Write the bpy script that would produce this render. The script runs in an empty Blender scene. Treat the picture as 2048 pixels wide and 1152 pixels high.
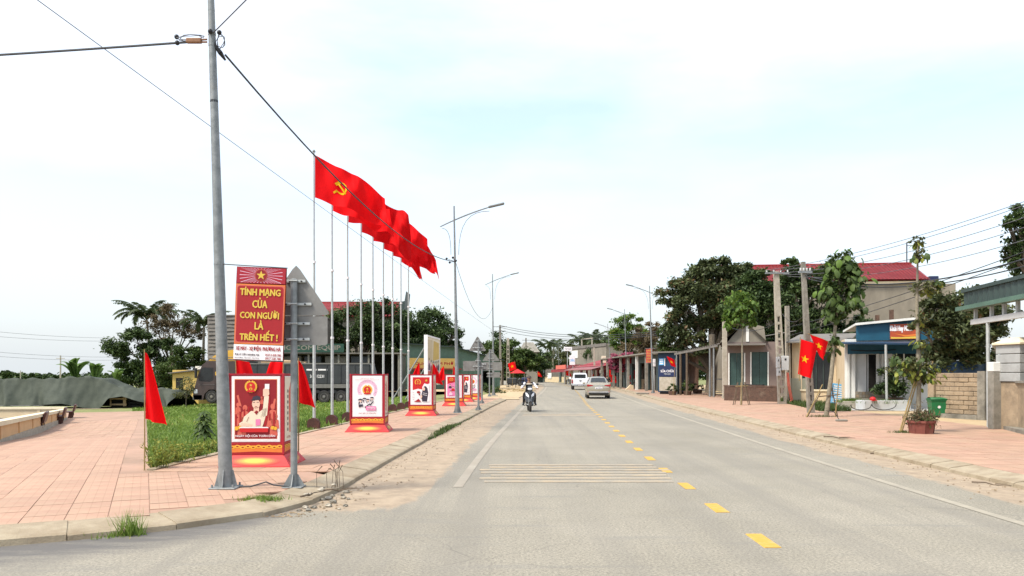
import bpy, math, random
import numpy as np
from mathutils import Vector, Matrix

R = math.radians
random.seed(11)
rng = np.random.default_rng(11)
S = bpy.context.scene
C = S.collection
F, H, U0, V0 = 1600.0, 1.6, 1024.0, 750.0       # focal length in photo pixels, eye height, centre column, horizon row

# ------------------------------------------------------------------ camera, sky, sun, exposure
cam_d = bpy.data.cameras.new('camera')
cam = bpy.data.objects.new('camera', cam_d)
C.objects.link(cam)
cam.location = (0, 0, H)
cam.rotation_euler = (R(90), 0, 0)
cam_d.sensor_width = 36
cam_d.lens = 36 * F / 2048
cam_d.shift_y = (V0 - 576) / 2048
cam_d.clip_start = 0.05
cam_d.clip_end = 3000
S.camera = cam

SUN_EL, SUN_AZ = R(55), R(236)                  # azimuth clockwise from +Y: behind and to the left of the camera
world = bpy.data.worlds.new('World')
S.world = world
world.use_nodes = True
wt = world.node_tree
wt.nodes.clear()
w_out = wt.nodes.new('ShaderNodeOutputWorld')
w_bg = wt.nodes.new('ShaderNodeBackground')
w_bg.inputs['Strength'].default_value = 0.1
w_sky = wt.nodes.new('ShaderNodeTexSky')
w_sky.sky_type = 'NISHITA'
w_sky.sun_disc = False
w_sky.sun_elevation = SUN_EL
w_sky.sun_rotation = SUN_AZ
w_sky.dust_density = 2.0
w_tc = wt.nodes.new('ShaderNodeTexCoord')
w_map = wt.nodes.new('ShaderNodeMapping')
w_map.inputs['Scale'].default_value = (1.0, 1.0, 3.2)
w_map.inputs['Location'].default_value = (3.1, 0.4, 0.2)
w_n = wt.nodes.new('ShaderNodeTexNoise')
w_n.inputs['Scale'].default_value = 2.2
w_n.inputs['Detail'].default_value = 7
w_n.inputs['Roughness'].default_value = 0.5
w_r = wt.nodes.new('ShaderNodeValToRGB')
w_r.color_ramp.elements[0].position = 0.34
w_r.color_ramp.elements[0].color = (0.24, 0.24, 0.24, 1)
w_r.color_ramp.elements[1].position = 0.80
w_r.color_ramp.elements[1].color = (1, 1, 1, 1)
w_mix = wt.nodes.new('ShaderNodeMixRGB')
L = wt.links.new
L(w_tc.outputs['Generated'], w_map.inputs['Vector'])
L(w_map.outputs['Vector'], w_n.inputs['Vector'])
L(w_n.outputs['Fac'], w_r.inputs['Fac'])
w_sep = wt.nodes.new('ShaderNodeSeparateXYZ')       # an overcast sky is brighter overhead than at the horizon
w_el = wt.nodes.new('ShaderNodeValToRGB')
for p_, c_ in ((0.0, (0.455, 0.485, 0.505)), (0.12, (0.505, 0.53, 0.545)), (0.30, (0.62, 0.64, 0.65)), (0.55, (0.98, 1.0, 1.0))):
    e_ = w_el.color_ramp.elements[0] if p_ == 0 else w_el.color_ramp.elements[1] if p_ == 0.55 else w_el.color_ramp.elements.new(p_)
    e_.position, e_.color = p_, (*c_, 1)
w_sc = wt.nodes.new('ShaderNodeMixRGB')
w_sc.blend_type = 'MULTIPLY'
w_sc.inputs['Fac'].default_value = 1
w_sc.inputs['Color2'].default_value = (5, 5, 5, 1)
w_hz = wt.nodes.new('ShaderNodeMapRange')
w_hz.inputs['From Min'].default_value, w_hz.inputs['From Max'].default_value = 0.0, 0.38
w_hz.inputs['To Min'].default_value, w_hz.inputs['To Max'].default_value = 1.0, 0.0
w_mx = wt.nodes.new('ShaderNodeMath')
w_mx.operation = 'MAXIMUM'
L(w_tc.outputs['Generated'], w_sep.inputs['Vector'])
L(w_sep.outputs['Z'], w_el.inputs['Fac'])
L(w_sep.outputs['Z'], w_hz.inputs['Value'])
L(w_el.outputs['Color'], w_sc.inputs['Color1'])
L(w_sc.outputs['Color'], w_mix.inputs['Color2'])
L(w_r.outputs['Color'], w_mx.inputs[0])
L(w_hz.outputs['Result'], w_mx.inputs[1])
L(w_mx.outputs['Value'], w_mix.inputs['Fac'])
L(w_sky.outputs['Color'], w_mix.inputs['Color1'])
L(w_mix.outputs['Color'], w_bg.inputs['Color'])
L(w_bg.outputs['Background'], w_out.inputs['Surface'])

sun_d = bpy.data.lights.new('sun', 'SUN')
sun_d.energy = 1.5
sun_d.angle = R(11)
sun_d.color = (1.0, 0.93, 0.82)
sun = bpy.data.objects.new('sun', sun_d)
C.objects.link(sun)
sd = Vector((math.sin(SUN_AZ) * math.cos(SUN_EL), math.cos(SUN_AZ) * math.cos(SUN_EL), math.sin(SUN_EL)))
sun.rotation_euler = (-sd).to_track_quat('-Z', 'Y').to_euler()
S.view_settings.view_transform = 'Standard'
S.view_settings.look = 'None'
S.view_settings.gamma = 1
S.view_settings.use_curve_mapping = False
S.view_settings.exposure = 1.8

# ------------------------------------------------------------------ materials
def srgb(r, g, b):
    f = lambda c: (c / 255 / 12.92) if c / 255 <= 0.04045 else ((c / 255 + 0.055) / 1.055) ** 2.4
    return (f(r), f(g), f(b))

def mat(name, c1, c2=None, scale=4, rough=0.8, metal=0.0, bump=0.0, bscale=60, detail=6, spec=0.4, dirt=None,
        dscale=1.3, dlo=0.52, dhi=0.72, stretch=None, trans=0.0, vary=0.0):
    m = bpy.data.materials.new(name)
    m.use_nodes = True
    nt = m.node_tree
    b = nt.nodes['Principled BSDF']
    b.inputs['Roughness'].default_value = rough
    b.inputs['Metallic'].default_value = metal
    b.inputs['Specular IOR Level'].default_value = spec
    lk = nt.links.new
    tc = nt.nodes.new('ShaderNodeTexCoord')
    vec = tc.outputs['Object']
    if stretch:
        mp = nt.nodes.new('ShaderNodeMapping')
        mp.inputs['Scale'].default_value = stretch
        lk(vec, mp.inputs['Vector'])
        vec = mp.outputs['Vector']
    col = None
    if c2 is None:
        c2 = tuple(min(1, x * 0.82) for x in c1)
    n = nt.nodes.new('ShaderNodeTexNoise')
    n.inputs['Scale'].default_value = scale
    n.inputs['Detail'].default_value = detail
    n.inputs['Roughness'].default_value = 0.62
    lk(vec, n.inputs['Vector'])
    r = nt.nodes.new('ShaderNodeValToRGB')
    r.color_ramp.elements[0].position = 0.34
    r.color_ramp.elements[0].color = (*c2, 1)
    r.color_ramp.elements[1].position = 0.64
    r.color_ramp.elements[1].color = (*c1, 1)
    lk(n.outputs['Fac'], r.inputs['Fac'])
    col = r.outputs['Color']
    if dirt:
        n2 = nt.nodes.new('ShaderNodeTexNoise')
        n2.inputs['Scale'].default_value = dscale
        n2.inputs['Detail'].default_value = 9
        n2.inputs['Roughness'].default_value = 0.7
        lk(vec, n2.inputs['Vector'])
        r2 = nt.nodes.new('ShaderNodeValToRGB')
        r2.color_ramp.elements[0].position = dlo
        r2.color_ramp.elements[1].position = dhi
        mx = nt.nodes.new('ShaderNodeMixRGB')
        mx.inputs['Color2'].default_value = (*dirt, 1)
        lk(n2.outputs['Fac'], r2.inputs['Fac'])
        lk(r2.outputs['Color'], mx.inputs['Fac'])
        lk(col, mx.inputs['Color1'])
        col = mx.outputs['Color']
    if vary:
        oi = nt.nodes.new('ShaderNodeObjectInfo')
        at = nt.nodes.new('ShaderNodeAttribute')
        at.attribute_name = 'var'
        ad = nt.nodes.new('ShaderNodeMath')
        lk(oi.outputs['Random'], ad.inputs[0])
        lk(at.outputs['Fac'], ad.inputs[1])
        fr = nt.nodes.new('ShaderNodeMath')
        fr.operation = 'FRACT'
        lk(ad.outputs[0], fr.inputs[0])
        rv = nt.nodes.new('ShaderNodeValToRGB')
        rv.color_ramp.elements[0].color = (1 - vary, 1 - vary * 0.9, 1 - vary * 0.8, 1)
        rv.color_ramp.elements[1].color = (1 + vary * 0.5, 1 + vary * 0.5, 1 + vary * 0.5, 1)
        lk(fr.outputs[0], rv.inputs['Fac'])
        mv = nt.nodes.new('ShaderNodeMixRGB')
        mv.blend_type = 'MULTIPLY'
        mv.inputs['Fac'].default_value = 1
        lk(col, mv.inputs['Color1'])
        lk(rv.outputs['Color'], mv.inputs['Color2'])
        col = mv.outputs['Color']
    lk(col, b.inputs['Base Color'])
    if bump:
        n3 = nt.nodes.new('ShaderNodeTexNoise')
        n3.inputs['Scale'].default_value = bscale
        n3.inputs['Detail'].default_value = 4
        lk(vec, n3.inputs['Vector'])
        bp = nt.nodes.new('ShaderNodeBump')
        bp.inputs['Strength'].default_value = bump
        bp.inputs['Distance'].default_value = 0.02
        lk(n3.outputs['Fac'], bp.inputs['Height'])
        lk(bp.outputs['Normal'], b.inputs['Normal'])
    if trans:
        out = nt.nodes['Material Output']
        t = nt.nodes.new('ShaderNodeBsdfTranslucent')
        lk(col, t.inputs['Color'])
        ms = nt.nodes.new('ShaderNodeMixShader')
        ms.inputs['Fac'].default_value = trans
        lk(b.outputs['BSDF'], ms.inputs[1])
        lk(t.outputs['BSDF'], ms.inputs[2])
        lk(ms.outputs['Shader'], out.inputs['Surface'])
    return m

def leafmat(name, dark, light, trans=0.3, warm=None):
    """foliage: colour varies leaf by leaf through the 'var' attribute"""
    m = bpy.data.materials.new(name)
    m.use_nodes = True
    nt = m.node_tree
    lk = nt.links.new
    b = nt.nodes['Principled BSDF']
    b.inputs['Roughness'].default_value = 0.55
    b.inputs['Specular IOR Level'].default_value = 0.3
    a = nt.nodes.new('ShaderNodeAttribute')
    a.attribute_name = 'var'
    r = nt.nodes.new('ShaderNodeValToRGB')
    r.color_ramp.elements[0].color = (*dark, 1)
    r.color_ramp.elements[1].color = (*light, 1)
    if warm:
        e = r.color_ramp.elements.new(0.93)
        e.color = (*light, 1)
        r.color_ramp.elements[2].color = (*warm, 1)
    lk(a.outputs['Fac'], r.inputs['Fac'])
    lk(r.outputs['Color'], b.inputs['Base Color'])
    t = nt.nodes.new('ShaderNodeBsdfTranslucent')
    lk(r.outputs['Color'], t.inputs['Color'])
    ms = nt.nodes.new('ShaderNodeMixShader')
    ms.inputs['Fac'].default_value = trans
    lk(b.outputs['BSDF'], ms.inputs[1])
    lk(t.outputs['BSDF'], ms.inputs[2])
    lk(ms.outputs['Shader'], nt.nodes['Material Output'].inputs['Surface'])
    return m

def glassmat(name, c, rough=0.2):
    m = mat(name, c, tuple(x * 0.7 for x in c), 2, rough=rough, spec=0.4)
    return m

M = {}
M['galv'] = mat('galvanised_steel', (0.25, 0.265, 0.265), (0.16, 0.175, 0.175), 9, rough=0.55, metal=0.25, dirt=(0.2, 0.19, 0.16), dlo=0.58, dhi=0.85, dscale=3)
M['galv_light'] = mat('pale_steel', (0.45, 0.47, 0.46), (0.36, 0.38, 0.37), 9, rough=0.5, metal=0.2)
M['sign_back'] = mat('bare_sign_back', (0.23, 0.225, 0.21), (0.16, 0.155, 0.145), 3, rough=0.6, metal=0.3, dirt=(0.32, 0.32, 0.30), dlo=0.55, dhi=0.8)
M['concrete'] = mat('concrete', (0.40, 0.36, 0.29), (0.29, 0.26, 0.20), 5, bump=0.3, dirt=(0.16, 0.14, 0.10), dlo=0.56, dhi=0.8)
M['concrete_dark'] = mat('weathered_concrete', (0.26, 0.24, 0.20), (0.16, 0.15, 0.12), 4, bump=0.3, dirt=(0.09, 0.085, 0.07), dlo=0.5, dhi=0.75)
M['kerb'] = mat('kerb_concrete', (0.35, 0.295, 0.205), (0.27, 0.22, 0.15), 3.5, bump=0.4, dirt=(0.20, 0.15, 0.09), dscale=1.6, dlo=0.44, dhi=0.70)
M['tile'] = mat('pink_paving_tile', (0.42, 0.262, 0.185), (0.35, 0.212, 0.146), 1.6, bump=0.15, bscale=90, dirt=(0.36, 0.25, 0.165), dscale=0.6, dlo=0.42, dhi=0.72, vary=0.09)
M['tile_base'] = mat('pink_paving_bed', (0.375, 0.236, 0.167), (0.31, 0.193, 0.135), 1.1, bump=0.1, dirt=(0.22, 0.15, 0.10), dscale=0.6, dlo=0.44, dhi=0.72)
M['plaza_far'] = mat('pink_paving_far', (0.52, 0.28, 0.19), (0.46, 0.24, 0.165), 0.7, dirt=(0.50, 0.36, 0.24), dscale=0.35, dlo=0.5, dhi=0.75)
M['earth'] = mat('earth', (0.20, 0.20, 0.07), (0.11, 0.14, 0.03), 0.9, detail=9, bump=0.4, bscale=9, dirt=(0.28, 0.23, 0.12), dscale=0.5, dlo=0.55, dhi=0.75)
M['sand'] = mat('dry_sand', (0.47, 0.36, 0.21), (0.38, 0.28, 0.16), 2.5, bump=0.4, bscale=14, dirt=(0.25, 0.18, 0.10), dscale=3, dlo=0.55, dhi=0.8)
M['gravel'] = mat('dark_rubble', (0.16, 0.14, 0.12), (0.06, 0.055, 0.05), 6, bump=0.9, bscale=12)
M['yellow_paint'] = mat('yellow_road_paint', (0.50, 0.30, 0.045), (0.44, 0.26, 0.04), 9, dirt=(0.36, 0.30, 0.18), dscale=9, dlo=0.5, dhi=0.8)
M['white_paint'] = mat('worn_white_road_paint', (0.36, 0.325, 0.25), (0.31, 0.28, 0.217), 5, dirt=(0.265, 0.24, 0.19), dscale=2.4, dlo=0.34, dhi=0.6)
M['faded_paint'] = mat('almost_gone_road_paint', (0.34, 0.31, 0.25), (0.30, 0.272, 0.22), 5, dirt=(0.265, 0.235, 0.185), dscale=1.4, dlo=0.30, dhi=0.55)
M['rumble'] = mat('worn_rumble_paint', (0.40, 0.32, 0.21), (0.36, 0.27, 0.17), 3, dirt=(0.26, 0.235, 0.19), dscale=2.6, dlo=0.36, dhi=0.6)
M['red_cloth'] = mat('red_flag_cloth', (0.78, 0.007, 0.010), (0.68, 0.006, 0.009), 3, rough=0.75, spec=0.1, trans=0.35, vary=0.26)
M['yellow_cloth'] = mat('yellow_flag_print', (0.62, 0.38, 0.01), (0.58, 0.34, 0.01), 3, rough=0.8, spec=0.1)
M['bamboo'] = mat('bamboo', (0.30, 0.22, 0.09), (0.20, 0.14, 0.06), 12)
M['black'] = mat('black_plastic', (0.015, 0.015, 0.017), (0.01, 0.01, 0.011), 5, rough=0.5)
M['cable'] = mat('black_cable', (0.03, 0.035, 0.04), (0.02, 0.022, 0.025), 5, rough=0.6)
M['wire'] = mat('grey_wire', (0.12, 0.12, 0.13), (0.09, 0.09, 0.1), 5, rough=0.6)
M['rubber'] = mat('tyre_rubber', (0.028, 0.027, 0.026), (0.018, 0.018, 0.018), 8, rough=0.85, dirt=(0.10, 0.085, 0.07), dlo=0.5, dhi=0.8)
M['white'] = mat('white_print', (0.76, 0.73, 0.73), (0.72, 0.69, 0.69), 2, rough=0.6)
M['cream_print'] = mat('cream_print', (0.72, 0.64, 0.50), (0.68, 0.59, 0.45), 2, rough=0.6)
M['red_print'] = mat('red_print', (0.32, 0.007, 0.012), (0.29, 0.006, 0.010), 2, rough=0.6)
M['bright_red'] = mat('bright_red_print', (0.52, 0.012, 0.014), (0.47, 0.010, 0.012), 2, rough=0.55)
M['dark_red'] = mat('dark_red_print', (0.24, 0.006, 0.012), (0.20, 0.005, 0.010), 2, rough=0.6)
M['crimson'] = mat('crimson_print', (0.33, 0.009, 0.022), (0.29, 0.008, 0.019), 2, rough=0.6)
M['salmon'] = mat('salmon_print', (0.58, 0.13, 0.085), (0.5, 0.09, 0.06), 6, rough=0.6)
M['orange_print'] = mat('orange_print', (0.68, 0.20, 0.03), (0.62, 0.16, 0.03), 4, rough=0.6)
M['yellow_print'] = mat('yellow_print', (0.62, 0.44, 0.06), (0.58, 0.40, 0.05), 3, rough=0.6)
M['gold'] = mat('gold_print', (0.72, 0.40, 0.03), (0.66, 0.34, 0.03), 3, rough=0.6)
M['pink_print'] = mat('pink_print', (0.68, 0.20, 0.38), (0.62, 0.17, 0.34), 3, rough=0.6)
M['pale_pink'] = mat('pale_pink_print', (0.72, 0.46, 0.58), (0.68, 0.42, 0.55), 3, rough=0.6)
M['ink'] = mat('dark_ink', (0.035, 0.03, 0.05), (0.03, 0.025, 0.04), 3, rough=0.6)
M['skin_print'] = mat('skin_print', (0.74, 0.50, 0.38), (0.70, 0.46, 0.34), 3, rough=0.6)
M['rust_print'] = mat('maroon_stump', (0.085, 0.03, 0.022), (0.05, 0.02, 0.015), 6, bump=0.3)
M['cream_wall'] = mat('cream_wall', (0.58, 0.47, 0.31), (0.52, 0.41, 0.26), 1.4, dirt=(0.38, 0.30, 0.19), dlo=0.55, dhi=0.85)
M['yellow_wall'] = mat('yellow_wall', (0.60, 0.42, 0.12), (0.53, 0.36, 0.10), 1.1, dirt=(0.30, 0.22, 0.09), dlo=0.56, dhi=0.85)
M['peach_wall'] = mat('peach_wall', (0.62, 0.40, 0.20), (0.55, 0.34, 0.17), 1.2, dirt=(0.36, 0.25, 0.13), dlo=0.56, dhi=0.85)
M['coping'] = mat('pale_coping', (0.70, 0.62, 0.44), (0.62, 0.54, 0.38), 2, dirt=(0.40, 0.34, 0.22), dlo=0.6, dhi=0.9)
M['bench'] = mat('red_granite_bench', (0.085, 0.030, 0.022), (0.05, 0.02, 0.015), 14, rough=0.45)
M['tarp'] = mat('green_grey_tarpaulin', (0.066, 0.076, 0.060), (0.045, 0.054, 0.043), 1.2, rough=0.75, spec=0.15, bump=0.5, bscale=5, dirt=(0.075, 0.085, 0.066), dscale=0.8, dlo=0.5, dhi=0.8)
M['timber'] = mat('raw_timber', (0.42, 0.30, 0.17), (0.30, 0.2, 0.11), 7, stretch=(1, 8, 8))
M['bark'] = mat('bark', (0.15, 0.12, 0.085), (0.08, 0.065, 0.045), 9, bump=0.7, bscale=22, dirt=(0.22, 0.20, 0.15), dlo=0.6, dhi=0.8)
M['palebark'] = mat('pale_bark', (0.25, 0.22, 0.16), (0.15, 0.13, 0.09), 9, bump=0.5, bscale=22)
M['roof_red'] = mat('red_roof_sheet', (0.25, 0.024, 0.026), (0.20, 0.018, 0.020), 1.0, rough=0.5, dirt=(0.27, 0.06, 0.055), dscale=1.5, dlo=0.56, dhi=0.8)
M['grey_render'] = mat('unpainted_render', (0.24, 0.215, 0.17), (0.18, 0.16, 0.125), 0.9, bump=0.2, dirt=(0.11, 0.10, 0.08), dscale=0.7, dlo=0.52, dhi=0.8, stretch=(1, 1, 0.45))
M['grey_slab'] = mat('grey_wall_sheet', (0.17, 0.155, 0.135), (0.125, 0.115, 0.10), 1.5, dirt=(0.08, 0.075, 0.065), dlo=0.52, dhi=0.8)
M['door_green'] = mat('dark_green_door', (0.030, 0.065, 0.058), (0.022, 0.05, 0.045), 3, rough=0.5)
M['pink_wall'] = mat('tree_shaded_pink_wall', (0.19, 0.145, 0.128), (0.14, 0.105, 0.092), 1.3, dirt=(0.10, 0.08, 0.065), dlo=0.5, dhi=0.8)  # wall colour darkened to carry the shade of the overhanging trees
M['blue_wall'] = mat('blue_fascia', (0.010, 0.085, 0.14), (0.008, 0.068, 0.115), 1.5, rough=0.5)
M['blue_dark'] = mat('dark_blue_sheet', (0.012, 0.04, 0.085), (0.010, 0.032, 0.07), 1.5, rough=0.5)
M['navy'] = mat('navy_sign', (0.012, 0.022, 0.075), (0.01, 0.018, 0.06), 2, rough=0.5)
M['sky_blue'] = mat('light_blue_print', (0.16, 0.44, 0.72), (0.13, 0.38, 0.66), 6, rough=0.5)
M['white_wall'] = mat('white_wall', (0.66, 0.66, 0.62), (0.58, 0.58, 0.54), 1.5, dirt=(0.38, 0.36, 0.30), dlo=0.58, dhi=0.9)
M['grey_cabinet'] = mat('grey_green_cabinet', (0.27, 0.28, 0.22), (0.24, 0.25, 0.2), 2, rough=0.5)
M['box_grey'] = mat('pale_grey_box', (0.50, 0.51, 0.50), (0.44, 0.45, 0.44), 3, rough=0.5)
M['block'] = mat('cement_block', (0.34, 0.26, 0.17), (0.23, 0.175, 0.115), 3, bump=0.5, bscale=25, dirt=(0.13, 0.10, 0.07), dscale=1.8, dlo=0.52, dhi=0.8)
M['brick_dark'] = mat('sooty_brick', (0.115, 0.065, 0.045), (0.07, 0.042, 0.03), 5, bump=0.5, dirt=(0.19, 0.15, 0.11), dlo=0.55, dhi=0.8)
M['mortar'] = mat('mortar', (0.20, 0.17, 0.13), (0.14, 0.12, 0.09), 6)
M['terracotta'] = mat('terracotta_pot', (0.20, 0.062, 0.045), (0.15, 0.045, 0.034), 4, bump=0.2, dirt=(0.26, 0.16, 0.12), dlo=0.58, dhi=0.85)
M['bin_green'] = mat('green_bin_plastic', (0.012, 0.16, 0.055), (0.01, 0.13, 0.045), 2, rough=0.4)
M['green_sheet'] = mat('green_metal_sheet', (0.085, 0.155, 0.115), (0.065, 0.12, 0.09), 1.5, rough=0.5, dirt=(0.07, 0.08, 0.06), dlo=0.55, dhi=0.8)
M['dark_green_sheet'] = mat('dark_green_sheet', (0.040, 0.062, 0.055), (0.028, 0.045, 0.040), 1.5, rough=0.5)
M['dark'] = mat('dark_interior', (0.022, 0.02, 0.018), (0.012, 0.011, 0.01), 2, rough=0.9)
M['glass_dark'] = glassmat('dark_glass', (0.02, 0.024, 0.026))
M['truck_brown'] = mat('brown_cab_paint', (0.050, 0.032, 0.028), (0.040, 0.026, 0.023), 2, rough=0.3, spec=0.6)
M['truck_bed'] = mat('black_bed_paint', (0.038, 0.041, 0.044), (0.028, 0.031, 0.034), 2, rough=0.4, dirt=(0.06, 0.06, 0.055), dlo=0.55, dhi=0.85)
M['truck_grey'] = mat('grey_side_rail', (0.16, 0.155, 0.145), (0.12, 0.115, 0.105), 3, rough=0.6)
M['cab_yellow'] = mat('yellow_cab_paint', (0.62, 0.36, 0.05), (0.56, 0.32, 0.045), 2, rough=0.35)
M['beige_car'] = mat('champagne_car_paint', (0.40, 0.36, 0.28), (0.38, 0.34, 0.265), 2, rough=0.22, metal=0.5, spec=0.6)
M['white_car'] = mat('white_car_paint', (0.74, 0.75, 0.77), (0.71, 0.72, 0.74), 2, rough=0.2, spec=0.6)
M['chrome'] = mat('chrome', (0.6, 0.6, 0.6), (0.55, 0.55, 0.55), 2, rough=0.2, metal=0.9)
M['tail_red'] = mat('tail_lamp_red', (0.36, 0.012, 0.014), (0.28, 0.01, 0.011), 8, rough=0.2, spec=0.6)
M['lamp_glass'] = mat('lamp_lens', (0.70, 0.72, 0.75), (0.6, 0.62, 0.66), 4, rough=0.15, spec=0.6)
M['rim'] = mat('wheel_rim', (0.28, 0.28, 0.28), (0.2, 0.2, 0.2), 4, rough=0.35, metal=0.5)
M['scooter'] = mat('grey_black_scooter', (0.035, 0.04, 0.045), (0.03, 0.034, 0.038), 3, rough=0.25, spec=0.6)
M['skin'] = mat('skin', (0.34, 0.19, 0.12), (0.30, 0.165, 0.10), 6, rough=0.6)
M['hair'] = mat('black_hair', (0.012, 0.010, 0.009), (0.008, 0.007, 0.006), 6, rough=0.5)
M['black_cloth'] = mat('black_cloth', (0.014, 0.013, 0.014), (0.010, 0.009, 0.010), 6, rough=0.85)
M['white_cloth'] = mat('white_cloth', (0.70, 0.70, 0.72), (0.62, 0.62, 0.64), 6, rough=0.85)
M['cap'] = mat('brown_cap', (0.06, 0.045, 0.04), (0.045, 0.034, 0.03), 6, rough=0.7)
M['lf_dark'] = leafmat('dark_leaves', (0.018, 0.036, 0.012), (0.085, 0.132, 0.038), 0.22)
M['lf_mango'] = leafmat('mango_leaves', (0.030, 0.042, 0.016), (0.115, 0.142, 0.055), 0.22, warm=(0.16, 0.10, 0.045))
M['lf_mid'] = leafmat('mid_green_leaves', (0.022, 0.046, 0.010), (0.085, 0.13, 0.032), 0.3)
M['lf_light'] = leafmat('fresh_leaves', (0.042, 0.09, 0.013), (0.13, 0.215, 0.034), 0.35, warm=(0.26, 0.27, 0.05))
M['lf_yellow'] = leafmat('yellow_green_leaves', (0.12, 0.16, 0.025), (0.34, 0.36, 0.07), 0.35)
M['lf_palm'] = leafmat('palm_leaves', (0.030, 0.048, 0.018), (0.095, 0.13, 0.05), 0.25)
M['lf_banana'] = leafmat('banana_leaves', (0.05, 0.10, 0.022), (0.14, 0.23, 0.055), 0.35)
M['lf_brown'] = leafmat('dry_brown_leaves', (0.07, 0.052, 0.028), (0.19, 0.145, 0.075), 0.25)
M['lf_grass'] = leafmat('grass_blades', (0.085, 0.15, 0.022), (0.22, 0.31, 0.06), 0.35, warm=(0.40, 0.35, 0.11))
M['lf_pink'] = leafmat('pink_blossom', (0.24, 0.04, 0.09), (0.42, 0.11, 0.17), 0.3)
M['lf_olive'] = leafmat('olive_leaves', (0.045, 0.055, 0.02), (0.15, 0.16, 0.06), 0.28)

# ------------------------------------------------------------------ mesh helpers
class MB:
    """collects shapes, then links them as ONE mesh object"""
    def __init__(s):
        s.v, s.f, s.m, s.mi = [], [], [], 0
    def add(s, vs, fs, mi=None):
        o = len(s.v)
        s.v += [tuple(p) for p in vs]
        s.f += [tuple(i + o for i in f) for f in fs]
        s.m += [s.mi if mi is None else mi] * len(fs)
        return s
    def box(s, x0, x1, y0, y1, z0, z1, mi=None, T=None):
        vs = [Vector(p) for p in ((x0, y0, z0), (x1, y0, z0), (x1, y1, z0), (x0, y1, z0), (x0, y0, z1), (x1, y0, z1), (x1, y1, z1), (x0, y1, z1))]
        if T is not None:
            vs = [T @ p for p in vs]
        return s.add(vs, [(0, 3, 2, 1), (4, 5, 6, 7), (0, 1, 5, 4), (1, 2, 6, 5), (2, 3, 7, 6), (3, 0, 4, 7)], mi)
    def bevbox(s, x0, x1, y0, y1, z0, z1, b=0.02, mi=None, T=None):
        vs, fs = [], []
        for z, i in ((z0, b), (z0 + b, 0), (z1 - b, 0), (z1, b)):
            for (x, y) in ((x0 + i, y0 + b), (x0 + b, y0 + i), (x1 - b, y0 + i), (x1 - i, y0 + b), (x1 - i, y1 - b), (x1 - b, y1 - i), (x0 + b, y1 - i), (x0 + i, y1 - b)):
                vs.append(Vector((x, y, z)))
        for k in range(3):
            for j in range(8):
                a, c = k * 8 + j, k * 8 + (j + 1) % 8
                fs.append((a, c, c + 8, a + 8))
        fs.append(tuple(range(7, -1, -1)))
        fs.append(tuple(range(24, 32)))
        if T is not None:
            vs = [T @ p for p in vs]
        return s.add(vs, fs, mi)
    def tube(s, pts, rad, n=8, mi=None, cap=True):
        pts = [Vector(p) for p in pts]
        if not hasattr(rad, '__len__'):
            rad = [rad] * len(pts)
        vs, fs = [], []
        side = None
        for i, p in enumerate(pts):
            t = (pts[min(i + 1, len(pts) - 1)] - pts[max(i - 1, 0)])
            t = t.normalized() if t.length > 1e-9 else Vector((0, 0, 1))
            if side is None:
                side = t.cross(Vector((0.13, 0.97, 0.21)) if abs(t.y) < 0.9 else Vector((1, 0, 0))).normalized()
            else:
                side = (side - t * side.dot(t))
                side = side.normalized() if side.length > 1e-6 else t.orthogonal().normalized()
            b = t.cross(side)
            for k in range(n):
                a = 2 * math.pi * k / n
                vs.append(p + (side * math.cos(a) + b * math.sin(a)) * rad[i])
        for i in range(len(pts) - 1):
            for k in range(n):
                a, c = i * n + k, i * n + (k + 1) % n
                fs.append((a, c, c + n, a + n))
        if cap:
            fs.append(tuple(range(n - 1, -1, -1)))
            fs.append(tuple((len(pts) - 1) * n + k for k in range(n)))
        return s.add(vs, fs, mi)
    def lathe(s, prof, n=16, c=(0, 0, 0), axis='z', mi=None, ph=0.0):
        vs, fs = [], []
        for (r, h) in prof:
            for k in range(n):
                a = 2 * math.pi * k / n + ph
                p = (r * math.cos(a), r * math.sin(a), h)
                if axis == 'x':
                    p = (h, r * math.cos(a), r * math.sin(a))
                elif axis == 'y':
                    p = (r * math.cos(a), h, r * math.sin(a))
                vs.append((p[0] + c[0], p[1] + c[1], p[2] + c[2]))
        for i in range(len(prof) - 1):
            for k in range(n):
                a, d = i * n + k, i * n + (k + 1) % n
                fs.append((a, d, d + n, a + n))
        fs.append(tuple(range(n - 1, -1, -1)))
        fs.append(tuple((len(prof) - 1) * n + k for k in range(n)))
        return s.add(vs, fs, mi)
    def prism(s, poly, y0, y1, mi=None, T=None):
        """outline in x, z extruded along y"""
        n = len(poly)
        vs = [Vector((p[0], y0, p[1])) for p in poly] + [Vector((p[0], y1, p[1])) for p in poly]
        if T is not None:
            vs = [T @ p for p in vs]
        fs = [tuple(range(n)), tuple(range(2 * n - 1, n - 1, -1))] + [(i, i + n, (i + 1) % n + n, (i + 1) % n) for i in range(n)]
        return s.add(vs, fs, mi)
    def poly(s, pts, mi=None):
        return s.add(pts, [tuple(range(len(pts)))], mi)
    def grid(s, fn, nu, nv, mi=None):
        vs = [fn(i / nu, j / nv) for j in range(nv + 1) for i in range(nu + 1)]
        fs = [(j * (nu + 1) + i, j * (nu + 1) + i + 1, (j + 1) * (nu + 1) + i + 1, (j + 1) * (nu + 1) + i) for j in range(nv) for i in range(nu)]
        return s.add(vs, fs, mi)
    def ball(s, c, r, n=10, m=6, mi=None):
        rx, ry, rz = r if hasattr(r, '__len__') else (r, r, r)
        return s.grid(lambda a, b: (c[0] + rx * math.sin(b * math.pi) * math.cos(a * 2 * math.pi), c[1] + ry * math.sin(b * math.pi) * math.sin(a * 2 * math.pi), c[2] - rz * math.cos(b * math.pi)), n, m, mi)
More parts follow.
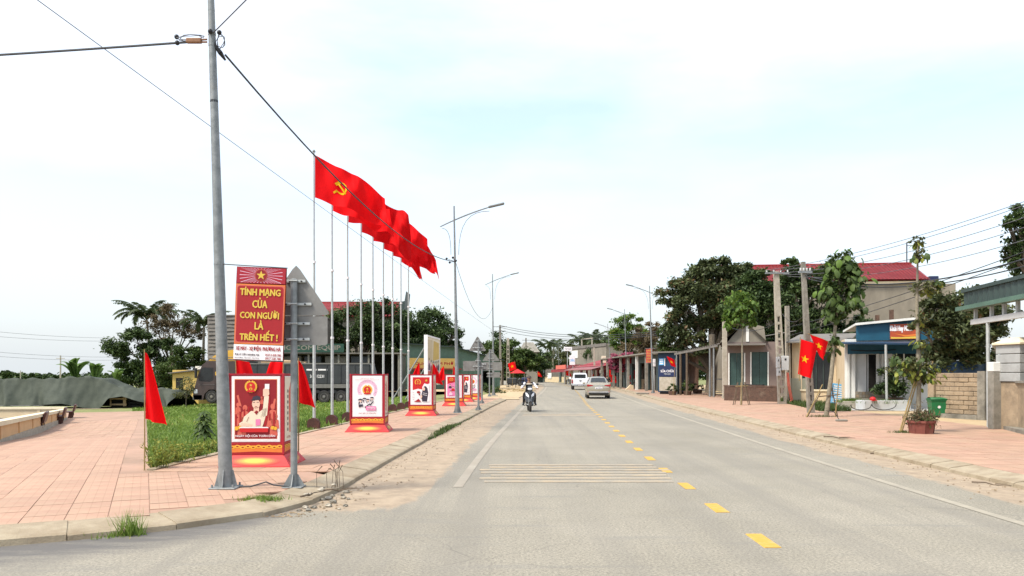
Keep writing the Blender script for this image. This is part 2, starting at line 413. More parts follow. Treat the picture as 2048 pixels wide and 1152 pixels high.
    def mesh(s, name, mats, smooth=False):
        me = bpy.data.meshes.new(name)
        me.from_pydata(s.v, [], s.f)
        for m in (mats if isinstance(mats, (list, tuple)) else [mats]):
            me.materials.append(m)
        if len(me.materials) > 1:
            me.polygons.foreach_set('material_index', s.m)
        if smooth:
            me.polygons.foreach_set('use_smooth', [True] * len(me.polygons))
            me.set_sharp_from_angle(angle=R(smooth if smooth is not True else 38))
        me.update()
        return me
    def build(s, name, mats, parent=None, smooth=False, **kw):
        o = bpy.data.objects.new(name, s.mesh(name, mats, smooth))
        C.objects.link(o)
        if parent is not None:
            o.parent = parent
        for k, val in kw.items():
            o[k] = val
        return o

def tag(o, label, cat, group=None, kind=None):
    o['label'] = label
    o['category'] = cat
    if group:
        o['group'] = group
    if kind:
        o['kind'] = kind
    return o

def thing(name, label, cat, loc=(0, 0, 0), rz=0.0, group=None, rot=None):
    o = bpy.data.objects.new(name, None)
    C.objects.link(o)
    o.empty_display_size = 0.2
    o.location = loc
    o.rotation_euler = rot if rot else (0, 0, rz)
    return tag(o, label, cat, group)

def dup(root, loc, rz=None, label=None, rot=None, scale=None):
    def cp(o, par):
        c = o.copy()
        C.objects.link(c)
        if par is not None:
            c.parent = par
        for ch in [k for k in kids.get(o.name, [])]:
            cp(ch, c)
        return c
    kids = {}
    def walk(o):
        kids[o.name] = list(o.children)
        for ch in o.children:
            walk(ch)
    walk(root)
    r = cp(root, None)
    r.location = loc
    if rot is not None:
        r.rotation_euler = rot
    elif rz is not None:
        r.rotation_euler = (0, 0, rz)
    if scale:
        r.scale = scale
    if label:
        r['label'] = label
    return r

def piece(mesh, name, parent, loc=(0, 0, 0), rot=(0, 0, 0), scale=(1, 1, 1)):
    o = bpy.data.objects.new(name, mesh)
    C.objects.link(o)
    o.parent = parent
    o.location, o.rotation_euler, o.scale = loc, rot, scale
    return o

def np_mesh(name, v, faces, mats, var=None, smooth=False):
    """v (N,3), faces (M,k) arrays -> mesh, fast"""
    me = bpy.data.meshes.new(name)
    M_, k = faces.shape
    me.vertices.add(len(v))
    me.vertices.foreach_set('co', np.ascontiguousarray(v, np.float32).ravel())
    me.loops.add(M_ * k)
    me.loops.foreach_set('vertex_index', np.ascontiguousarray(faces, np.int32).ravel())
    me.polygons.add(M_)
    me.polygons.foreach_set('loop_start', np.arange(0, M_ * k, k, dtype=np.int32))
    me.polygons.foreach_set('loop_total', np.full(M_, k, np.int32))
    if var is not None:
        a = me.attributes.new('var', 'FLOAT', 'FACE')
        a.data.foreach_set('value', np.ascontiguousarray(var, np.float32))
    for m in (mats if isinstance(mats, (list, tuple)) else [mats]):
        me.materials.append(m)
    me.update(calc_edges=True)
    me.polygons.foreach_set('use_smooth', np.full(M_, bool(smooth)))
    return me

def leaves(name, pos, size, matl, parent, droop=0.3, wide=0.45, var=None, flat=0.5):
    """one kite-shaped leaf, folded along its rib, per position"""
    n = len(pos)
    sz = size * rng.uniform(0.65, 1.3, n)[:, None]
    az = rng.uniform(0, 2 * np.pi, n)
    el = rng.normal(-droop, 0.5, n)
    d = np.stack([np.cos(az) * np.cos(el), np.sin(az) * np.cos(el), np.sin(el)], 1)
    up = rng.normal(0, flat, (n, 3)) + np.array([0, 0, 1.0])
    sd_ = np.cross(d, up)
    sd_ /= np.linalg.norm(sd_, axis=1)[:, None] + 1e-9
    nn = np.cross(sd_, d)
    a = pos - d * sz * 0.5
    t = pos + d * sz * 0.5
    l = pos - d * sz * 0.05 + sd_ * sz * wide * 0.5 + nn * sz * 0.08
    r = pos - d * sz * 0.05 - sd_ * sz * wide * 0.5 + nn * sz * 0.08
    v = np.stack([a, l, t, r], 1).reshape(-1, 3)
    i = np.arange(n) * 4
    f = np.concatenate([np.stack([i, i + 2, i + 1], 1), np.stack([i, i + 3, i + 2], 1)])
    if var is None:
        var = rng.uniform(0, 1, n)
    me = np_mesh(name, v, f, matl, np.concatenate([var, var]))
    o = bpy.data.objects.new(name, me)
    C.objects.link(o)
    if parent is not None:
        o.parent = parent
    return o

def text(body, w, h, matl, parent, T, name='lettering', bold=0.0, ext=0.002, fit=True):
    """lettering as a mesh, its baseline box centred at T's origin, in T's x-z plane, facing -y"""
    cu = bpy.data.curves.new('lettering', 'FONT')
    cu.body = body
    cu.align_x, cu.align_y = 'CENTER', 'CENTER'
    cu.resolution_u = 2
    cu.offset = 0.0
    cu.extrude = 0.0
    o = bpy.data.objects.new('lettering', cu)
    C.objects.link(o)
    dg = bpy.context.evaluated_depsgraph_get()
    me = bpy.data.meshes.new_from_object(o.evaluated_get(dg))
    bpy.data.objects.remove(o)
    n = len(me.vertices)
    co = np.zeros(n * 3, np.float32)
    me.vertices.foreach_get('co', co)
    co = co.reshape(-1, 3)
    lo, hi = co.min(0), co.max(0)
    c = (lo + hi) / 2
    sx = w / max(1e-6, hi[0] - lo[0])
    sz_ = h / max(1e-6, hi[1] - lo[1])
    out = np.zeros_like(co)
    out[:, 0] = (co[:, 0] - c[0]) * sx
    out[:, 2] = (co[:, 1] - c[1]) * sz_
    out[:, 1] = -ext
    me.vertices.foreach_set('co', out.ravel())
    if bold:
        # heavier weight: the outline struck again a little to each side
        e_ = bold * h * 1.1
        fc = [tuple(p.vertices) for p in me.polygons]
        sh = ((0, 0), (e_, 0), (-e_, 0), (0, e_ * .7), (0, -e_ * .7))
        vs_ = [(x + a, y - .00015 * j, z + c_) for j, (a, c_) in enumerate(sh) for x, y, z in out.tolist()]
        fs_ = [tuple(i + j * n for i in f_) for j in range(5) for f_ in fc]
        bpy.data.meshes.remove(me)
        me = bpy.data.meshes.new('lettering')
        me.from_pydata(vs_, [], fs_)
    me.materials.clear()
    me.materials.append(matl)
    me.update()
    ob = bpy.data.objects.new(name, me)
    C.objects.link(ob)
    ob.parent = parent
    ob.matrix_local = T if isinstance(T, Matrix) else Matrix.Translation(T)
    return ob

def star(cx, cz, r, ph=90, k=0.39, n=5):
    return [(cx + (r if i % 2 == 0 else r * k) * math.cos(R(ph + i * 180 / n)), cz + (r if i % 2 == 0 else r * k) * math.sin(R(ph + i * 180 / n))) for i in range(2 * n)]

def disc(cx, cz, r, n=20, rz=None):
    rz = rz or r
    return [(cx + r * math.cos(2 * math.pi * i / n), cz + rz * math.sin(2 * math.pi * i / n)) for i in range(n)]

def rect(x0, x1, z0, z1):
    return [(x0, z0), (x1, z0), (x1, z1), (x0, z1)]

def prints(parent, layer0, items, name='print', T=None):
    """flat print: list of (material, [polygons]); each item lies 1.2 mm further out than the last"""
    for i, (m, polys) in enumerate(items):
        b = MB()
        y = -(layer0 + i * 0.0012)
        for p in polys:
            if len(p) > 4 and is_star(p):
                c = (sum(q[0] for q in p) / len(p), sum(q[1] for q in p) / len(p))
                for j in range(len(p)):
                    q, r_ = p[j], p[(j + 1) % len(p)]
                    b.poly([(c[0], y, c[1]), (q[0], y, q[1]), (r_[0], y, r_[1])])
            else:
                b.poly([(q[0], y, q[1]) for q in p])
        o = b.build(name, m, parent)
        if T is not None:
            o.matrix_local = T

def is_star(p):
    c = (sum(q[0] for q in p) / len(p), sum(q[1] for q in p) / len(p))
    d = [math.hypot(q[0] - c[0], q[1] - c[1]) for q in p]
    return min(d) < 0.6 * max(d)

# ------------------------------------------------------------------ the lie of the land
_ctl = np.array([(-60, 2.25), (-20, 2.27), (0, 2.3), (8, 2.38), (15, 2.58), (20, 2.8), (25, 3.07), (33, 3.48), (43, 4.0), (54, 4.75), (73, 6.0), (90, 7.0), (110, 8.0),
                 (130, 8.3), (150, 7.4), (177, 4.3), (200, -0.5), (230, -9), (260, -22)])
_yy = np.linspace(-60, 260, 1281)
_xx = np.interp(_yy, _ctl[:, 0], _ctl[:, 1])
_k = np.ones(33) / 33
_xx = np.convolve(np.pad(_xx, 16, mode='edge'), _k, 'valid')
def xc(Y):
    return float(np.interp(Y, _yy, _xx))
def smooth(a, b, x):
    t = min(1, max(0, (x - a) / (b - a)))
    return t * t * (3 - 2 * t)
KL, KR, INL = -4.82, 4.65, -8.08                # kerb lines and the left pavement's inner edge, from the centre line

# near corner: the kerb line of the side street, points from the far left to where it joins the main road
CORNER = [(-60, 5.6), (-30, 5.7), (-16, 5.85), (-10, 6.1), (-7.5, 6.45), (-5.9, 6.95), (-4.75, 7.42), (-3.75, 8.05), (-3.1, 8.6), (-2.62, 9.3), (-2.4, 10.3), (xc(11.5) + KL, 11.5)]
def corner_y(X):
    xs, ys = [p[0] for p in CORNER], [p[1] for p in CORNER]
    return float(np.interp(X, xs, ys))
def tz(X, Y):
    off = X - xc(Y)
    if off < INL:
        if Y < 12 and Y < corner_y(X):
            return 0.0
        d = INL - off
        return 0.12 - 1.7 * (1 - math.exp(-d * smooth(7, 35, Y) / 20))
    if off < KL:
        return 0.12 if (Y > 11.5 or Y > corner_y(X)) else 0.0
    if off < KR:
        return 0.0
    return 0.12
def W(u, v, Y):
    return Vector(((u - U0) * Y / F, Y, H - (v - V0) * Y / F))
def gp(u, v):
    """where the view through photo pixel (u, v) meets the ground"""
    Y, st = 4.0, 0.25
    while Y < 600:
        p = W(u, v, Y)
        if p.z <= tz(p.x, Y):
            lo, hi = Y - st, Y
            for _ in range(18):
                m_ = (lo + hi) / 2
                p = W(u, v, m_)
                if p.z <= tz(p.x, m_):
                    hi = m_
                else:
                    lo = m_
            p = W(u, v, hi)
            return Vector((p.x, p.y, tz(p.x, p.y)))
        Y += st
        st = 0.25 if Y < 60 else 1.0
    return W(u, v, 300)
def base(u, Y):
    X = (u - U0) * Y / F
    return Vector((X, Y, tz(X, Y)))
def sz(px, Y):
    return px * Y / F
# ================================================================== GROUND
def struct(o, name=None):
    o['kind'] = 'structure'
    return o

# earth: one sheet out to the horizon, lying under everything else
offs = [-420, -300, -200, -130, -90, -60, -45, -36, -30, -25, -21, -17.5, -14.5, -12, -10.2, -9, INL + 0.02, -7.5, -4, 0, 4, 8, 11, 14, 20, 30, 50, 80, 130, 220, 420]
rows = [-60, -20, 0, 4, 6, 8, 10, 12, 14, 17, 20, 23, 26, 30, 34, 38, 42, 47, 52, 58, 65, 73, 82, 92, 104, 118, 135, 155, 180, 220, 270, 340, 450, 700, 1100]
mb = MB()
vs = []
for Y in rows:
    c = xc(min(Y, 110))
    for o in offs:
        X = c + o
        if INL < o < 9:
            z = -0.2
        elif o > 9:
            z = 0.085
        else:
            z = tz(X, Y) - 0.03 if Y >= 12 else -0.25
        if Y > 120 and o < 9:
            z = min(z, -0.05) if o > -20 else z
        vs.append((X, Y, z))
n = len(offs)
mb.add(vs, [(j * n + i, j * n + i + 1, (j + 1) * n + i + 1, (j + 1) * n + i) for j in range(len(rows) - 1) for i in range(n - 1)])
struct(mb.build('ground', M['earth'], smooth=60))

# road surface
def road_material():
    m = bpy.data.materials.new('dusty_asphalt')
    m.use_nodes = True
    nt = m.node_tree
    lk = nt.links.new
    b = nt.nodes['Principled BSDF']
    b.inputs['Roughness'].default_value = 0.85
    b.inputs['Specular IOR Level'].default_value = 0.25
    tc = nt.nodes.new('ShaderNodeTexCoord')
    def noise(sc, det, rough, stretch=None, rot=None):
        n_ = nt.nodes.new('ShaderNodeTexNoise')
        n_.inputs['Scale'].default_value = sc
        n_.inputs['Detail'].default_value = det
        n_.inputs['Roughness'].default_value = rough
        if stretch:
            mp = nt.nodes.new('ShaderNodeMapping')
            mp.inputs['Scale'].default_value = stretch
            if rot:
                mp.inputs['Rotation'].default_value = (0, 0, rot)
            lk(tc.outputs['Object'], mp.inputs['Vector'])
            lk(mp.outputs['Vector'], n_.inputs['Vector'])
        else:
            lk(tc.outputs['Object'], n_.inputs['Vector'])
        return n_.outputs['Fac']
    def ramp(f, p0, c0, p1, c1):
        r = nt.nodes.new('ShaderNodeValToRGB')
        r.color_ramp.elements[0].position, r.color_ramp.elements[1].position = p0, p1
        r.color_ramp.elements[0].color, r.color_ramp.elements[1].color = (*c0, 1), (*c1, 1)
        lk(f, r.inputs['Fac'])
        return r.outputs['Color']
    def mixc(f, a, c2, mode='MIX'):
        x = nt.nodes.new('ShaderNodeMixRGB')
        x.blend_type = mode
        if isinstance(f, float):
            x.inputs['Fac'].default_value = f
        else:
            lk(f, x.inputs['Fac'])
        lk(a, x.inputs['Color1'])
        if isinstance(c2, tuple):
            x.inputs['Color2'].default_value = (*c2, 1)
        else:
            lk(c2, x.inputs['Color2'])
        return x.outputs['Color']
    basec = ramp(noise(0.35, 8, 0.65), 0.35, (0.218, 0.201, 0.160), 0.65, (0.272, 0.250, 0.202))
    grit = ramp(noise(38, 5, 0.85), 0.36, (0.50, 0.50, 0.50), 0.64, (1.46, 1.46, 1.44))
    c = mixc(1.0, basec, grit, 'MULTIPLY')
    # faint scuffs left by turning wheels, running across the mouth of the side street
    sc = ramp(noise(1.0, 7, 0.6, (0.5, 3.4, 1), R(-24)), 0.56, (0, 0, 0), 0.72, (0.55, 0.55, 0.55))
    c = mixc(sc, c, (0.17, 0.165, 0.15))
    # wheel tracks, old patches and hairline cracks
    tr = ramp(noise(1.0, 5, 0.6, (1.6, 0.05, 1)), 0.46, (0, 0, 0), 0.62, (0.48, 0.48, 0.48))
    c = mixc(tr, c, (0.18, 0.168, 0.142))
    st_ = ramp(noise(0.9, 9, 0.72), 0.62, (0, 0, 0), 0.76, (0.62, 0.62, 0.62))
    c = mixc(st_, c, (0.14, 0.13, 0.11))
    vo = nt.nodes.new('ShaderNodeTexVoronoi')
    vo.feature = 'DISTANCE_TO_EDGE'
    vo.inputs['Scale'].default_value = 0.55
    ns = nt.nodes.new('ShaderNodeTexNoise')
    ns.inputs['Scale'].default_value = 1.7
    ns.inputs['Detail'].default_value = 6
    vm = nt.nodes.new('ShaderNodeMixRGB')
    vm.inputs['Fac'].default_value = 0.22
    lk(tc.outputs['Object'], ns.inputs['Vector'])
    lk(tc.outputs['Object'], vm.inputs['Color1'])
    lk(ns.outputs['Color'], vm.inputs['Color2'])
    lk(vm.outputs['Color'], vo.inputs['Vector'])
    ck = ramp(vo.outputs['Distance'], 0.001, (0.42, 0.42, 0.42), 0.006, (0, 0, 0))
    ckm = mixc(1.0, ck, ramp(noise(0.25, 3, 0.5), 0.50, (0, 0, 0), 0.60, (1, 1, 1)), 'MULTIPLY')
    c = mixc(ckm, c, (0.09, 0.085, 0.075))
    # dust blown to the sides of the carriageway
    at = nt.nodes.new('ShaderNodeAttribute')
    at.attribute_name = 'dust'
    ad = nt.nodes.new('ShaderNodeMath')
    ad.operation = 'MULTIPLY_ADD'
    lk(noise(1.0, 9, 0.75, (2.2, 0.45, 1)), ad.inputs[0])
    ad.inputs[1].default_value = 1.15
    lk(at.outputs['Fac'], ad.inputs[2])
    dm = ramp(ad.outputs[0], 0.86, (0, 0, 0), 1.30, (0.95, 0.95, 0.95))
    dustc = ramp(noise(3.5, 8, 0.75), 0.32, (0.22, 0.172, 0.122), 0.62, (0.36, 0.285, 0.20))
    c = mixc(dm, c, dustc)
    # damp-looking dark grime in the gutter of the side street
    at2 = nt.nodes.new('ShaderNodeAttribute')
    at2.attribute_name = 'grime'
    ad2 = nt.nodes.new('ShaderNodeMath')
    ad2.operation = 'MULTIPLY'
    lk(noise(2.2, 9, 0.78, (0.5, 2.6, 1), R(-24)), ad2.inputs[0])
    lk(at2.outputs['Fac'], ad2.inputs[1])
    gm = ramp(ad2.outputs[0], 0.16, (0, 0, 0), 0.46, (0.92, 0.92, 0.92))
    c = mixc(gm, c, (0.105, 0.10, 0.095))
    lk(c, b.inputs['Base Color'])
    bp = nt.nodes.new('ShaderNodeBump')
    bp.inputs['Strength'].default_value = 0.3
    bp.inputs['Distance'].default_value = 0.008
    lk(noise(90, 3, 0.7), bp.inputs['Height'])
    lk(bp.outputs['Normal'], b.inputs['Normal'])
    return m
M['road'] = road_material()

def left_edge(Y):
    if Y >= 11.5:
        return xc(Y) + KL - 0.25
    if Y <= 5.6:
        return -80
    ys, xs = [p[1] for p in CORNER], [p[0] for p in CORNER]
    return float(np.interp(Y, ys, xs)) - 0.3
rows = [-60, -30, -10, 0, 2, 3, 4, 4.6, 5.2, 5.6, 5.7, 5.85, 6.1, 6.45] + [6.7 + 0.3 * i for i in range(17)] + [11.8 + 0.6 * i for i in range(72)] + [56 + 3 * i for i in range(68)]
NC = 44
mb = MB()
dust, grime = [], []
for Y in rows:
    xl, xr = left_edge(Y), xc(Y) + KR + 0.3
    for i in range(NC + 1):
        t = i / NC
        X = xr + (xl - xr) * (t if xl > -12 else t ** 2.2)
        mb.v.append((X, Y, 0.0))
        o = X - xc(Y)
        d = 0
        if o < 0:
            d = smooth(-3.3, -3.9, o) if False else smooth(3.3, 4.0, -o) * smooth(8.2, 10.5, Y)
            if Y > 55:
                d = max(d, smooth(2.6, 4.5, -o))
        else:
            d = smooth(3.35, 4.25, o) * 0.9
        dust.append(d * 0.70)
        g = 0
        if Y < 11 and X < -1.2:
            yk = corner_y(X)
            g = smooth(2.0, 0.15, yk - Y) * smooth(-1.6, -3.2, X)
        grime.append(g * 0.95)
mb.f = [(j * (NC + 1) + i + 1, j * (NC + 1) + i, (j + 1) * (NC + 1) + i, (j + 1) * (NC + 1) + i + 1) for j in range(len(rows) - 1) for i in range(NC)]
mb.m = [0] * len(mb.f)
me = mb.mesh('road', M['road'])
for nm, val in (('dust', dust), ('grime', grime)):
    a = me.attributes.new(nm, 'FLOAT', 'POINT')
    a.data.foreach_set('value', np.array(val, np.float32))
road = bpy.data.objects.new('road', me)
C.objects.link(road)
struct(road)

# painted markings: each dash and bar is a piece of the road
for i in range(26):
    Y = 7.72 + 1.9 * i
    x, x2 = xc(Y - 0.32) + 0.03, xc(Y + 0.32) + 0.03
    j = lambda: rng.uniform(-0.012, 0.012)
    b = MB()
    b.box(0, 1, 0, 1, 0, 1)
    b.v = [(x - 0.075 + j(), Y - 0.32, 0.001), (x + 0.075 + j(), Y - 0.32, 0.001), (x2 + 0.075 + j(), Y + 0.32, 0.001), (x2 - 0.075 + j(), Y + 0.32, 0.001),
           (x - 0.075, Y - 0.32, 0.006), (x + 0.075, Y - 0.32, 0.006), (x2 + 0.075, Y + 0.32, 0.006), (x2 - 0.075, Y + 0.32, 0.006)]
    b.build('centre_dash', M['yellow_paint'], road)
b = MB()
for i in range(26, 70):
    Y = 7.72 + 1.9 * i
    x, x2 = xc(Y - 0.32), xc(Y + 0.32)
    b.poly([(x - 0.075, Y - 0.32, 0.005), (x + 0.075, Y - 0.32, 0.005), (x2 + 0.075, Y + 0.32, 0.005), (x2 - 0.075, Y + 0.32, 0.005)])
b.build('far_centre_dash', M['yellow_paint'], road, kind='stuff')
def line_strip(name, o, w, ya, yb, m, z=0.005, breaks=()):
    b = MB()
    ys = list(np.arange(ya, yb, 0.7)) + [yb]
    for a, c in zip(ys[:-1], ys[1:]):
        if any(p < (a + c) / 2 < q for p, q in breaks):
            continue
        b.poly([(xc(a) + o - w / 2, a, z), (xc(a) + o + w / 2, a, z), (xc(c) + o + w / 2, c, z), (xc(c) + o - w / 2, c, z)])
    return b.build(name, m, road)
line_strip('edge_line', 3.07, 0.13, 2, 125, M['white_paint'])
line_strip('edge_line', -3.25, 0.14, 11.4, 120, M['faded_paint'])
for i in range(7):
    Y = 12.0 + 0.365 * i
    b = MB()
    x0, x1 = -3.0 + rng.uniform(-0.1, 0.15), 0.03 + rng.uniform(-0.12, 0.1)
    nseg = 7
    for k in range(nseg):
        a, c = x0 + (x1 - x0) * k / nseg, x0 + (x1 - x0) * (k + 1) / nseg
        b.box(xc(Y) + a, xc(Y) + c, Y - 0.085, Y + 0.085, 0.0015, 0.008)
    b.build('rumble_bar', M['rumble'], road)
for Y in (31.5, 32.6):
    b = MB()
    b.box(xc(Y) - 3.0, xc(Y) - 0.1, Y - 0.25, Y + 0.25, 0.0015, 0.007)
    b.build('rumble_bar', M['rumble'], road)

# ---------------- left pavement and plaza
P0 = Vector((xc(12.27) + INL, 12.27))
pf = gp(292, 822)
P1 = Vector((pf.x, pf.y))
pdir = (P1 - P0).normalized()
def plaza_right(Y):
    return P0.x + (P1.x - P0.x) * (Y - P0.y) / (P1.y - P0.y)
YP = P1.y
mb = MB()
# corner and plaza: rows of constant distance, from the side-street kerb back to the far end of the plaza
ys = [5.6, 5.85, 6.1, 6.45, 6.95, 7.42, 8.05, 8.6, 9.3, 10.3, 11.5, 12.27] + list(np.arange(13.2, YP, 1.3)) + [YP]
ys = sorted(set(ys))
NCp = 26
for Y in ys:
    if Y < 11.5:
        xr = float(np.interp(Y, [p[1] for p in CORNER], [p[0] for p in CORNER])) - 0.1
        xr = max(xr, -60)
    elif Y <= 12.27:
        xr = xc(Y) + KL - 0.1
    else:
        xr = plaza_right(Y)
    for i in range(NCp + 1):
        X = xr + (-70 - xr) * (i / NCp) ** 1.8
        lip = 0.09 if (Y < 11.6 and Y - corner_y(X) < 0.43) or (Y <= 12.27 and xr - X < 0.33) else 0.0
        mb.v.append((X, Y, -lip + tz(X, max(Y, corner_y(X) + 0.02)) - (0.007 if Y < 46 else 0.001)))
mb.f = [(j * (NCp + 1) + i + 1, j * (NCp + 1) + i, (j + 1) * (NCp + 1) + i, (j + 1) * (NCp + 1) + i + 1) for j in range(len(ys) - 1) for i in range(NCp)]
mb.m = [0] * len(mb.f)
plaza = struct(mb.build('plaza', M['tile_base'], smooth=60))
b = MB()
b.grid(lambda a, c: (xc(12.27 + c * 39.8) + KL - 0.43 + (INL - KL + 0.43) * a, 12.27 + c * 39.8, 0.114), 4, 60)
b.v = [(x, y, z) for x, y, z in b.v]
pavement = struct(b.build('pavement', M['tile_base']))

def proj(X, Y, z):
    return U0 + F * X / Y, V0 - F * (z - H) / Y
def in_plaza(X, Y):
    if Y <= 12.27:
        return X < xc(Y) + KL - 0.42 and Y > corner_y(X) + 0.42 and (Y > 11.0 or X < np.interp(Y, [p[1] for p in CORNER], [p[0] for p in CORNER]) - 0.42)
    return X < plaza_right(Y) - 0.05 and Y < YP - 0.1
TS, GAP = 0.4, 0.008
def tile_relief(m, ang):
    """each tile is cast with a fine grid of grooves"""
    nt = m.node_tree
    lk = nt.links.new
    b = nt.nodes['Principled BSDF']
    src = b.inputs['Base Color'].links[0].from_socket
    tc = nt.nodes.new('ShaderNodeTexCoord')
    mp = nt.nodes.new('ShaderNodeMapping')
    mp.inputs['Rotation'].default_value = (0, 0, ang)
    br = nt.nodes.new('ShaderNodeTexBrick')
    br.offset = 0
    for k_, v_ in (('Scale', 1.0), ('Mortar Size', 0.005), ('Brick Width', 0.1), ('Row Height', 0.1), ('Mortar Smooth', 0.3)):
        br.inputs[k_].default_value = v_
    br.inputs['Color1'].default_value = br.inputs['Color2'].default_value = (1, 1, 1, 1)
    br.inputs['Mortar'].default_value = (0.85, 0.82, 0.80, 1)
    mx = nt.nodes.new('ShaderNodeMixRGB')
    mx.blend_type = 'MULTIPLY'
    mx.inputs['Fac'].default_value = 1
    lk(tc.outputs['Object'], mp.inputs['Vector'])
    lk(mp.outputs['Vector'], br.inputs['Vector'])
    lk(src, mx.inputs['Color1'])
    lk(br.outputs['Color'], mx.inputs['Color2'])
    lk(mx.outputs['Color'], b.inputs['Base Color'])
M['tile_road'] = M['tile'].copy()
tile_relief(M['tile'], math.atan2(pdir.x, pdir.y))
tile_relief(M['tile_road'], 0.035)
cells = []
pn = Vector((pdir.y, -pdir.x))
for i in range(-60, 130):
    for k in range(-90, 30):
        c = P0 + pdir * (i * TS) + pn * (k * TS - 0.2)
        if c.y < 5.5 or c.y > 44:
            continue
        qs = [c + pdir * (sa * (TS - GAP) / 2) + pn * (sb * (TS - GAP) / 2) for sa, sb in ((-1, -1), (-1, 1), (1, 1), (1, -1))]
        if not all(in_plaza(q.x, q.y) for q in qs):
            continue
        u, v = proj(c.x, c.y, tz(c.x, c.y))
        if -40 < u < 1000:
            cells.append((c.y, c, qs))
cells.sort(key=lambda t: t[0])
tb = MB()
tb.box(-(TS - GAP) / 2, (TS - GAP) / 2, -(TS - GAP) / 2, (TS - GAP) / 2, -0.02, 0.0)
tile_me = tb.mesh('tile', M['tile'])
tile_me.transform(Matrix.Rotation(-math.atan2(pdir.x, pdir.y), 4, 'Z'))
for k, (Y, c, qs) in enumerate(cells[:290]):
    piece(tile_me, 'tile', plaza, (c.x, c.y, tz(c.x, c.y) + rng.uniform(-0.002, 0.003)))
def tile_field(name, quads, parent, m, dz=0.0):
    v, f = [], []
    for qs in quads:
        z_ = rng.uniform(-0.002, 0.003) + dz
        o = len(v)
        zs = [tz(q[0], q[1]) + z_ for q in qs]
        v += [(q[0], q[1], z) for q, z in zip(qs, zs)] + [(q[0], q[1], z - 0.02) for q, z in zip(qs, zs)]
        f += [(o, o + 3, o + 2, o + 1)] + [(o + a, o + (a + 1) % 4, o + (a + 1) % 4 + 4, o + a + 4) for a in range(4)]
    me = np_mesh(name, np.array(v), np.array(f)[:, ::-1], m, np.repeat(rng.uniform(0, 1, len(f) // 5), 5))
    o = bpy.data.objects.new(name, me)
    C.objects.link(o)
    o.parent = parent
    o['kind'] = 'stuff'
    return o
tile_field('paving_tiles', [[(q.x, q.y) for q in c[2]] for c in cells[290:]], plaza, M['tile'])
quads = []
Y = 12.30
while Y < 51.5:
    for k in range(7):
        o0 = KL - 0.47 - k * 0.393
        a, c = Y + GAP / 2, Y + 0.4 - GAP / 2
        quads.append([(xc(a) + o0 - 0.386, a), (xc(a) + o0, a), (xc(c) + o0, c), (xc(c) + o0 - 0.386, c)])
    Y += 0.4
tile_field('paving_tiles', quads[:], pavement, M['tile_road'])
# edging strip between pavement and grass
b = MB()
for i in range(58):
    a, c = 12.5 + i * 0.68, 12.5 + i * 0.68 + 0.66
    b.add([(xc(a) + INL - 0.0, a, -0.05), (xc(a) + INL - 0.14, a, -0.05), (xc(c) + INL - 0.14, c, -0.05), (xc(c) + INL, c, -0.05),
           (xc(a) + INL, a, 0.135), (xc(a) + INL - 0.14, a, 0.135), (xc(c) + INL - 0.14, c, 0.135), (xc(c) + INL, c, 0.135)],
          [(4, 7, 6, 5), (0, 1, 5, 4), (1, 2, 6, 5), (2, 3, 7, 6), (3, 0, 4, 7)])
b.build('edging_strip', M['kerb'], pavement)

# ---------------- kerbs: every stone its own piece
def arc_points(pts, step):
    P = np.array([tuple(p)[:2] for p in pts], float)
    cum = np.concatenate([[0], np.cumsum(np.linalg.norm(np.diff(P, axis=0), axis=1))])
    d = np.arange(0, cum[-1], step)
    return [Vector((x, y)) for x, y in zip(np.interp(d, cum, P[:, 0]), np.interp(d, cum, P[:, 1]))]
def smooth_path(pts, n=6):
    out = []
    P = [Vector(p) for p in pts]
    for i in range(len(P) - 1):
        p0, p1, p2, p3 = P[max(0, i - 1)], P[i], P[i + 1], P[min(len(P) - 1, i + 2)]
        for k in range(n):
            t = k / n
            out.append(0.5 * ((2 * p1) + (-p0 + p2) * t + (2 * p0 - 5 * p1 + 4 * p2 - p3) * t * t + (-p0 + 3 * p1 - 3 * p2 + p3) * t ** 3))
    out.append(P[-1])
    return out
def kerb_stones(name, path, step, width, side, ztop, zin, m, nmax, slope=0.0):
    """stones along a path whose road side is the path itself; 'side' +1 = the stone lies to the left of the path"""
    root = bpy.data.objects.new(name, None)
    C.objects.link(root)
    root['kind'] = 'structure'
    pts = arc_points(path, step)
    rest = MB()
    for i in range(len(pts) - 1):
        a, c = pts[i], pts[i + 1]
        t = (c - a).normalized()
        nn = Vector((-t.y, t.x)) * side
        a2, c2 = a + t * 0.006, c - t * 0.006
        j = rng.uniform(-0.012, 0.012)
        dz = rng.uniform(-0.006, 0.006)
        def P(q, w, z):
            return (q.x + nn.x * (w + j), q.y + nn.y * (w + j), z + (tz(q.x + nn.x * 0.4, q.y + nn.y * 0.4) - 0.12 if z > 0 else 0))
        vs = [P(a2, 0.0, -0.06), P(c2, 0.0, -0.06), P(c2, 0.02, ztop - slope + dz), P(a2, 0.02, ztop - slope + dz),
              P(c2, 0.06, ztop - slope * 0.8 + 0.012 + dz), P(a2, 0.06, ztop - slope * 0.8 + 0.012 + dz), P(c2, width, zin + dz), P(a2, width, zin + dz), P(c2, width, -0.06), P(a2, width, -0.06)]
        fs = [(0, 1, 2, 3), (3, 2, 4, 5), (5, 4, 6, 7), (7, 6, 8, 9), (0, 3, 5, 7, 9), (1, 8, 6, 4, 2)]
        if i < nmax:
            MB().add(vs, fs).build('kerb_stone', m, root)
        else:
            rest.add(vs, fs)
    if rest.v:
        rest.build('kerb_run', m, root, kind='stuff')
    return root
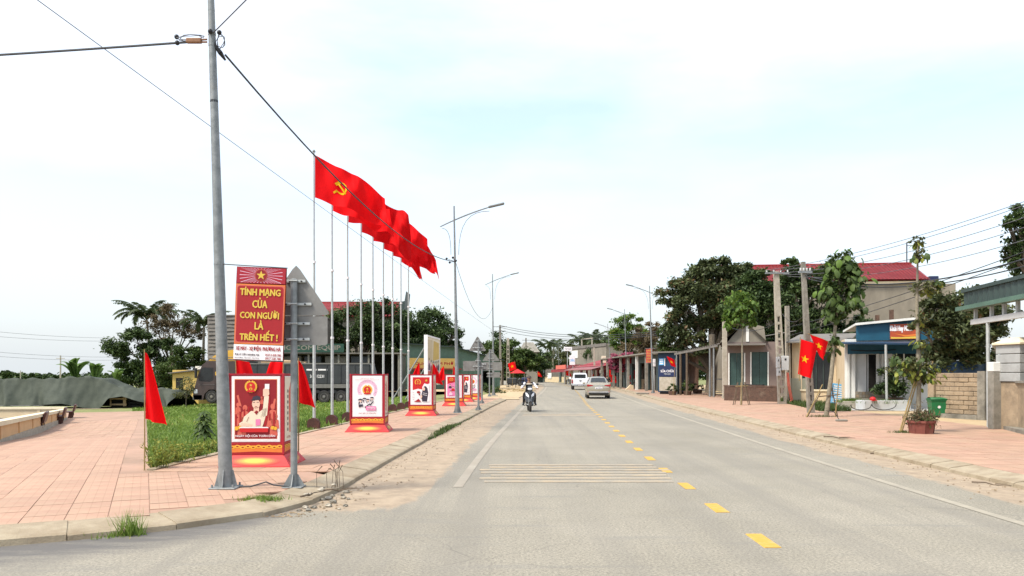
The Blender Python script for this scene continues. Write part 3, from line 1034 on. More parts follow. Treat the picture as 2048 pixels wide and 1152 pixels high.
lp = smooth_path(CORNER[1:], 5) + [Vector((xc(Y) + KL, Y)) for Y in np.arange(12.2, 50.5, 0.7)] + [Vector((xc(51) + KL - 0.1, 51)), Vector((xc(52) + KL - 0.6, 51.8)), Vector((xc(52.5) + KL - 1.5, 52.3)), Vector((xc(52.5) + KL - 3.2, 52.4))]
kerb_l = kerb_stones('kerb', lp, 1.0, 0.46, 1, 0.085, 0.128, M['kerb'], 120, slope=0.03)
rp = [Vector((xc(Y) + KR, Y)) for Y in np.arange(3, 125, 0.7)]
kerb_r = kerb_stones('kerb', rp, 0.6, 0.42, -1, 0.085, 0.128, M['kerb'], 110, slope=0.03)

# ---------------- right pavement
b = MB()
b.grid(lambda a, c: (xc(-10 + c * 135) + KR + 0.40 + (5.9 - 0.4) * a * (1.0 if (-10 + c * 135) > 24 else 1.0 + 0.9 * (24 - (-10 + c * 135)) / 34), -10 + c * 135, 0.1195), 5, 140)
pave_r = struct(b.build('pavement', M['tile_base']))
quads = []
Y = 8.0
while Y < 46:
    for k in range(int(14)):
        o0 = KR + 0.43 + k * 0.4
        a, c = Y + GAP / 2, Y + 0.4 - GAP / 2
        quads.append([(xc(a) + o0, a), (xc(a) + o0 + 0.393, a), (xc(c) + o0 + 0.393, c), (xc(c) + o0, c)])
    Y += 0.4
tile_field('paving_tiles', quads, pave_r, M['tile_road'], dz=0.005)
# bare yellowish yard floors behind the right pavement
b = MB()
b.grid(lambda a, c: (xc(2 + c * 118) + KR + 5.9 + 34 * a, 2 + c * 118, 0.108), 4, 60)
struct(b.build('yard_ground', M['sand']))
# sandy forecourt where the left pavement ends
b = MB()
for i in range(24):
    a, c = 52.0 + i * 4, 52.0 + i * 4 + 4
    b.poly([(xc(a) - (7.6 if a < 76 else 22), a, 0.03), (xc(a) - 4.3 + 0.2 * math.sin(a), a, 0.03), (xc(c) - 4.3 + 0.2 * math.sin(c), c, 0.03), (xc(c) - (7.6 if a < 76 else 22), c, 0.03)])
struct(b.build('sandy_forecourt', M['sand']))
# far junction: the road opens out to the left
b = MB()
b.poly([(-30, 128, 0.05), (xc(128) - 3, 128, 0.05), (xc(150) - 3, 150, 0.05), (xc(176) - 2, 176, 0.05), (-40, 192, 0.05)])
struct(b.build('road', M['road']))

# ---------------- grass
def in_grass(X, Y):
    off = X - xc(Y)
    if off > INL - 0.16:
        return False
    if Y < YP + 0.5:
        return X > plaza_right(Y) + 0.06
    return X > -34
pts = []
while len(pts) < 62000:
    u, v = rng.uniform(265, 870), 790 + (945 - 790) * rng.uniform(0, 1) ** 1.05
    h0 = 1.9
    p = None
    Y = F * (H + 0.1) / (v - V0)
    for _ in range(5):
        X = (u - U0) * Y / F
        Y = F * (H - tz(X, Y)) / (v - V0)
    X = (u - U0) * Y / F
    if 12 < Y < 75 and in_grass(X, Y):
        pts.append((X, Y, tz(X, Y) - 0.02))
pts = np.array(pts)
n = len(pts)
h = rng.uniform(0.035, 0.12, n) * np.where(rng.uniform(0, 1, n) < 0.06, 1.9, 1)
patch = np.sin(pts[:, 0] * 1.7) * np.sin(pts[:, 1] * 1.1 + 1) * 0.5 + np.sin(pts[:, 0] * 0.6 + pts[:, 1] * 0.45) * 0.5
h *= 1 + 0.35 * patch
az = rng.uniform(0, 2 * np.pi, n)
w = 0.006 + 0.0011 * pts[:, 1]
ln = rng.normal(0, 0.5, (n, 2)) * h[:, None]
a = pts + np.stack([np.cos(az) * w, np.sin(az) * w, np.zeros(n)], 1)
c = pts - np.stack([np.cos(az) * w, np.sin(az) * w, np.zeros(n)], 1)
t = pts + np.stack([ln[:, 0], ln[:, 1], h], 1)
v = np.stack([a, c, t], 1).reshape(-1, 3)
f = np.arange(n * 3).reshape(-1, 3)
me = np_mesh('grass', v, f, M['lf_grass'], np.clip(0.45 + 0.3 * patch + rng.normal(0, 0.22, n), 0, 1))
g = bpy.data.objects.new('grass', me)
C.objects.link(g)
tag(g, 'green lawn between the pink plaza, the pavement edge and the parked truck', 'grass', kind='stuff')
def tuft(name, label, cat, x, y, z, r, n, hh, m='lf_grass', kind='stuff', group=None, wid=0.006):
    p = np.stack([x + rng.normal(0, r, n), y + rng.normal(0, r * 0.6, n), np.full(n, z)], 1)
    h = rng.uniform(0.4, 1, n) * hh
    az = rng.uniform(0, 2 * np.pi, n)
    a = p + np.stack([np.cos(az) * wid, np.sin(az) * wid, np.zeros(n)], 1)
    c = p - np.stack([np.cos(az) * wid, np.sin(az) * wid, np.zeros(n)], 1)
    t = p + np.stack([rng.normal(0, 0.35, n) * h, rng.normal(0, 0.35, n) * h, h], 1)
    me = np_mesh(name, np.stack([a, c, t], 1).reshape(-1, 3), np.arange(n * 3).reshape(-1, 3), M[m], rng.uniform(0, 1, n))
    o = bpy.data.objects.new(name, me)
    C.objects.link(o)
    return tag(o, label, cat, group, kind)
q = gp(258, 1062)
tuft('grass_tuft', 'spiky tuft of grass growing from the near kerb beside the side street', 'grass tuft', q.x, q.y, 0.0, 0.07, 130, 0.28, kind=None)
tuft('weed_patch', 'low dark weeds along the gutter of the near kerb', 'weeds', q.x - 0.16, q.y - 0.03, 0.0, 0.12, 260, 0.08)
q = gp(525, 997)
tuft('weed_patch', 'patch of weeds on the pavement corner beside the lamp post foot', 'weeds', q.x, q.y, 0.1, 0.12, 330, 0.08)
q = gp(600, 1022)
# weeds and litter along the main kerb line
ps = []
for Y in np.arange(19.5, 30, 0.05):
    k = math.exp(-((Y - 22.5) / 2.6) ** 2)
    for _ in range(int(7 * k + 1)):
        ps.append((xc(Y) + KL + rng.normal(-0.02, 0.05), Y + rng.uniform(-0.05, 0.05), 0.02, rng.uniform(0.5, 1) * (0.05 + 0.11 * k)))
ps = np.array(ps)
n = len(ps)
az = rng.uniform(0, 2 * np.pi, n)
a = ps[:, :3] + np.stack([np.cos(az) * 0.02, np.sin(az) * 0.02, np.zeros(n)], 1)
c = ps[:, :3] - np.stack([np.cos(az) * 0.02, np.sin(az) * 0.02, np.zeros(n)], 1)
t = ps[:, :3] + np.stack([rng.normal(0, 0.03, n), rng.normal(0, 0.03, n), ps[:, 3]], 1)
o = bpy.data.objects.new('kerb_weeds', np_mesh('kerb_weeds', np.stack([a, c, t], 1).reshape(-1, 3), np.arange(n * 3).reshape(-1, 3), M['lf_mid'], rng.uniform(0, 1, n)))
C.objects.link(o)
tag(o, 'strip of green weeds growing along the left kerb below the posters', 'weeds', kind='stuff')
# leaf litter, pebbles and twigs in the gutters
b = MB()
for _ in range(900):
    if rng.uniform() < 0.62:
        Y = 9 + 40 * rng.uniform() ** 2
        X = xc(Y) + KL + 0.06 + abs(rng.normal(0, 0.35))
        if Y < 11.5:
            X = np.interp(Y, [p[1] for p in CORNER], [p[0] for p in CORNER]) + abs(rng.normal(0, 0.25)) + 0.06
    else:
        Y = 8 + 32 * rng.uniform() ** 1.4
        X = xc(Y) + KR - 0.06 - abs(rng.normal(0, 0.4))
    r = rng.uniform(0.008, 0.028)
    a_ = rng.uniform(0, 6.28)
    b.add([(X + r * math.cos(a_), Y + r * math.sin(a_), 0.004), (X + r * math.cos(a_ + 2.1), Y + r * math.sin(a_ + 2.1), 0.004), (X + r * math.cos(a_ + 4.2), Y + r * math.sin(a_ + 4.2), 0.006), (X, Y, 0.006 + r * 0.5)],
          [(0, 1, 3), (1, 2, 3), (2, 0, 3)])
o = b.build('gutter_litter', mat('litter', (0.30, 0.22, 0.13), (0.10, 0.075, 0.05), 3))
tag(o, 'crumbs of earth, pebbles and dry leaves lying in the gutters', 'litter', kind='stuff')
M['twig'] = mat('dry_twig', (0.14, 0.10, 0.065), (0.08, 0.06, 0.04), 9)
def twig(label, u, v, ln, ang, r=0.012, grp=None):
    p = gp(u, v)
    d = Vector((math.cos(ang), math.sin(ang), 0))
    b = MB()
    b.tube([p + d * (t * ln) + Vector((0, 0, 0.015 + 0.012 * math.sin(t * 9)) ) + Vector((0.03 * math.sin(t * 7), 0.02 * math.cos(t * 5), 0)) for t in (0, 0.25, 0.5, 0.75, 1)], [r, r * 0.9, r * 0.8, r * 0.6, r * 0.3], 5)
    q = p + d * ln * 0.5
    b.tube([q + Vector((0, 0, 0.02)), q + d * ln * 0.3 + Vector((-d.y, d.x, 0.3)) * ln * 0.16], [r * 0.6, r * 0.2], 4)
    tag(b.build('twig', M['twig']), label, 'twig', grp)
twig('long dry branch lying in the right gutter', 1742, 908, 1.1, R(-55), 0.016)
twig('forked dry branch lying on the right kerb beyond the longer branch', 1648, 884, 0.7, R(-40), 0.016)
twig('thin dry twig lying in the right gutter nearest the camera', 1945, 966, 0.6, R(-50), 0.01)
twig('dry stick lying among the debris at the corner of the left kerb', 640, 992, 0.5, R(20), 0.012)
twig('curved dead branch lying across the end of the broken left kerb', 600, 1000, 0.45, R(70), 0.012)
# corner debris: broken lumps where the kerb is crushed
for i in range(26):
    u, v = 590 + rng.uniform(0, 110), 985 + rng.uniform(0, 38)
    p = gp(u, v)
    r = rng.uniform(0.02, 0.055)
    b = MB()
    b.ball((0, 0, r * 0.4), (r, r * rng.uniform(0.6, 1), r * 0.6), 6, 4)
    b.v = [(x + rng.normal(0, r * 0.15), y + rng.normal(0, r * 0.15), z) for x, y, z in b.v]
    o = b.build('stone', M['concrete'] if i % 3 else M['concrete_dark'])
    o.location = (p.x, p.y, p.z)
    tag(o, 'small broken lump of concrete scattered at the crushed kerb corner', 'stone', 'broken lumps at the crushed left kerb corner')
q = gp(672, 980)
b = MB()
for k in range(9):
    x, y = q.x + rng.normal(0, 0.09), q.y + rng.normal(0, 0.07)
    b.tube([(x, y, 0.08), (x + rng.normal(0, 0.03), y, 0.3), (x + rng.normal(0, 0.06), y, rng.uniform(0.34, 0.46))], [0.004, 0.003, 0.007], 4)
tag(b.build('dry_weed', M['twig']), 'bunch of thin dry weed stalks at the left kerb corner', 'weeds')
# ================================================================== LEFT SIDE: lamp posts, banner, signs, posters, flagpoles
def post_mesh(pts, rad, n=8):
    b = MB()
    b.tube(pts, rad, n)
    return b
def lamp_post(name, label, foot, top, arms=True, side=1, group='street lamp posts along the road', thick=1.0, zfoot=None, parts=True):
    """tapered galvanised column; foot and top are world points (the columns lean a little)"""
    foot, top = Vector(foot), Vector(top)
    t = thing(name, label, 'street lamp', foot, group=group)
    d = top - foot
    hh = d.z
    b = MB()
    b.tube([d * k for k in (0, 0.25, 0.5, 0.75, 1)], [0.090 * thick, 0.070 * thick, 0.054 * thick, 0.041 * thick, 0.030 * thick], 10)
    b.build('column', M['galv'], t, smooth=True)
    b = MB()
    b.bevbox(-0.17, 0.17, -0.17, 0.17, 0.0, 0.022, 0.006)
    for k in range(4):
        a = R(90 * k)
        T = Matrix.Rotation(a, 4, 'Z')
        b.prism([(0.07, 0.022), (0.15, 0.022), (0.095, 0.24), (0.07, 0.24)], -0.006, 0.006, T=T)
    b.build('base_plate', M['galv'], t)
    b = MB()
    b.bevbox(-0.3, 0.3, -0.3, 0.3, -0.12, -0.002, 0.02)
    b.build('footing', M['concrete'], t)
    bm = MB()
    for k in range(4):
        a = R(45 + 90 * k)
        bm.tube([(0.24 * math.cos(a), 0.24 * math.sin(a), 0.015), (0.24 * math.cos(a), 0.24 * math.sin(a), 0.07)], 0.014, 6)
    for k in range(4):
        a = R(45 + 90 * k)
        b2 = MB()
        b2.tube([(0.19 * math.cos(a), 0.19 * math.sin(a), 0.01), (0.19 * math.cos(a), 0.19 * math.sin(a), 0.06)], 0.014, 6)
        b2.build('anchor_bolt', M['galv'], t)
    if arms:
        s = side
        za = hh - 0.55
        T0 = d * (za / hh)
        b = MB()
        pts = []
        for k in range(9):
            x = -0.55 + k * (2.15 / 8)
            pts.append(T0 + Vector((s * x, 0, 0.42 * x + (-0.05 * (x - 0.2) ** 2))))
        b.tube(pts, [0.024, 0.026, 0.028, 0.03, 0.03, 0.028, 0.027, 0.026, 0.025], 7)
        b.build('arm', M['galv'], t, smooth=True)
        e = pts[-1]
        b = MB()
        T = Matrix.Translation(e) @ Matrix.Rotation(-s * R(13), 4, 'Y')
        b.bevbox(-0.28 if s > 0 else -0.36, 0.36 if s > 0 else 0.28, -0.09, 0.09, -0.045, 0.04, 0.03, T=T)
        b.build('lamp_head', M['galv'], t)
        for sg, x1, zt in ((s, 1.35, 0.35), (-s, 0.5, -0.32)):
            b = MB()
            x0 = 0.15
            pp = []
            for k in range(9):
                q = k / 8
                pp.append(d * ((za - 1.35) / hh) + Vector((sg * (x0 + (x1 - x0) * q ** 2.0), 0, (1.35 + zt) * (1 - (1 - q) ** 2.2))))
            b.tube(pp, 0.012, 5)
            b.build('brace', M['galv'], t)
    return t

# the nearest column, rising out of the picture
f0 = gp(452, 976)
tp0 = W(422, 0, f0.y)
k0 = (8.85 - 0.12) / (tp0.z - 0.12)
top0 = Vector((f0.x + (tp0.x - f0.x) * k0, f0.y, 8.85))
pole0 = lamp_post('street_lamp', 'nearest street lamp column, carrying the red slogan banner and leaning slightly', f0, top0, thick=1.02)
def on_pole0(v):
    z = H - (v - V0) * f0.y / F
    q = (z - f0.z) / (top0.z - f0.z)
    return f0 + (top0 - f0) * q
f2 = gp(915, 826)
t2_ = W(908, 412, f2.y)
pole2 = lamp_post('street_lamp', 'street lamp with curved arm standing beside the poster stand of a crowd', f2, t2_)
f3 = gp(987, 790)
pole3 = lamp_post('street_lamp', 'street lamp at the left pavement end, beside the sign backs', f3, W(985, 548, f3.y))
for (ub, vb, ut, vt, lab) in ((1306, 782, 1299, 567, 'right hand street lamp carrying an orange banner'), (1254, 773.5, 1249, 615, 'right hand street lamp beside the yellow concrete lump'), (1224, 768.5, 1215, 645, 'right hand street lamp just past the beige saloon car')):
    Y = F * 8.75 / (vb - vt)
    ft = base(ub, Y)
    lamp_post('street_lamp', lab, ft, W(ut, 0, Y) * 1.0 + Vector((0, 0, ft.z + 8.75 - W(ut, 0, Y).z)), side=-1)
Y = 172
ft = base(1119, Y)
lamp_post('street_lamp', 'furthest street lamp, at the road bend before the grey sheet wall', ft, (W(1116, 0, Y).x, Y, ft.z + 8.7), side=-1)

# fixings on the nearest column
def ring(v, name='clamp_band', r=0.075, hgt=0.03, m='galv'):
    p = on_pole0(v) - f0
    b = MB()
    b.lathe([(r * 0.8, -hgt / 2), (r, -hgt / 2), (r, hgt / 2), (r * 0.8, hgt / 2)], 12, tuple(p))
    b.build(name, M[m], pole0)
for v, r in ((203, 0.052), (158, 0.050), (528, 0.068), (720, 0.077), (20, 0.045), (90, 0.050), (68, 0.050)):
    ring(v, r=r, m='cable' if v == 203 else 'galv')
# thin guy strap and steel hooks
bk = thing('cable_bracket', 'rusty steel cable bracket with wire coils clamped to the nearest lamp column', 'cable bracket', on_pole0(80))
b = MB()
b.tube([(-0.06, -0.02, 0.0), (-0.2, -0.02, -0.01)], 0.012, 6)
b.tube([(-0.06, -0.02, -0.035), (-0.2, -0.02, -0.035)], 0.012, 6)
b.bevbox(-0.33, -0.13, -0.05, 0.01, -0.05, 0.012, 0.01)
b.build('bracket_arm', mat('rusty_steel', (0.28, 0.15, 0.08), (0.2, 0.1, 0.055), 9), bk)
def coil(cx, cz, rx, rz_, n, name='wire_coil', r=0.005, tilt=0.3):
    b = MB()
    pts = []
    for k in range(n * 12 + 1):
        a = 2 * math.pi * k / 12
        w = 1 + 0.18 * math.sin(k * 1.7)
        pts.append((cx + rx * math.cos(a) * w, 0.02 * math.sin(a * 0.7), cz + rz_ * math.sin(a) * w + tilt * rx * math.cos(a) * 0.2))
    b.tube(pts, r, 4)
    b.build(name, M['wire'], bk)
coil(-0.28, 0.03, 0.16, 0.035, 3)
coil(0.11, -0.02, 0.05, 0.085, 3, tilt=1.2)
for p in ((-0.46, 0.005, -0.035), (0.0, -0.07, 0.085), (-0.47, 0.01, 0.045), (0.10, -0.02, 0.09)):
    b = MB()
    b.ball(p, 0.032, 8, 6)
    b.build('clamp', M['black'], bk, smooth=True)
b = MB()
b.tube([(0.03, -0.02, -0.06), (0.1, 0.02, -0.16)], [0.018, 0.032], 7)
b.tube([(0.1, 0.02, -0.16), (0.145, 0.08, -0.235)], [0.032, 0.012], 7)
b.build('dead_end_clamp', M['black'], bk)

# ---------------- slogan banner
Yb = f0.y - 0.05
ban_o = W(520, 628, Yb)
ban = thing('slogan_banner', 'red slogan banner with star and yellow Vietnamese capitals hung on the near lamp column', 'banner', ban_o, rot=(0, R(2.2), 0))
bw, bh = sz(100, Yb), sz(187, Yb)
b = MB()
b.grid(lambda a, c: ((a - 0.5) * bw, 0.006 * math.sin(c * 7 + a * 2), (c - 0.5) * bh), 4, 10)
b.grid(lambda a, c: ((0.5 - a) * bw, 0.010 + 0.006 * math.sin(c * 7 + (1 - a) * 2), (c - 0.5) * bh), 4, 10)
b.build('cloth', M['dark_red'], ban)
zz = lambda v: (628 - v) * Yb / F
hw = bw / 2
rr = [(M['crimson'], [rect(-hw + .008, hw - .008, zz(567), zz(536))]),
      (M['pale_pink'], [[(math.cos(R(a - 1.6)) * .05 * 1.0, zz(551) + math.sin(R(a - 1.6)) * .05), (max(-hw + .012, min(hw - .012, math.cos(R(a - .8)) * .28)), max(zz(566), min(zz(537), zz(551) + math.sin(R(a - .8)) * .28))), (max(-hw + .012, min(hw - .012, math.cos(R(a + .8)) * .28)), max(zz(566), min(zz(537), zz(551) + math.sin(R(a + .8)) * .28))), (math.cos(R(a + 1.6)) * .05, zz(551) + math.sin(R(a + 1.6)) * .05)] for a in range(0, 360, 10)]),
      (M['dark_red'], [disc(0, zz(551), .085, 24)]),
      (M['salmon'], [disc(0, zz(551), .082, 24)]),
      (M['dark_red'], [disc(0, zz(551), .076, 24)]),
      (M['yellow_print'], [star(0, zz(551), .064)])]
prints(ban, 0.012, rr, 'star_print')
def rrect(x0, x1, z0, z1, r, n=5):
    out = []
    for cx, cz, a0 in ((x1 - r, z1 - r, 0), (x0 + r, z1 - r, 90), (x0 + r, z0 + r, 180), (x1 - r, z0 + r, 270)):
        out += [(cx + r * math.cos(R(a0 + 90 * k / n)), cz + r * math.sin(R(a0 + 90 * k / n))) for k in range(n + 1)]
    return out
prints(ban, 0.012, [(M['orange_print'], [rect(-hw + .006, hw - .006, zz(689), zz(569))]), (M['salmon'], [rect(-hw + .014, hw - .014, zz(687), zz(571))]), (M['red_print'], [rrect(-hw + .026, hw - .026, zz(684.5), zz(573), .035)])], 'panel_print')
for s_, v, w_ in (('TÍNH MẠNG', 586, 80), ('CỦA', 607, 29), ('CON NGƯỜI', 630, 77), ('LÀ', 651, 17), ('TRÊN HẾT !', 672, 75)):
    big = 24 if s_ not in ('LÀ',) else 19
    text(s_, sz(w_, Yb), sz({'TÍNH MẠNG': 20, 'CỦA': 20, 'CON NGƯỜI': 17, 'LÀ': 18, 'TRÊN HẾT !': 20}[s_], Yb), M['yellow_print'], ban, (0, -0.019, zz(v - 1)), bold=0.032)
prints(ban, 0.013, [(M['white'], [rect(-hw + .004, hw - .004, zz(720), zz(690))])], 'white_panel')
text('XE MÁY - XE ĐIỆN  PHƯƠNG HÀ', sz(89, Yb), sz(12, Yb), M['red_print'], ban, (0, -0.017, zz(697.5)), bold=0.02)
text('ĐẠI LÝ CẤP I HONDA TẠI', sz(48, Yb), sz(6, Yb), M['ink'], ban, (-hw + sz(28, Yb), -0.017, zz(709.5)), bold=0.03)
text('0237.3 838 788', sz(31, Yb), sz(4.6, Yb), M['red_print'], ban, (hw - sz(20, Yb), -0.017, zz(709.5)), bold=0.02)
text('0917 228 788', sz(31, Yb), sz(4.6, Yb), M['red_print'], ban, (hw - sz(20, Yb), -0.017, zz(716.5)), bold=0.02)
text('BẢO DƯỠNG - SỬA CHỮA - PHỤ TÙNG', sz(48, Yb), sz(2.8, Yb), M['ink'], ban, (-hw + sz(28, Yb), -0.017, zz(716.5)), bold=0.02)
b = MB()
b.tube([(-hw - .29, 0.03, bh / 2 + .028), (hw + .01, 0.0, bh / 2 + .002)], 0.007, 6)
b.build('hanging_rod', M['wire'], ban)
b = MB()
b.tube([(-hw - .3, 0.03, -bh / 2 - .0), (hw + .01, 0.0, -bh / 2)], 0.007, 6)
b.build('hanging_rod', M['wire'], ban)

# ---------------- traffic signs seen from behind
def sign_back(label, foot, ztop, shapes, r=0.045, group='traffic signs seen from behind', lean=0.0, plate=True):
    """shapes: list of ('tri', cx, z0, z1, halfwidth) or ('rect', x0, x1, z0, z1) in metres relative to the foot"""
    t = thing('traffic_sign', label, 'traffic sign', foot, group=group, rot=(0, R(lean), 0))
    b = MB()
    b.tube([(0, 0, 0), (0, 0, ztop)], r, 10)
    b.lathe([(r, ztop), (r * 1.1, ztop), (r * 1.1, ztop + .025), (r * .5, ztop + .04)], 10)
    b.build('post', M['galv'], t, smooth=True)
    if plate:
        b = MB()
        b.bevbox(-.13, .13, -.13, .13, 0, .014, .004)
        for k in range(4):
            b.prism([(r, .014), (r + .1, .014), (r + .01, .17), (r, .17)], -.005, .005, T=Matrix.Rotation(R(90 * k), 4, 'Z'))
        b.build('base_plate', M['galv'], t)
    y = r + .012
    for sh in shapes:
        b = MB()
        if sh[0] == 'tri':
            _, cx, z0, z1, hw_ = sh
            c = .05
            poly = [(cx - hw_ + c, z0), (cx + hw_ - c, z0), (cx + hw_, z0 + .02), (cx + hw_ - .015, z0 + .06), (cx + .05, z1 - .05), (cx, z1), (cx - .05, z1 - .05), (cx - hw_ + .015, z0 + .06), (cx - hw_, z0 + .02)]
            b.prism(poly, y, y + .004)
            zs = [z0 + (z1 - z0) * .22, z0 + (z1 - z0) * .68] if z1 - z0 > .4 else [z0 + .15]
            ws = [.21, .13]
            b.build('warning_plate', M['sign_back'], t)
        else:
            _, x0, x1, z0, z1 = sh
            b.prism(rrect(x0, x1, z0, z1, .03, 3), y, y + .004)
            zs = [z0 + (z1 - z0) * .2, z0 + (z1 - z0) * .74]
            ws = [.2, .2]
            cx = 0
            b.build('supplementary_plate', M['sign_back'], t)
        for z, w_ in zip(zs, ws):
            b = MB()
            b.bevbox(cx - w_, cx + w_, y - .03, y - .001, z - .018, z + .018, .004)
            b.tube([(-r - .012, -r - .004, z), (r + .012, -r - .004, z)], .008, 5)
            b.build('fixing_bracket', M['galv_light'], t)
            for sx in (-1, 1):
                b = MB()
                b.tube([(cx + sx * w_ * .6, y - .045, z), (cx + sx * w_ * .6, y - .028, z)], .012, 6)
                b.build('bolt', M['black'], t)
    return t
fs = gp(588, 974)
def zs_(v, Y=fs.y):
    return H - (v - V0) * Y / F - fs.z
px = fs.y / F
sign_back('near triangular sign and plate on a grey post, seen from behind', fs, zs_(563), [('tri', 2 * px, zs_(630), zs_(530), 66 * px), ('rect', -60 * px, 65 * px, zs_(690), zs_(632))])
def small_sign(label, u, v, ztop, shapes, lean=0):
    p = gp(u, v)
    k = p.y / F
    cv = []
    for s_ in shapes:
        if s_[0] == 'tri':
            cv.append(('tri', (s_[1] - u) * k, H - (s_[2] - V0) * k - p.z, H - (s_[3] - V0) * k - p.z, s_[4] * k))
        else:
            cv.append(('rect', (s_[1] - u) * k, (s_[2] - u) * k, H - (s_[4] - V0) * k - p.z, H - (s_[3] - V0) * k - p.z))
    return sign_back(label, p, H - (ztop - V0) * k - p.z, cv, lean=lean)
small_sign('grey sign back with two stacked triangles beside the far left kerb', 957, 820, 681, [('tri', 955, 702, 673, 16.5), ('tri', 956, 738, 714, 12)])
small_sign('sign back of wide rectangular plates standing behind the two triangles', 964, 807, 735, [('rect', 926, 950, 722, 742), ('rect', 951, 976, 725, 741)])
small_sign('tallest sign back with triangle and plates next to the third lamp post', 979, 793, 700, [('tri', 982, 722, 698, 17), ('rect', 968, 1004, 724, 741), ('rect', 975, 1000, 744.5, 755)])

# ---------------- poster stands
def emblem(cx, cz, r):
    """red disc with a star and cog inside a golden wreath"""
    wreath = []
    for sgn in (-1, 1):
        for k in range(9):
            a = R(-80 + k * 19)
            x, z = cx + sgn * math.cos(a) * r * .88, cz + math.sin(a) * r * .88
            wreath.append(disc(x, z, r * .17, 8))
    return [(M['gold'], wreath), (M['yellow_print'], [disc(cx, cz, r * .84, 24)]), (M['bright_red'], [disc(cx, cz, r * .74, 24)]), (M['yellow_print'], [star(cx, cz + r * .22, r * .28)]),
            (M['gold'], [disc(cx, cz - r * .42, r * .26, 12)]), (M['red_print'], [disc(cx, cz - r * .42, r * .13, 10)]), (M['bright_red'], [[(cx - r * .75, cz - r * .92), (cx + r * .75, cz - r * .92), (cx + r * .55, cz - r * .62), (cx - r * .55, cz - r * .62)]])]
def fig(cx, z, s, m_face, m_body, m_hair, lean=0):
    return [(m_body, [[(cx - .5 * s, z), (cx + .5 * s, z), (cx + .46 * s, z + .55 * s), (cx + .2 * s, z + .78 * s), (cx - .2 * s, z + .78 * s), (cx - .46 * s, z + .55 * s)]]),
            (m_face, [disc(cx + lean, z + 1.0 * s, .2 * s, 12, .26 * s)]), (m_hair, [[(cx + lean + .22 * s * math.cos(R(a)), z + 1.08 * s + .24 * s * math.sin(R(a))) for a in range(0, 181, 20)]])]
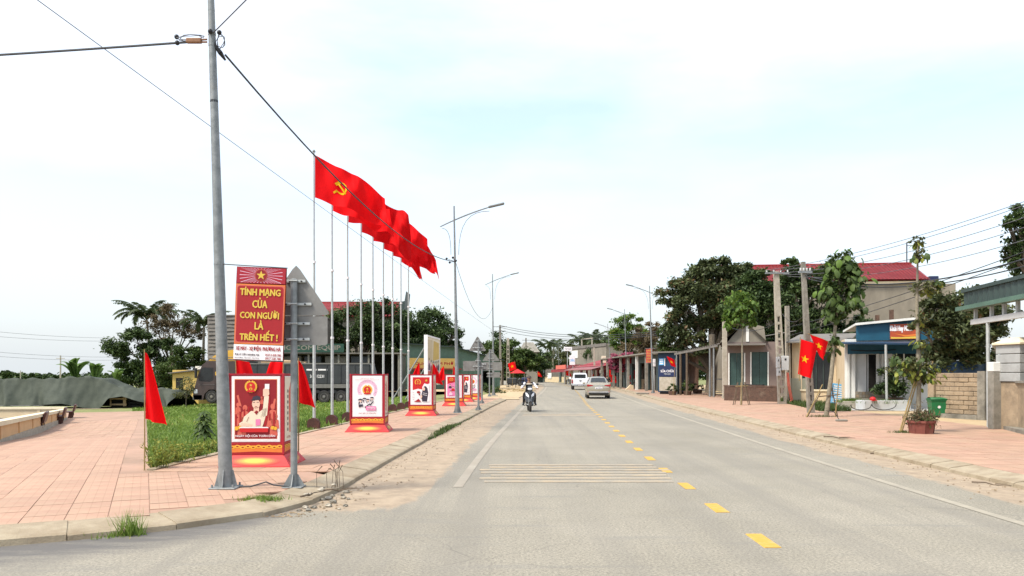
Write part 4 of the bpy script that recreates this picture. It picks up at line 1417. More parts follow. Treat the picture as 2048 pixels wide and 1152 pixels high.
def poster_art(kind, w, z0, z1):
    hw_ = w / 2
    zr = lambda q: z0 + (z1 - z0) * q
    xr = lambda q: -hw_ + w * q
    P, T_ = [], []
    if kind == 'worker':
        P += [(M['white'], [rect(-hw_, hw_, z0, z1)]), (M['orange_print'], [rect(xr(.045), xr(.955), zr(.035), zr(.965))]), (M['dark_red'], [rect(xr(.055), xr(.945), zr(.04), zr(.955))])]
        crowd = []
        for (x, z, s) in ((.14, .30, .1), (.27, .40, .11), (.86, .42, .11), (.92, .28, .1), (.12, .48, .08), (.78, .30, .1), (.2, .2, .12), (.88, .18, .11), (.40, .30, .1), (.62, .62, .05)):
            cx, cz, s = xr(x), zr(z), s * w * 1.3
            crowd += [disc(cx, cz + s * 1.15, s * .36, 10, s * .45), [(cx - s * .6, cz - s * .9), (cx + s * .6, cz - s * .9), (cx + s * .5, cz + s * .5), (cx, cz + s * .75), (cx - s * .5, cz + s * .5)]]
        P += [(M['salmon'], crowd)]
        P += [(M['red_print'], [rect(xr(.06 + .09 * k), xr(.06 + .09 * k + .035), zr(.22 + .05 * (k % 3)), zr(.42 + .04 * (k % 4))) for k in range(10)])]
        arms = [[(xr(.15), zr(.55)), (xr(.2), zr(.54)), (xr(.13), zr(.72)), (xr(.09), zr(.71))], [(xr(.84), zr(.5)), (xr(.9), zr(.5)), (xr(.93), zr(.66)), (xr(.89), zr(.66))]]
        P += [(M['salmon'], arms)]
        body = [(xr(.15), zr(.22)), (xr(.64), zr(.22)), (xr(.70), zr(.36)), (xr(.74), zr(.52)), (xr(.66), zr(.50)), (xr(.585), zr(.46)), (xr(.40), zr(.47)), (xr(.25), zr(.38)), (xr(.22), zr(.31)), (xr(.15), zr(.28))]
        arm = [(xr(.60), zr(.36)), (xr(.74), zr(.40)), (xr(.78), zr(.70)), (xr(.68), zr(.70)), (xr(.655), zr(.52))]
        P += [(M['red_print'], [[(xr(.66), zr(.22)), (xr(.72), zr(.24)), (xr(.81), zr(.55)), (xr(.80), zr(.72)), (xr(.74), zr(.70)), (xr(.72), zr(.45))]]),
              (M['cream_print'], [body, arm]), (M['skin_print'], [[(xr(.655), zr(.70)), (xr(.655), zr(.80)), (xr(.70), zr(.84)), (xr(.78), zr(.83)), (xr(.79), zr(.73)), (xr(.76), zr(.70))], disc(xr(.505), zr(.58), w * .085, 14, w * .105), [(xr(.45), zr(.44)), (xr(.57), zr(.45)), (xr(.57), zr(.53)), (xr(.46), zr(.53))], [(xr(.16), zr(.24)), (xr(.42), zr(.225)), (xr(.44), zr(.26)), (xr(.2), zr(.29))]]),
              (M['white'], [rect(xr(.695), xr(.79), zr(.81), zr(.89))]), (M['ink'], [[(xr(.42), zr(.63)), (xr(.60), zr(.645)), (xr(.60), zr(.69)), (xr(.53), zr(.71)), (xr(.44), zr(.69))], rect(xr(.44), xr(.485), zr(.60), zr(.607)), rect(xr(.52), xr(.565), zr(.602), zr(.609)), [(xr(.40), zr(.635)), (xr(.48), zr(.628)), (xr(.48), zr(.642)), (xr(.40), zr(.647))]]),
              (M['dark_red'], [[(xr(.47), zr(.45)), (xr(.515), zr(.41)), (xr(.56), zr(.46)), (xr(.515), zr(.48))], rect(xr(.485), xr(.535), zr(.535), zr(.542)), [(xr(.3), zr(.30)), (xr(.31), zr(.30)), (xr(.36), zr(.38)), (xr(.35), zr(.38))]]),
              (M['pink_print'], [[(xr(.50), zr(.24)), (xr(.60), zr(.25)), (xr(.60), zr(.345)), (xr(.50), zr(.34))]]),
              (M['gold'], [disc(xr(.09), zr(.20), w * .045, 10), disc(xr(.16), zr(.215), w * .04, 10), disc(xr(.86), zr(.21), w * .04, 10), disc(xr(.92), zr(.20), w * .04, 10)]),
              (M['white'], [[(xr(.15), zr(.205)), (xr(.78), zr(.205)), (xr(.76), zr(.222)), (xr(.17), zr(.222))]]), (M['bright_red'], [rect(xr(.165), xr(.765), zr(.14), zr(.203))])]
        P += emblem(xr(.40), zr(.85), w * .13) 
        T_ = [('NGÀY HỘI CỦA TOÀN DÂN', .84, .05, (0, .085), M['white'])]
    elif kind == 'wreath':
        P += [(M['white'], [rect(-hw_, hw_, z0, z1)])]
        P += [(M['pale_pink'], [disc(w * .31 * math.cos(R(a)), zr(.66) + w * .31 * math.sin(R(a)), w * .05, 6) for a in range(-35, 216, 12)])]
        P += [(M['pale_pink'], [disc(w * .26 * math.cos(R(a)), zr(.66) + w * .26 * math.sin(R(a)), w * .028, 6) for a in range(-35, 216, 10)])]
        P += emblem(0, zr(.66), w * .17)
        ink = []
        for (x, z, s) in ((.26, .36, .10), (.40, .40, .08), (.52, .38, .075), (.66, .42, .08)):
            cx, cz, s = xr(x), zr(z), s * w
            ink += [[(cx + s * .9 * math.cos(R(a)), cz + s * .6 * math.sin(R(a)) + s * .5) for a in range(0, 181, 30)], [(cx - s * .7, cz - s), (cx - s * .45, cz - s), (cx - s * .1, cz + .1 * s), (cx - s * .6, cz + .1 * s)], [(cx + s * .3, cz - s * .5), (cx + s * .5, cz - s * .5), (cx + s * .4, cz + .2 * s), (cx + .2 * s, cz + .2 * s)]]
        ink += [[(xr(.2), zr(.22)), (xr(.36), zr(.25)), (xr(.34), zr(.30)), (xr(.2), zr(.29))], [(xr(.42), zr(.20)), (xr(.6), zr(.30)), (xr(.58), zr(.32)), (xr(.40), zr(.23))], [(xr(.6), zr(.26)), (xr(.72), zr(.36)), (xr(.70), zr(.38)), (xr(.58), zr(.29))]]
        P += [(M['ink'], ink), (M['skin_print'], [disc(xr(.26), zr(.375), w * .035, 8), disc(xr(.52), zr(.39), w * .03, 8), disc(xr(.66), zr(.43), w * .03, 8)]),
              (M['pink_print'], [rect(xr(.45), xr(.80), zr(.145), zr(.25))]), (M['pale_pink'], [rect(xr(.5), xr(.76), zr(.17), zr(.225))])]
        T_ = [('NGÀY HỘI CỦA TOÀN DÂN', .6, .038, (0, .075), M['dark_red']), ('CHÀO MỪNG NGÀY BẦU CỬ', .45, .016, (0, .945), M['red_print']), ('ĐẠI BIỂU QUỐC HỘI VÀ HỘI ĐỒNG NHÂN DÂN CÁC CẤP', .82, .016, (0, .91), M['red_print']), ('BẦU CỬ', .22, .03, (.125, .198), M['crimson'])]
    elif kind == 'woman':
        P += [(M['white'], [rect(-hw_, hw_, z0, z1)]), (M['bright_red'], [[(xr(.09), zr(.5)), (xr(.35), zr(.55)), (xr(.58), zr(.52)), (xr(.66), zr(.66)), (xr(.92), zr(.74)), (xr(.92), zr(.95)), (xr(.09), zr(.95))]])]
        P += emblem(xr(.34), zr(.78), w * .15)
        P += [(M['yellow_print'], [star(xr(.76), zr(.84), w * .085)]), (M['pale_pink'], [[(xr(.56), zr(.60)), (xr(.66), zr(.74)), (xr(.76), zr(.72)), (xr(.90), zr(.70)), (xr(.92), zr(.1)), (xr(.6), zr(.1))]]), (M['white'], [[(xr(.56), zr(.60)), (xr(.66), zr(.73)), (xr(.76), zr(.71)), (xr(.91), zr(.70)), (xr(.93), zr(.1)), (xr(.6), zr(.08))]]),
              (M['ink'], [[(xr(.56), zr(.10)), (xr(.80), zr(.10)), (xr(.86), zr(.40)), (xr(.82), zr(.56)), (xr(.74), zr(.64)), (xr(.64), zr(.63)), (xr(.58), zr(.5)), (xr(.52), zr(.3)), (xr(.46), zr(.22)), (xr(.55), zr(.19))]]),
              (M['skin_print'], [disc(xr(.64), zr(.54), w * .06, 12, w * .085), [(xr(.46), zr(.22)), (xr(.53), zr(.21)), (xr(.56), zr(.3)), (xr(.50), zr(.34))]]),
              (M['white'], [[(xr(.58), zr(.335)), (xr(.80), zr(.31)), (xr(.80), zr(.325)), (xr(.58), zr(.35))], [(xr(.6), zr(.395)), (xr(.8), zr(.375)), (xr(.8), zr(.385)), (xr(.6), zr(.41))]]),
              (M['red_print'], [disc(xr(.38), zr(.43), w * .09, 12, w * .06), [(xr(.15), zr(.09)), (xr(.5), zr(.09)), (xr(.46), zr(.14)), (xr(.38), zr(.2)), (xr(.3), zr(.16))]]), (M['dark_red'], [disc(xr(.42), zr(.35), w * .035, 8, w * .05)])]
        T_ = [('NGÀY', .1, .022, (-.37, .42), M['ink']), ('HỘI', .08, .022, (-.37, .36), M['ink']), ('CỦA', .08, .022, (-.37, .30), M['ink']), ('TOÀN', .1, .022, (-.37, .24), M['ink']), ('DÂN', .09, .022, (-.37, .18), M['ink'])]
    else:
        P += [(M['white'], [rect(-hw_, hw_, z0, z1)]), (M['pink_print'], [rect(xr(.07), xr(.93), zr(.05), zr(.95))]), (M['bright_red'], [[(xr(.07), zr(.62)), (xr(.6), zr(.7)), (xr(.7), zr(.95)), (xr(.07), zr(.95))]]), (M['pale_pink'], [[(xr(.8), zr(.05)), (xr(.93), zr(.05)), (xr(.93), zr(.95)), (xr(.72), zr(.95)), (xr(.66), zr(.5))]])]
        for (x, z, s, b_) in ((.26, .42, .2, 'ink'), (.68, .46, .22, 'navy'), (.45, .3, .22, 'bright_red'), (.72, .12, .26, 'ink'), (.3, .1, .24, 'pale_pink')):
            P += fig(xr(x), zr(z), s * w, M['skin_print'], M[b_], M['ink'])
        P += emblem(xr(.34), zr(.82), w * .12)
        T_ = [('NGÀY HỘI CỦA TOÀN DÂN', .7, .03, (0, .02), M['dark_red'])]
    return P, T_
for j in range(7):
    q_ = j / 6
    M['burst%d' % j] = mat('burst_print', (.53 + .10 * q_, .03 + .40 * q_ ** 1.5, .014 + .03 * q_), None, 2, rough=.55)
def poster_stand(label, u, v, Wd, kind, rz=0.0, hgt=1.5):
    p = gp(u, v)
    p.y += Wd / 2
    p.x *= p.y / (p.y - Wd / 2)
    t = thing('poster_stand', label, 'poster stand', (p.x, p.y, p.z), rz, group='election poster stands along the left pavement')
    w = Wd / 2
    b = MB()
    e = w + .13
    b.add([(-e, -e, 0), (e, -e, 0), (e, e, 0), (-e, e, 0), (-e, -e, .012), (e, -e, .012), (e, e, .012), (-e, e, .012), (-w, -w, .19), (w, -w, .19), (w, w, .19), (-w, w, .19)],
          [(0, 1, 5, 4), (1, 2, 6, 5), (2, 3, 7, 6), (3, 0, 4, 7), (4, 5, 9, 8), (5, 6, 10, 9), (6, 7, 11, 10), (7, 4, 8, 11), (8, 9, 10, 11), (3, 2, 1, 0)])
    b.build('flared_base', M['bright_red'], t)
    # yellow burst printed on the sloping base: nested ellipses
    for k in range(4):
        T = Matrix.Rotation(R(90 * k), 4, 'Z')
        sl = math.atan2(.13, .178)
        items = [(M['burst%d' % j], [disc(0, .1, w * (.92 - .09 * j), 24, .085 - .008 * j)]) for j in range(7)]
        prints(t, .004, items, 'base_print', T @ Matrix.Translation((0, -e, .012)) @ Matrix.Rotation(-sl, 4, 'X'))
    b = MB()
    b.box(-w, w, -w, w, .19, hgt)
    b.build('cabinet', M['crimson'], t)
    b = MB()
    for x in (-w, w):
        for y in (-w, w):
            b.bevbox(x - .018, x + .018, y - .018, y + .018, .19, hgt + .01, .005)
    for a, c in ((-w, w),):
        for y in (-w, w):
            b.box(-w, w, y - .012, y + .012, hgt - .02, hgt + .004)
        for x in (-w, w):
            b.box(x - .012, x + .012, -w + .012, w - .012, hgt - .02, hgt + .002)
    b.build('corner_frame', M['crimson'], t)
    for k, (kd) in enumerate((kind, 'strip', 'wreath', 'strip')):
        T = Matrix.Rotation(R(90 * k), 4, 'Z') @ Matrix.Translation((0, -w, 0))
        b = MB()
        b.box(-w + .02, w - .02, -.006, 0.0, .19, .37)
        o = b.build('pattern_band', M['orange_print'], t)
        o.matrix_local = T
        rings = [disc(-w + .06 + (Wd - .12) * j / 9, .31 + .014 * (j % 2), Wd * .055, 10, .028) for j in range(10)]
        holes = [disc(-w + .06 + (Wd - .12) * j / 9, .31 + .014 * (j % 2), Wd * .024, 8, .011) for j in range(10)]
        prints(t, .0075, [(M['red_print'], [rect(-w + .02, w - .02, .345, .37), [(-w + .02, .19), (w - .02, .19), (w - .02, .225), (0, .245), (-w + .02, .225)]]), (M['gold'], rings), (M['red_print'], holes)], 'chain_print', T)
        pw, pz0, pz1 = Wd - .13, .41, hgt - .05
        if kd == 'strip':
            P = [(M['cream_print'], [rect(-pw / 2, pw / 2, pz0, pz1)]), (M['salmon'], [[(-pw * .1, pz0 + .12), (pw * .1, pz0 + .12), (pw * .16, pz0 + .8), (0, pz1 - .08), (-pw * .16, pz0 + .8)]]), (M['ink'], [rect(-pw * .28, -pw * .2, pz0 + .15 + .09 * j, pz0 + .2 + .09 * j) for j in range(8)])]
            T_ = [('CỬ TRI LỰA CHỌN', .7, .05, (0, .05), M['red_print'])]
        else:
            P, T_ = poster_art(kd, pw, pz0, pz1)
        b = MB()
        b.box(-pw / 2 - .012, pw / 2 + .012, -.004, 0, pz0 - .012, pz1 + .012)
        o = b.build('poster_panel', M['white'], t)
        o.matrix_local = T
        prints(t, .006, P, 'poster_print', T)
        for (s_, fw, fh, (cx, cz), m_) in T_:
            text(s_, pw * fw, (pz1 - pz0) * fh, m_, t, T @ Matrix.Translation((pw * cx, -.0075 - .0012 * len(P), pz0 + (pz1 - pz0) * cz)), bold=.02)
    return t
poster_stand('nearest poster stand, showing a worker in a cap raising a card over a red crowd', 527, 933, .88, 'worker', R(2))
poster_stand('white poster stand with the round emblem in a pink wreath, second along the pavement', 739, 864, .87, 'wreath', R(3))
poster_stand('poster stand with a long haired woman on red and white', 845, 831.5, .87, 'woman', R(-.5))
poster_stand('pink poster stand with a crowd, directly behind the second lamp post', 909, 812, .86, 'crowd', R(0))
poster_stand('white topped poster stand half hidden behind the pink crowd poster', 929, 803.5, .8, 'woman', R(-3))
poster_stand('furthest white poster stand beside the sign with two triangles', 947, 799.5, .84, 'wreath', R(-3))

# ---------------- small red flags on bamboo sticks
def small_flag(label, p, hgt, fl, drop, lean=(0, 0), dirx=1, amp=.05, group='plain red flags on sticks among the posters', ph=0.0, starred=False, stick='bamboo', neck=.3):
    """a limp flag: hangs from the top of its stick, narrow at the top and wider below"""
    t = thing('red_flag', label, 'flag', p, group=group, rot=(R(lean[0]), R(lean[1]), 0))
    b = MB()
    b.tube([(0, 0, 0), (.004, 0, hgt * .5), (0, 0, hgt)], [.012, .011, .009], 6)
    b.build('stick', M[stick], t)
    def fn(a, c):
        # a across the cloth from the stick, c from bottom to top
        wdt = fl * (neck * .35 + (1 - neck * .35) * (1 - c) ** .8)
        x = dirx * a * wdt
        z = hgt - .03 - drop * (1 - c) - .16 * fl * a * (1 - c) - .05 * a
        y = amp * math.sin(a * 9 + ph + c * 1.4) * (.25 + (1 - c)) + .03 * a
        return (x, y, z)
    b = MB()
    b.grid(fn, 14, 18)
    o = b.build('cloth', M['red_cloth'], t, smooth=70)
    if starred:
        map_print(fn, star(.48, .55, .2), t)
    return t
def map_print(fn, poly, t, asp=1.0, off=.006, name='star', m='yellow_cloth'):
    c = (sum(q[0] for q in poly) / len(poly), sum(q[1] for q in poly) / len(poly))
    b = MB()
    for sg in (-1, 1):
        for j in range(len(poly)):
            q, r_ = poly[j], poly[(j + 1) % len(poly)]
            for k in range(3):
                f0_, f1_ = k / 3, (k + 1) / 3
                pts = []
                for (w_, f_) in ((q, f0_), (q, f1_), (r_, f1_), (r_, f0_)):
                    a_, c_ = c[0] + (w_[0] - c[0]) * f_, c[1] + (w_[1] - c[1]) * f_ * asp
                    P_ = Vector(fn(a_, c_))
                    e = 1e-3
                    n_ = (Vector(fn(a_ + e, c_)) - P_).cross(Vector(fn(a_, c_ + e)) - P_)
                    n_ = n_.normalized() if n_.length > 0 else Vector((0, -1, 0))
                    pts.append(P_ + n_ * off * sg)
                b.poly(pts if k else [pts[0], pts[1], pts[2]])
    return b.build(name, M[m], t)
p = gp(289, 941)
small_flag('limp plain red flag on a bamboo stick at the lawn corner', p, 1.88, .34, 1.05, amp=.055, ph=.5)
p0 = gp(516, 933)
for (u, lab, ln, d_, ph) in ((478, 'red flag behind the left end of the nearest poster stand', (0, -2), 1, 0), (560, 'red flag behind the middle of the nearest poster stand', (0, 2), -1, 1.2), (597, 'red flag hanging beside the right end of the nearest poster stand', (0, 0), 1, 2.2)):
    Yf = p0.y + 1.15
    q = base(u, Yf)
    small_flag(lab, q, 1.78, .30 if u > 590 else .42, .75, ln, d_, ph=ph, amp=.05, neck=.3 if u > 590 else 1.6)
for (u, v, Yf, lab, d_) in ((846, 832, 30.6, 'red flag behind the left of the long haired woman poster', -1), (858, 832, 30.8, 'red flag behind the right of the long haired woman poster', 1), (893, 812, 40, 'red flag leaning at the left of the pink crowd poster', -1), (901, 812, 40.1, 'red flag poking up behind the pink crowd poster', 1)):
    q = base(u, Yf)
    small_flag(lab, q, 1.98, .46, .7, (0, 4 * d_), d_, ph=u * .3)

# ---------------- nine flagpoles with party flags
SICKLE = []
def hammer_sickle():
    """quads in flag space (a = fly, c = hoist), emblem about .3 wide"""
    q = []
    cx, cz, r = .0, .0, .17
    N = 14
    for k in range(N):
        a0, a1 = R(-150 + 235 * k / N), R(-150 + 235 * (k + 1) / N)
        w0, w1 = .062 * math.sin(math.pi * (k + .25) / (N + .6)) ** .6, .062 * math.sin(math.pi * (k + 1.25) / (N + .6)) ** .6
        q.append([(cx + (r - w0) * math.cos(a0), cz + (r - w0) * math.sin(a0)), (cx + r * math.cos(a0), cz + r * math.sin(a0)), (cx + r * math.cos(a1), cz + r * math.sin(a1)), (cx + (r - w1) * math.cos(a1), cz + (r - w1) * math.sin(a1))])
    q.append([(-.145, -.10), (-.115, -.13), (-.185, -.20), (-.215, -.17)])
    def rot(p, a):
        return (p[0] * math.cos(a) - p[1] * math.sin(a), p[0] * math.sin(a) + p[1] * math.cos(a))
    for rc in (rect(-.022, .022, -.19, .13), rect(-.085, .075, .10, .165)):
        q.append([rot(p_, R(45)) for p_ in rc])
    return q
HS = hammer_sickle()
poleY = [22.0 + 1.79 * k for k in range(9)]
droops = [(24, 12, 1.0), (26, 20, .93), (18, 26, 1.0), (30, 14, .9), (16, 34, 1.02), (30, 30, .84), (22, 26, .9), (44, 42, .72), (8, 92, .86)]
wher = ['nearest the camera', 'second in the row', 'third in the row', 'fourth in the row', 'in the middle of the row', 'sixth in the row', 'seventh in the row', 'last but one in the row', 'furthest along the row']
for k, Y in enumerate(poleY):
    X = xc(Y) - 8.35
    z0 = tz(X, Y)
    t = thing('flagpole', 'slender white flagpole, ' + wher[k], 'flagpole', (X, Y, z0), group='flagpoles on the lawn edge')
    ht = 7.72 - z0
    b = MB()
    b.tube([(0, 0, 0), (0, 0, 2.6)], .045, 8)
    b.tube([(0, 0, 2.6), (-.005, 0, 4.6)], .034, 8)
    b.tube([(-.005, 0, 4.6), (-.012, 0, ht)], [.026, .018], 8)
    b.build('pole', M['galv_light'], t, smooth=True)
    b = MB()
    for zz_ in (2.6, 4.6):
        b.lathe([(.03, zz_ - .03), (.052, zz_ - .03), (.052, zz_ + .03), (.03, zz_ + .03)], 8)
    b.build('collar', M['white'], t)
    b = MB()
    b.ball((-.012, 0, ht + .04), .04, 8, 6)
    b.tube([(-.012, 0, ht), (.05, 0, ht + .02)], .008, 4)
    b.build('finial', M['galv'], t)
    b = MB()
    b.tube([(.03, -.05, .5), (.02, -.03, ht)], .003, 3)
    b.build('halyard', M['wire'], t)
    b = MB()
    b.prism([(-.16, -.15)] + [(.16 * math.cos(R(a)), .17 + .13 * math.sin(R(a))) for a in range(180, -1, -20)][::1] + [(.16, -.15)], -.09, .09)
    b.v = [(x, y, z) for x, y, z in b.v]
    st = b.build('stump', M['rust_print'], t)
    st.location = (.02, -.14, .02)
    fl = thing('party_flag', 'blowing red hammer and sickle flag ' + wher[k], 'flag', (X, Y, z0 + ht - .07), group='red hammer and sickle flags in a row')
    s0, s1, ln_ = droops[k]
    Lf, Hf = 2.15 * ln_, 1.17
    nst = 40
    cum = [(0, 0)]
    for i in range(nst):
        f_ = R(s0 + s1 * (i / nst) ** 1.6 + 5 * math.sin(i * .33 + k * 1.3))
        cum.append((cum[-1][0] + Lf / nst * math.cos(f_), cum[-1][1] - Lf / nst * math.sin(f_)))
    cum = np.array(cum)
    def fn(a, c, cum=cum, k=k, Hf=Hf):
        i = max(0, min(1, a)) * nst
        x = np.interp(i, range(nst + 1), cum[:, 0])
        z = np.interp(i, range(nst + 1), cum[:, 1])
        sag = (1 - c)
        hh = Hf * (1 - (.12 + .05 * (k % 3)) * a * (1 if k < 6 else 1.4))
        y = (.20 * math.sin(a * 8.5 + k * 1.1 + 1.5 * sag) + .12 * math.sin(a * 15 + 4 * sag + k) + .04 * math.sin(a * 29 - 5 * sag + 2 * k)) * min(1, a * 2.2) + .35 * a
        return (.02 + x + .07 * sag * a + .05 * math.sin(5 * a + 2 * sag + k) * a, y, z - hh * sag + .10 * a * sag + (.05 + .03 * (k % 4)) * math.sin(a * 11 + k * 2 + sag * 2) * a)
    b = MB()
    b.grid(fn, 44, 14)
    b.build('cloth', M['red_cloth'], fl, smooth=70)
    b = MB()
    for sg in (-1, 1):
        for q in HS:
            vs = []
            for (a_, c_) in q:
                a2, c2 = .36 + a_ * .54, .5 + c_ * 1.0
                P_ = Vector(fn(a2, c2))
                n_ = (Vector(fn(a2 + 1e-3, c2)) - P_).cross(Vector(fn(a2, c2 + 1e-3)) - P_).normalized()
                vs.append(P_ + n_ * .012 * sg)
            b.poly(vs)
    b.build('emblem', M['yellow_cloth'], fl)

# ---------------- cables overhead
def cable(label, P, Q, sag, r=.006, name='cable', m='cable', group=None, n=20):
    P, Q = Vector(P), Vector(Q)
    b = MB()
    b.tube([P + (Q - P) * (i / n) - Vector((0, 0, 4 * sag * (i / n) * (1 - i / n))) for i in range(n + 1)], r, 5)
    return tag(b.build(name, M[m], smooth=True), label, 'cable', group)
b0 = on_pole0(96)
cable('thick black cable sagging from the near lamp column across the flags to the second lamp', b0 + Vector((.14, .08, -.06)), W(910, 523, f2.y), .62, .014)
cable('black cable leaving the near lamp column to the left edge', on_pole0(84) + Vector((-.3, 0, 0)), (-19, 10.8, 5.5), .12, .015)
cable('grey cable rising from the near lamp column toward the top of the picture', on_pole0(68), on_pole0(68) + Vector((.84, -1.0, .06)) * 9, .05, .008, m='wire')
cable('thin straight wire passing behind the near lamp column and the flagpoles', (-6.1, 4, 6.2), W(987, 662, f3.y), .05, .006, m='wire')
cable('cable drooping deeply between the second and third left lamps', W(911, 523, f2.y), W(985, 615, f3.y), 1.45, .010, m='wire')
ib = thing('insulator_cluster', 'small black insulators clamped to the second left lamp', 'cable bracket', W(910, 523, f2.y))
for k in range(4):
    b = MB()
    c = (-.32 + .12 * k, -.08, (.1, -.05, .14, .02)[k])
    b.ball(c, .045, 8, 6)
    b.tube([c, (0, 0, 0)], .008, 4)
    b.build('insulator', M['black'], ib)

# earth cable loop and concrete pad at the sign foot
q = gp(532, 976)
b = MB()
b.tube([(q.x - .55, q.y + .02, .135), (q.x - .2, q.y, .14), (q.x - .1, q.y, .17), (q.x, q.y, .20), (q.x + .1, q.y, .16), (q.x + .3, q.y + .01, .135)], .010, 5)
tag(b.build('earth_cable', M['cable']), 'black earth cable looping out of the pavement between the near lamp and the sign post', 'cable')
# ================================================================== LEFT BACKGROUND
def blob_points(c, r, n, clumps):
    """leaf positions: clumps spread through an ellipsoid, denser toward its skin"""
    d = rng.normal(0, 1, (clumps, 3))
    d /= np.linalg.norm(d, axis=1)[:, None]
    rad = rng.uniform(0.25, 1.0, clumps) ** 0.45
    cc = d * rad[:, None] * np.array(r) + np.array(c)
    which = rng.integers(0, clumps, n)
    cs = np.mean(r) * rng.uniform(0.14, 0.30, clumps)
    g = rng.normal(0, 1, (n, 3)) * np.array([1, 1, 0.6])
    bright = rng.uniform(0.15, 0.85, clumps)
    return cc[which] + g * cs[which][:, None], np.clip(bright[which] + rng.normal(0, 0.2, n), 0, 1), cc
def tree(name, label, ub, Y, blobs, m='lf_dark', n=9000, leaf=.22, trunk=.2, bark='bark', cat='tree', group=None, zb=None, clumps=26, droop=.35, wide=.5, depth=1.0, limbs=True, vb=None, tmin=0.0):
    """blobs: (u, v, ru, rv) in photo pixels, seen at distance Y"""
    k = Y / F
    root = base(ub, Y)
    if vb is not None:
        root.z = H - (vb - V0) * k
    t = thing(name, label, cat, root, group=group)
    P, V, limbs_pts = [], [], []
    area = sum(b_[2] * b_[3] for b_ in blobs)
    for b_ in blobs:
        u, v, ru, rv = b_[:4]
        dy = b_[4] if len(b_) > 4 else rng.uniform(-.5, .5)
        c = W(u, v, Y) - root
        r = (ru * k, (ru + rv) / 2 * k * depth, rv * k)
        c.y += dy * r[1]
        nn = int(n * ru * rv / area)
        p, va, cc = blob_points(tuple(c), r, nn, max(6, int(clumps * ru * rv / area * 1.4) + 4))
        P.append(p)
        V.append(va)
        limbs_pts.append((c, cc))
    P, V = np.concatenate(P), np.concatenate(V)
    keep = P[:, 2] > 0.15
    leaves('crown', P[keep], leaf, M[m], t, droop, wide, V[keep])
    if limbs:
        b = MB()
        top = max(c.z for c, _ in limbs_pts)
        low = min(c.z for c, _ in limbs_pts)
        fork = Vector((0.02 * low, 0, max(.5, low * .62)))
        b.tube([(0, 0, -.1), (trunk * .2, 0, fork.z * .5), fork], [trunk * 1.25, trunk, trunk * .85], 9)
        for c, cc in limbs_pts:
            mid = fork.lerp(c, .55) + Vector((rng.normal(0, .08), rng.normal(0, .08), .1)) * (c - fork).length
            b.tube([fork - Vector((0, 0, trunk * .4)), mid, c], [trunk * .62, trunk * .42, trunk * .2], 6)
            for q in cc[rng.integers(0, len(cc), min(5, len(cc)))]:
                b.tube([mid.lerp(c, rng.uniform(.2, .9)), Vector(q)], [trunk * .2, trunk * .06], 4)
        b.build('trunk', M[bark], t, smooth=50)
    return t

# ---------------- tarpaulin heap
pt = gp(150, 817)
kT = pt.y / F
tp_u = [-70, -20, 0, 60, 110, 140, 165, 190, 205, 222, 240, 270, 300, 335, 347, 354]
tp_v = [760, 758, 757.5, 757, 757, 754, 752.5, 754, 758, 767, 774, 776, 776, 777, 779, 788]
bt_u = [-70, 0, 60, 140, 180, 205, 215, 232, 255, 290, 310, 335, 354]
bt_v = [813, 812, 812, 806, 815, 817, 812, 796, 792, 800, 806, 815, 812]
def tarp_fn(a, c):
    u = -70 + a * 424
    x = (u - 150) * kT
    zt = (817 - np.interp(u, tp_u, tp_v)) * kT
    zb = (817 - np.interp(u, bt_u, bt_v)) * kT
    w = .05 * math.sin(u * .16 + 5 * c + math.sin(u * .05)) + .03 * math.sin(u * .37 - 7 * c + 1) + .14 * math.sin(u * .045 + 2 * c)
    f = c / .42
    if c < .42:
        fold = abs(math.sin(u * .031 + .9 * math.sin(u * .017) + .8 * f)) ** 5 + .3 * math.sin(u * .11 + f) * math.sin(u * .023)
        return (x + .15 * math.sin(f * 4 + u * .1), -.9 * (1 - f) ** 1.3 + w * (1 - .5 * f) - .75 * fold * (1 - f) + (.5 if 215 < u < 300 else 0) * (1 - f) * 0, zb + (zt - zb) * (f ** .9) - .04 * math.sin(u * .3) * f)
    g = (c - .42) / .58
    return (x, g * 5.0 + w * .3, zt * (1 - max(0, g - .6) / .4 * 1.0) - .10 * math.sin(u * .17 + 6 * g) * (1 - g) - .12 * math.sin(g * math.pi))
t = thing('tarpaulin_heap', 'long heap under a grey green tarpaulin at the far end of the pink plaza', 'tarpaulin', pt)
b = MB()
b.grid(tarp_fn, 150, 34)
b.build('tarpaulin', M['tarp'], t, smooth=60)
# guy rope along the foot and the timber beneath
b = MB()
b.tube([((u - 150) * kT, -1.15, (817 - 809) * kT * .8 + .02 * math.sin(u)) for u in range(-60, 180, 10)], .02, 4)
b.build('rope', M['wire'], t)
st = thing('timber_stack', 'dark stack of timber and a pale frame showing under the lifted tarpaulin edge', 'timber', (pt.x + (253 - 150) * kT, pt.y + .25, pt.z))
b = MB()
for j in range(3):
    for i in range(5):
        b.box(-1.5, 1.7, i * .4, i * .4 + .3, .05 + j * .3, .28 + j * .3)
b.build('plank_stack', M['dark'], st)
for nm, a in (('frame_board', (-1.35, .05, -.35, -.25, .28, .42)), ('frame_board', (-1.35, .05, -.35, -.25, .78, .92)), ('frame_board', (-.25, .0, -.36, -.24, .2, 1.0)), ('frame_board', (-1.4, -1.28, -.36, -.24, .2, .95))):
    b = MB()
    b.bevbox(*a, b=.01)
    b.build(nm, M['timber'], st)
# far edge step of the plaza
b = MB()
b.box(-35, (300 - 150) * kT, -1.9, -1.45, -.35, .06)
o = b.build('plaza_edge', M['kerb'])
o.location = pt
struct(o)

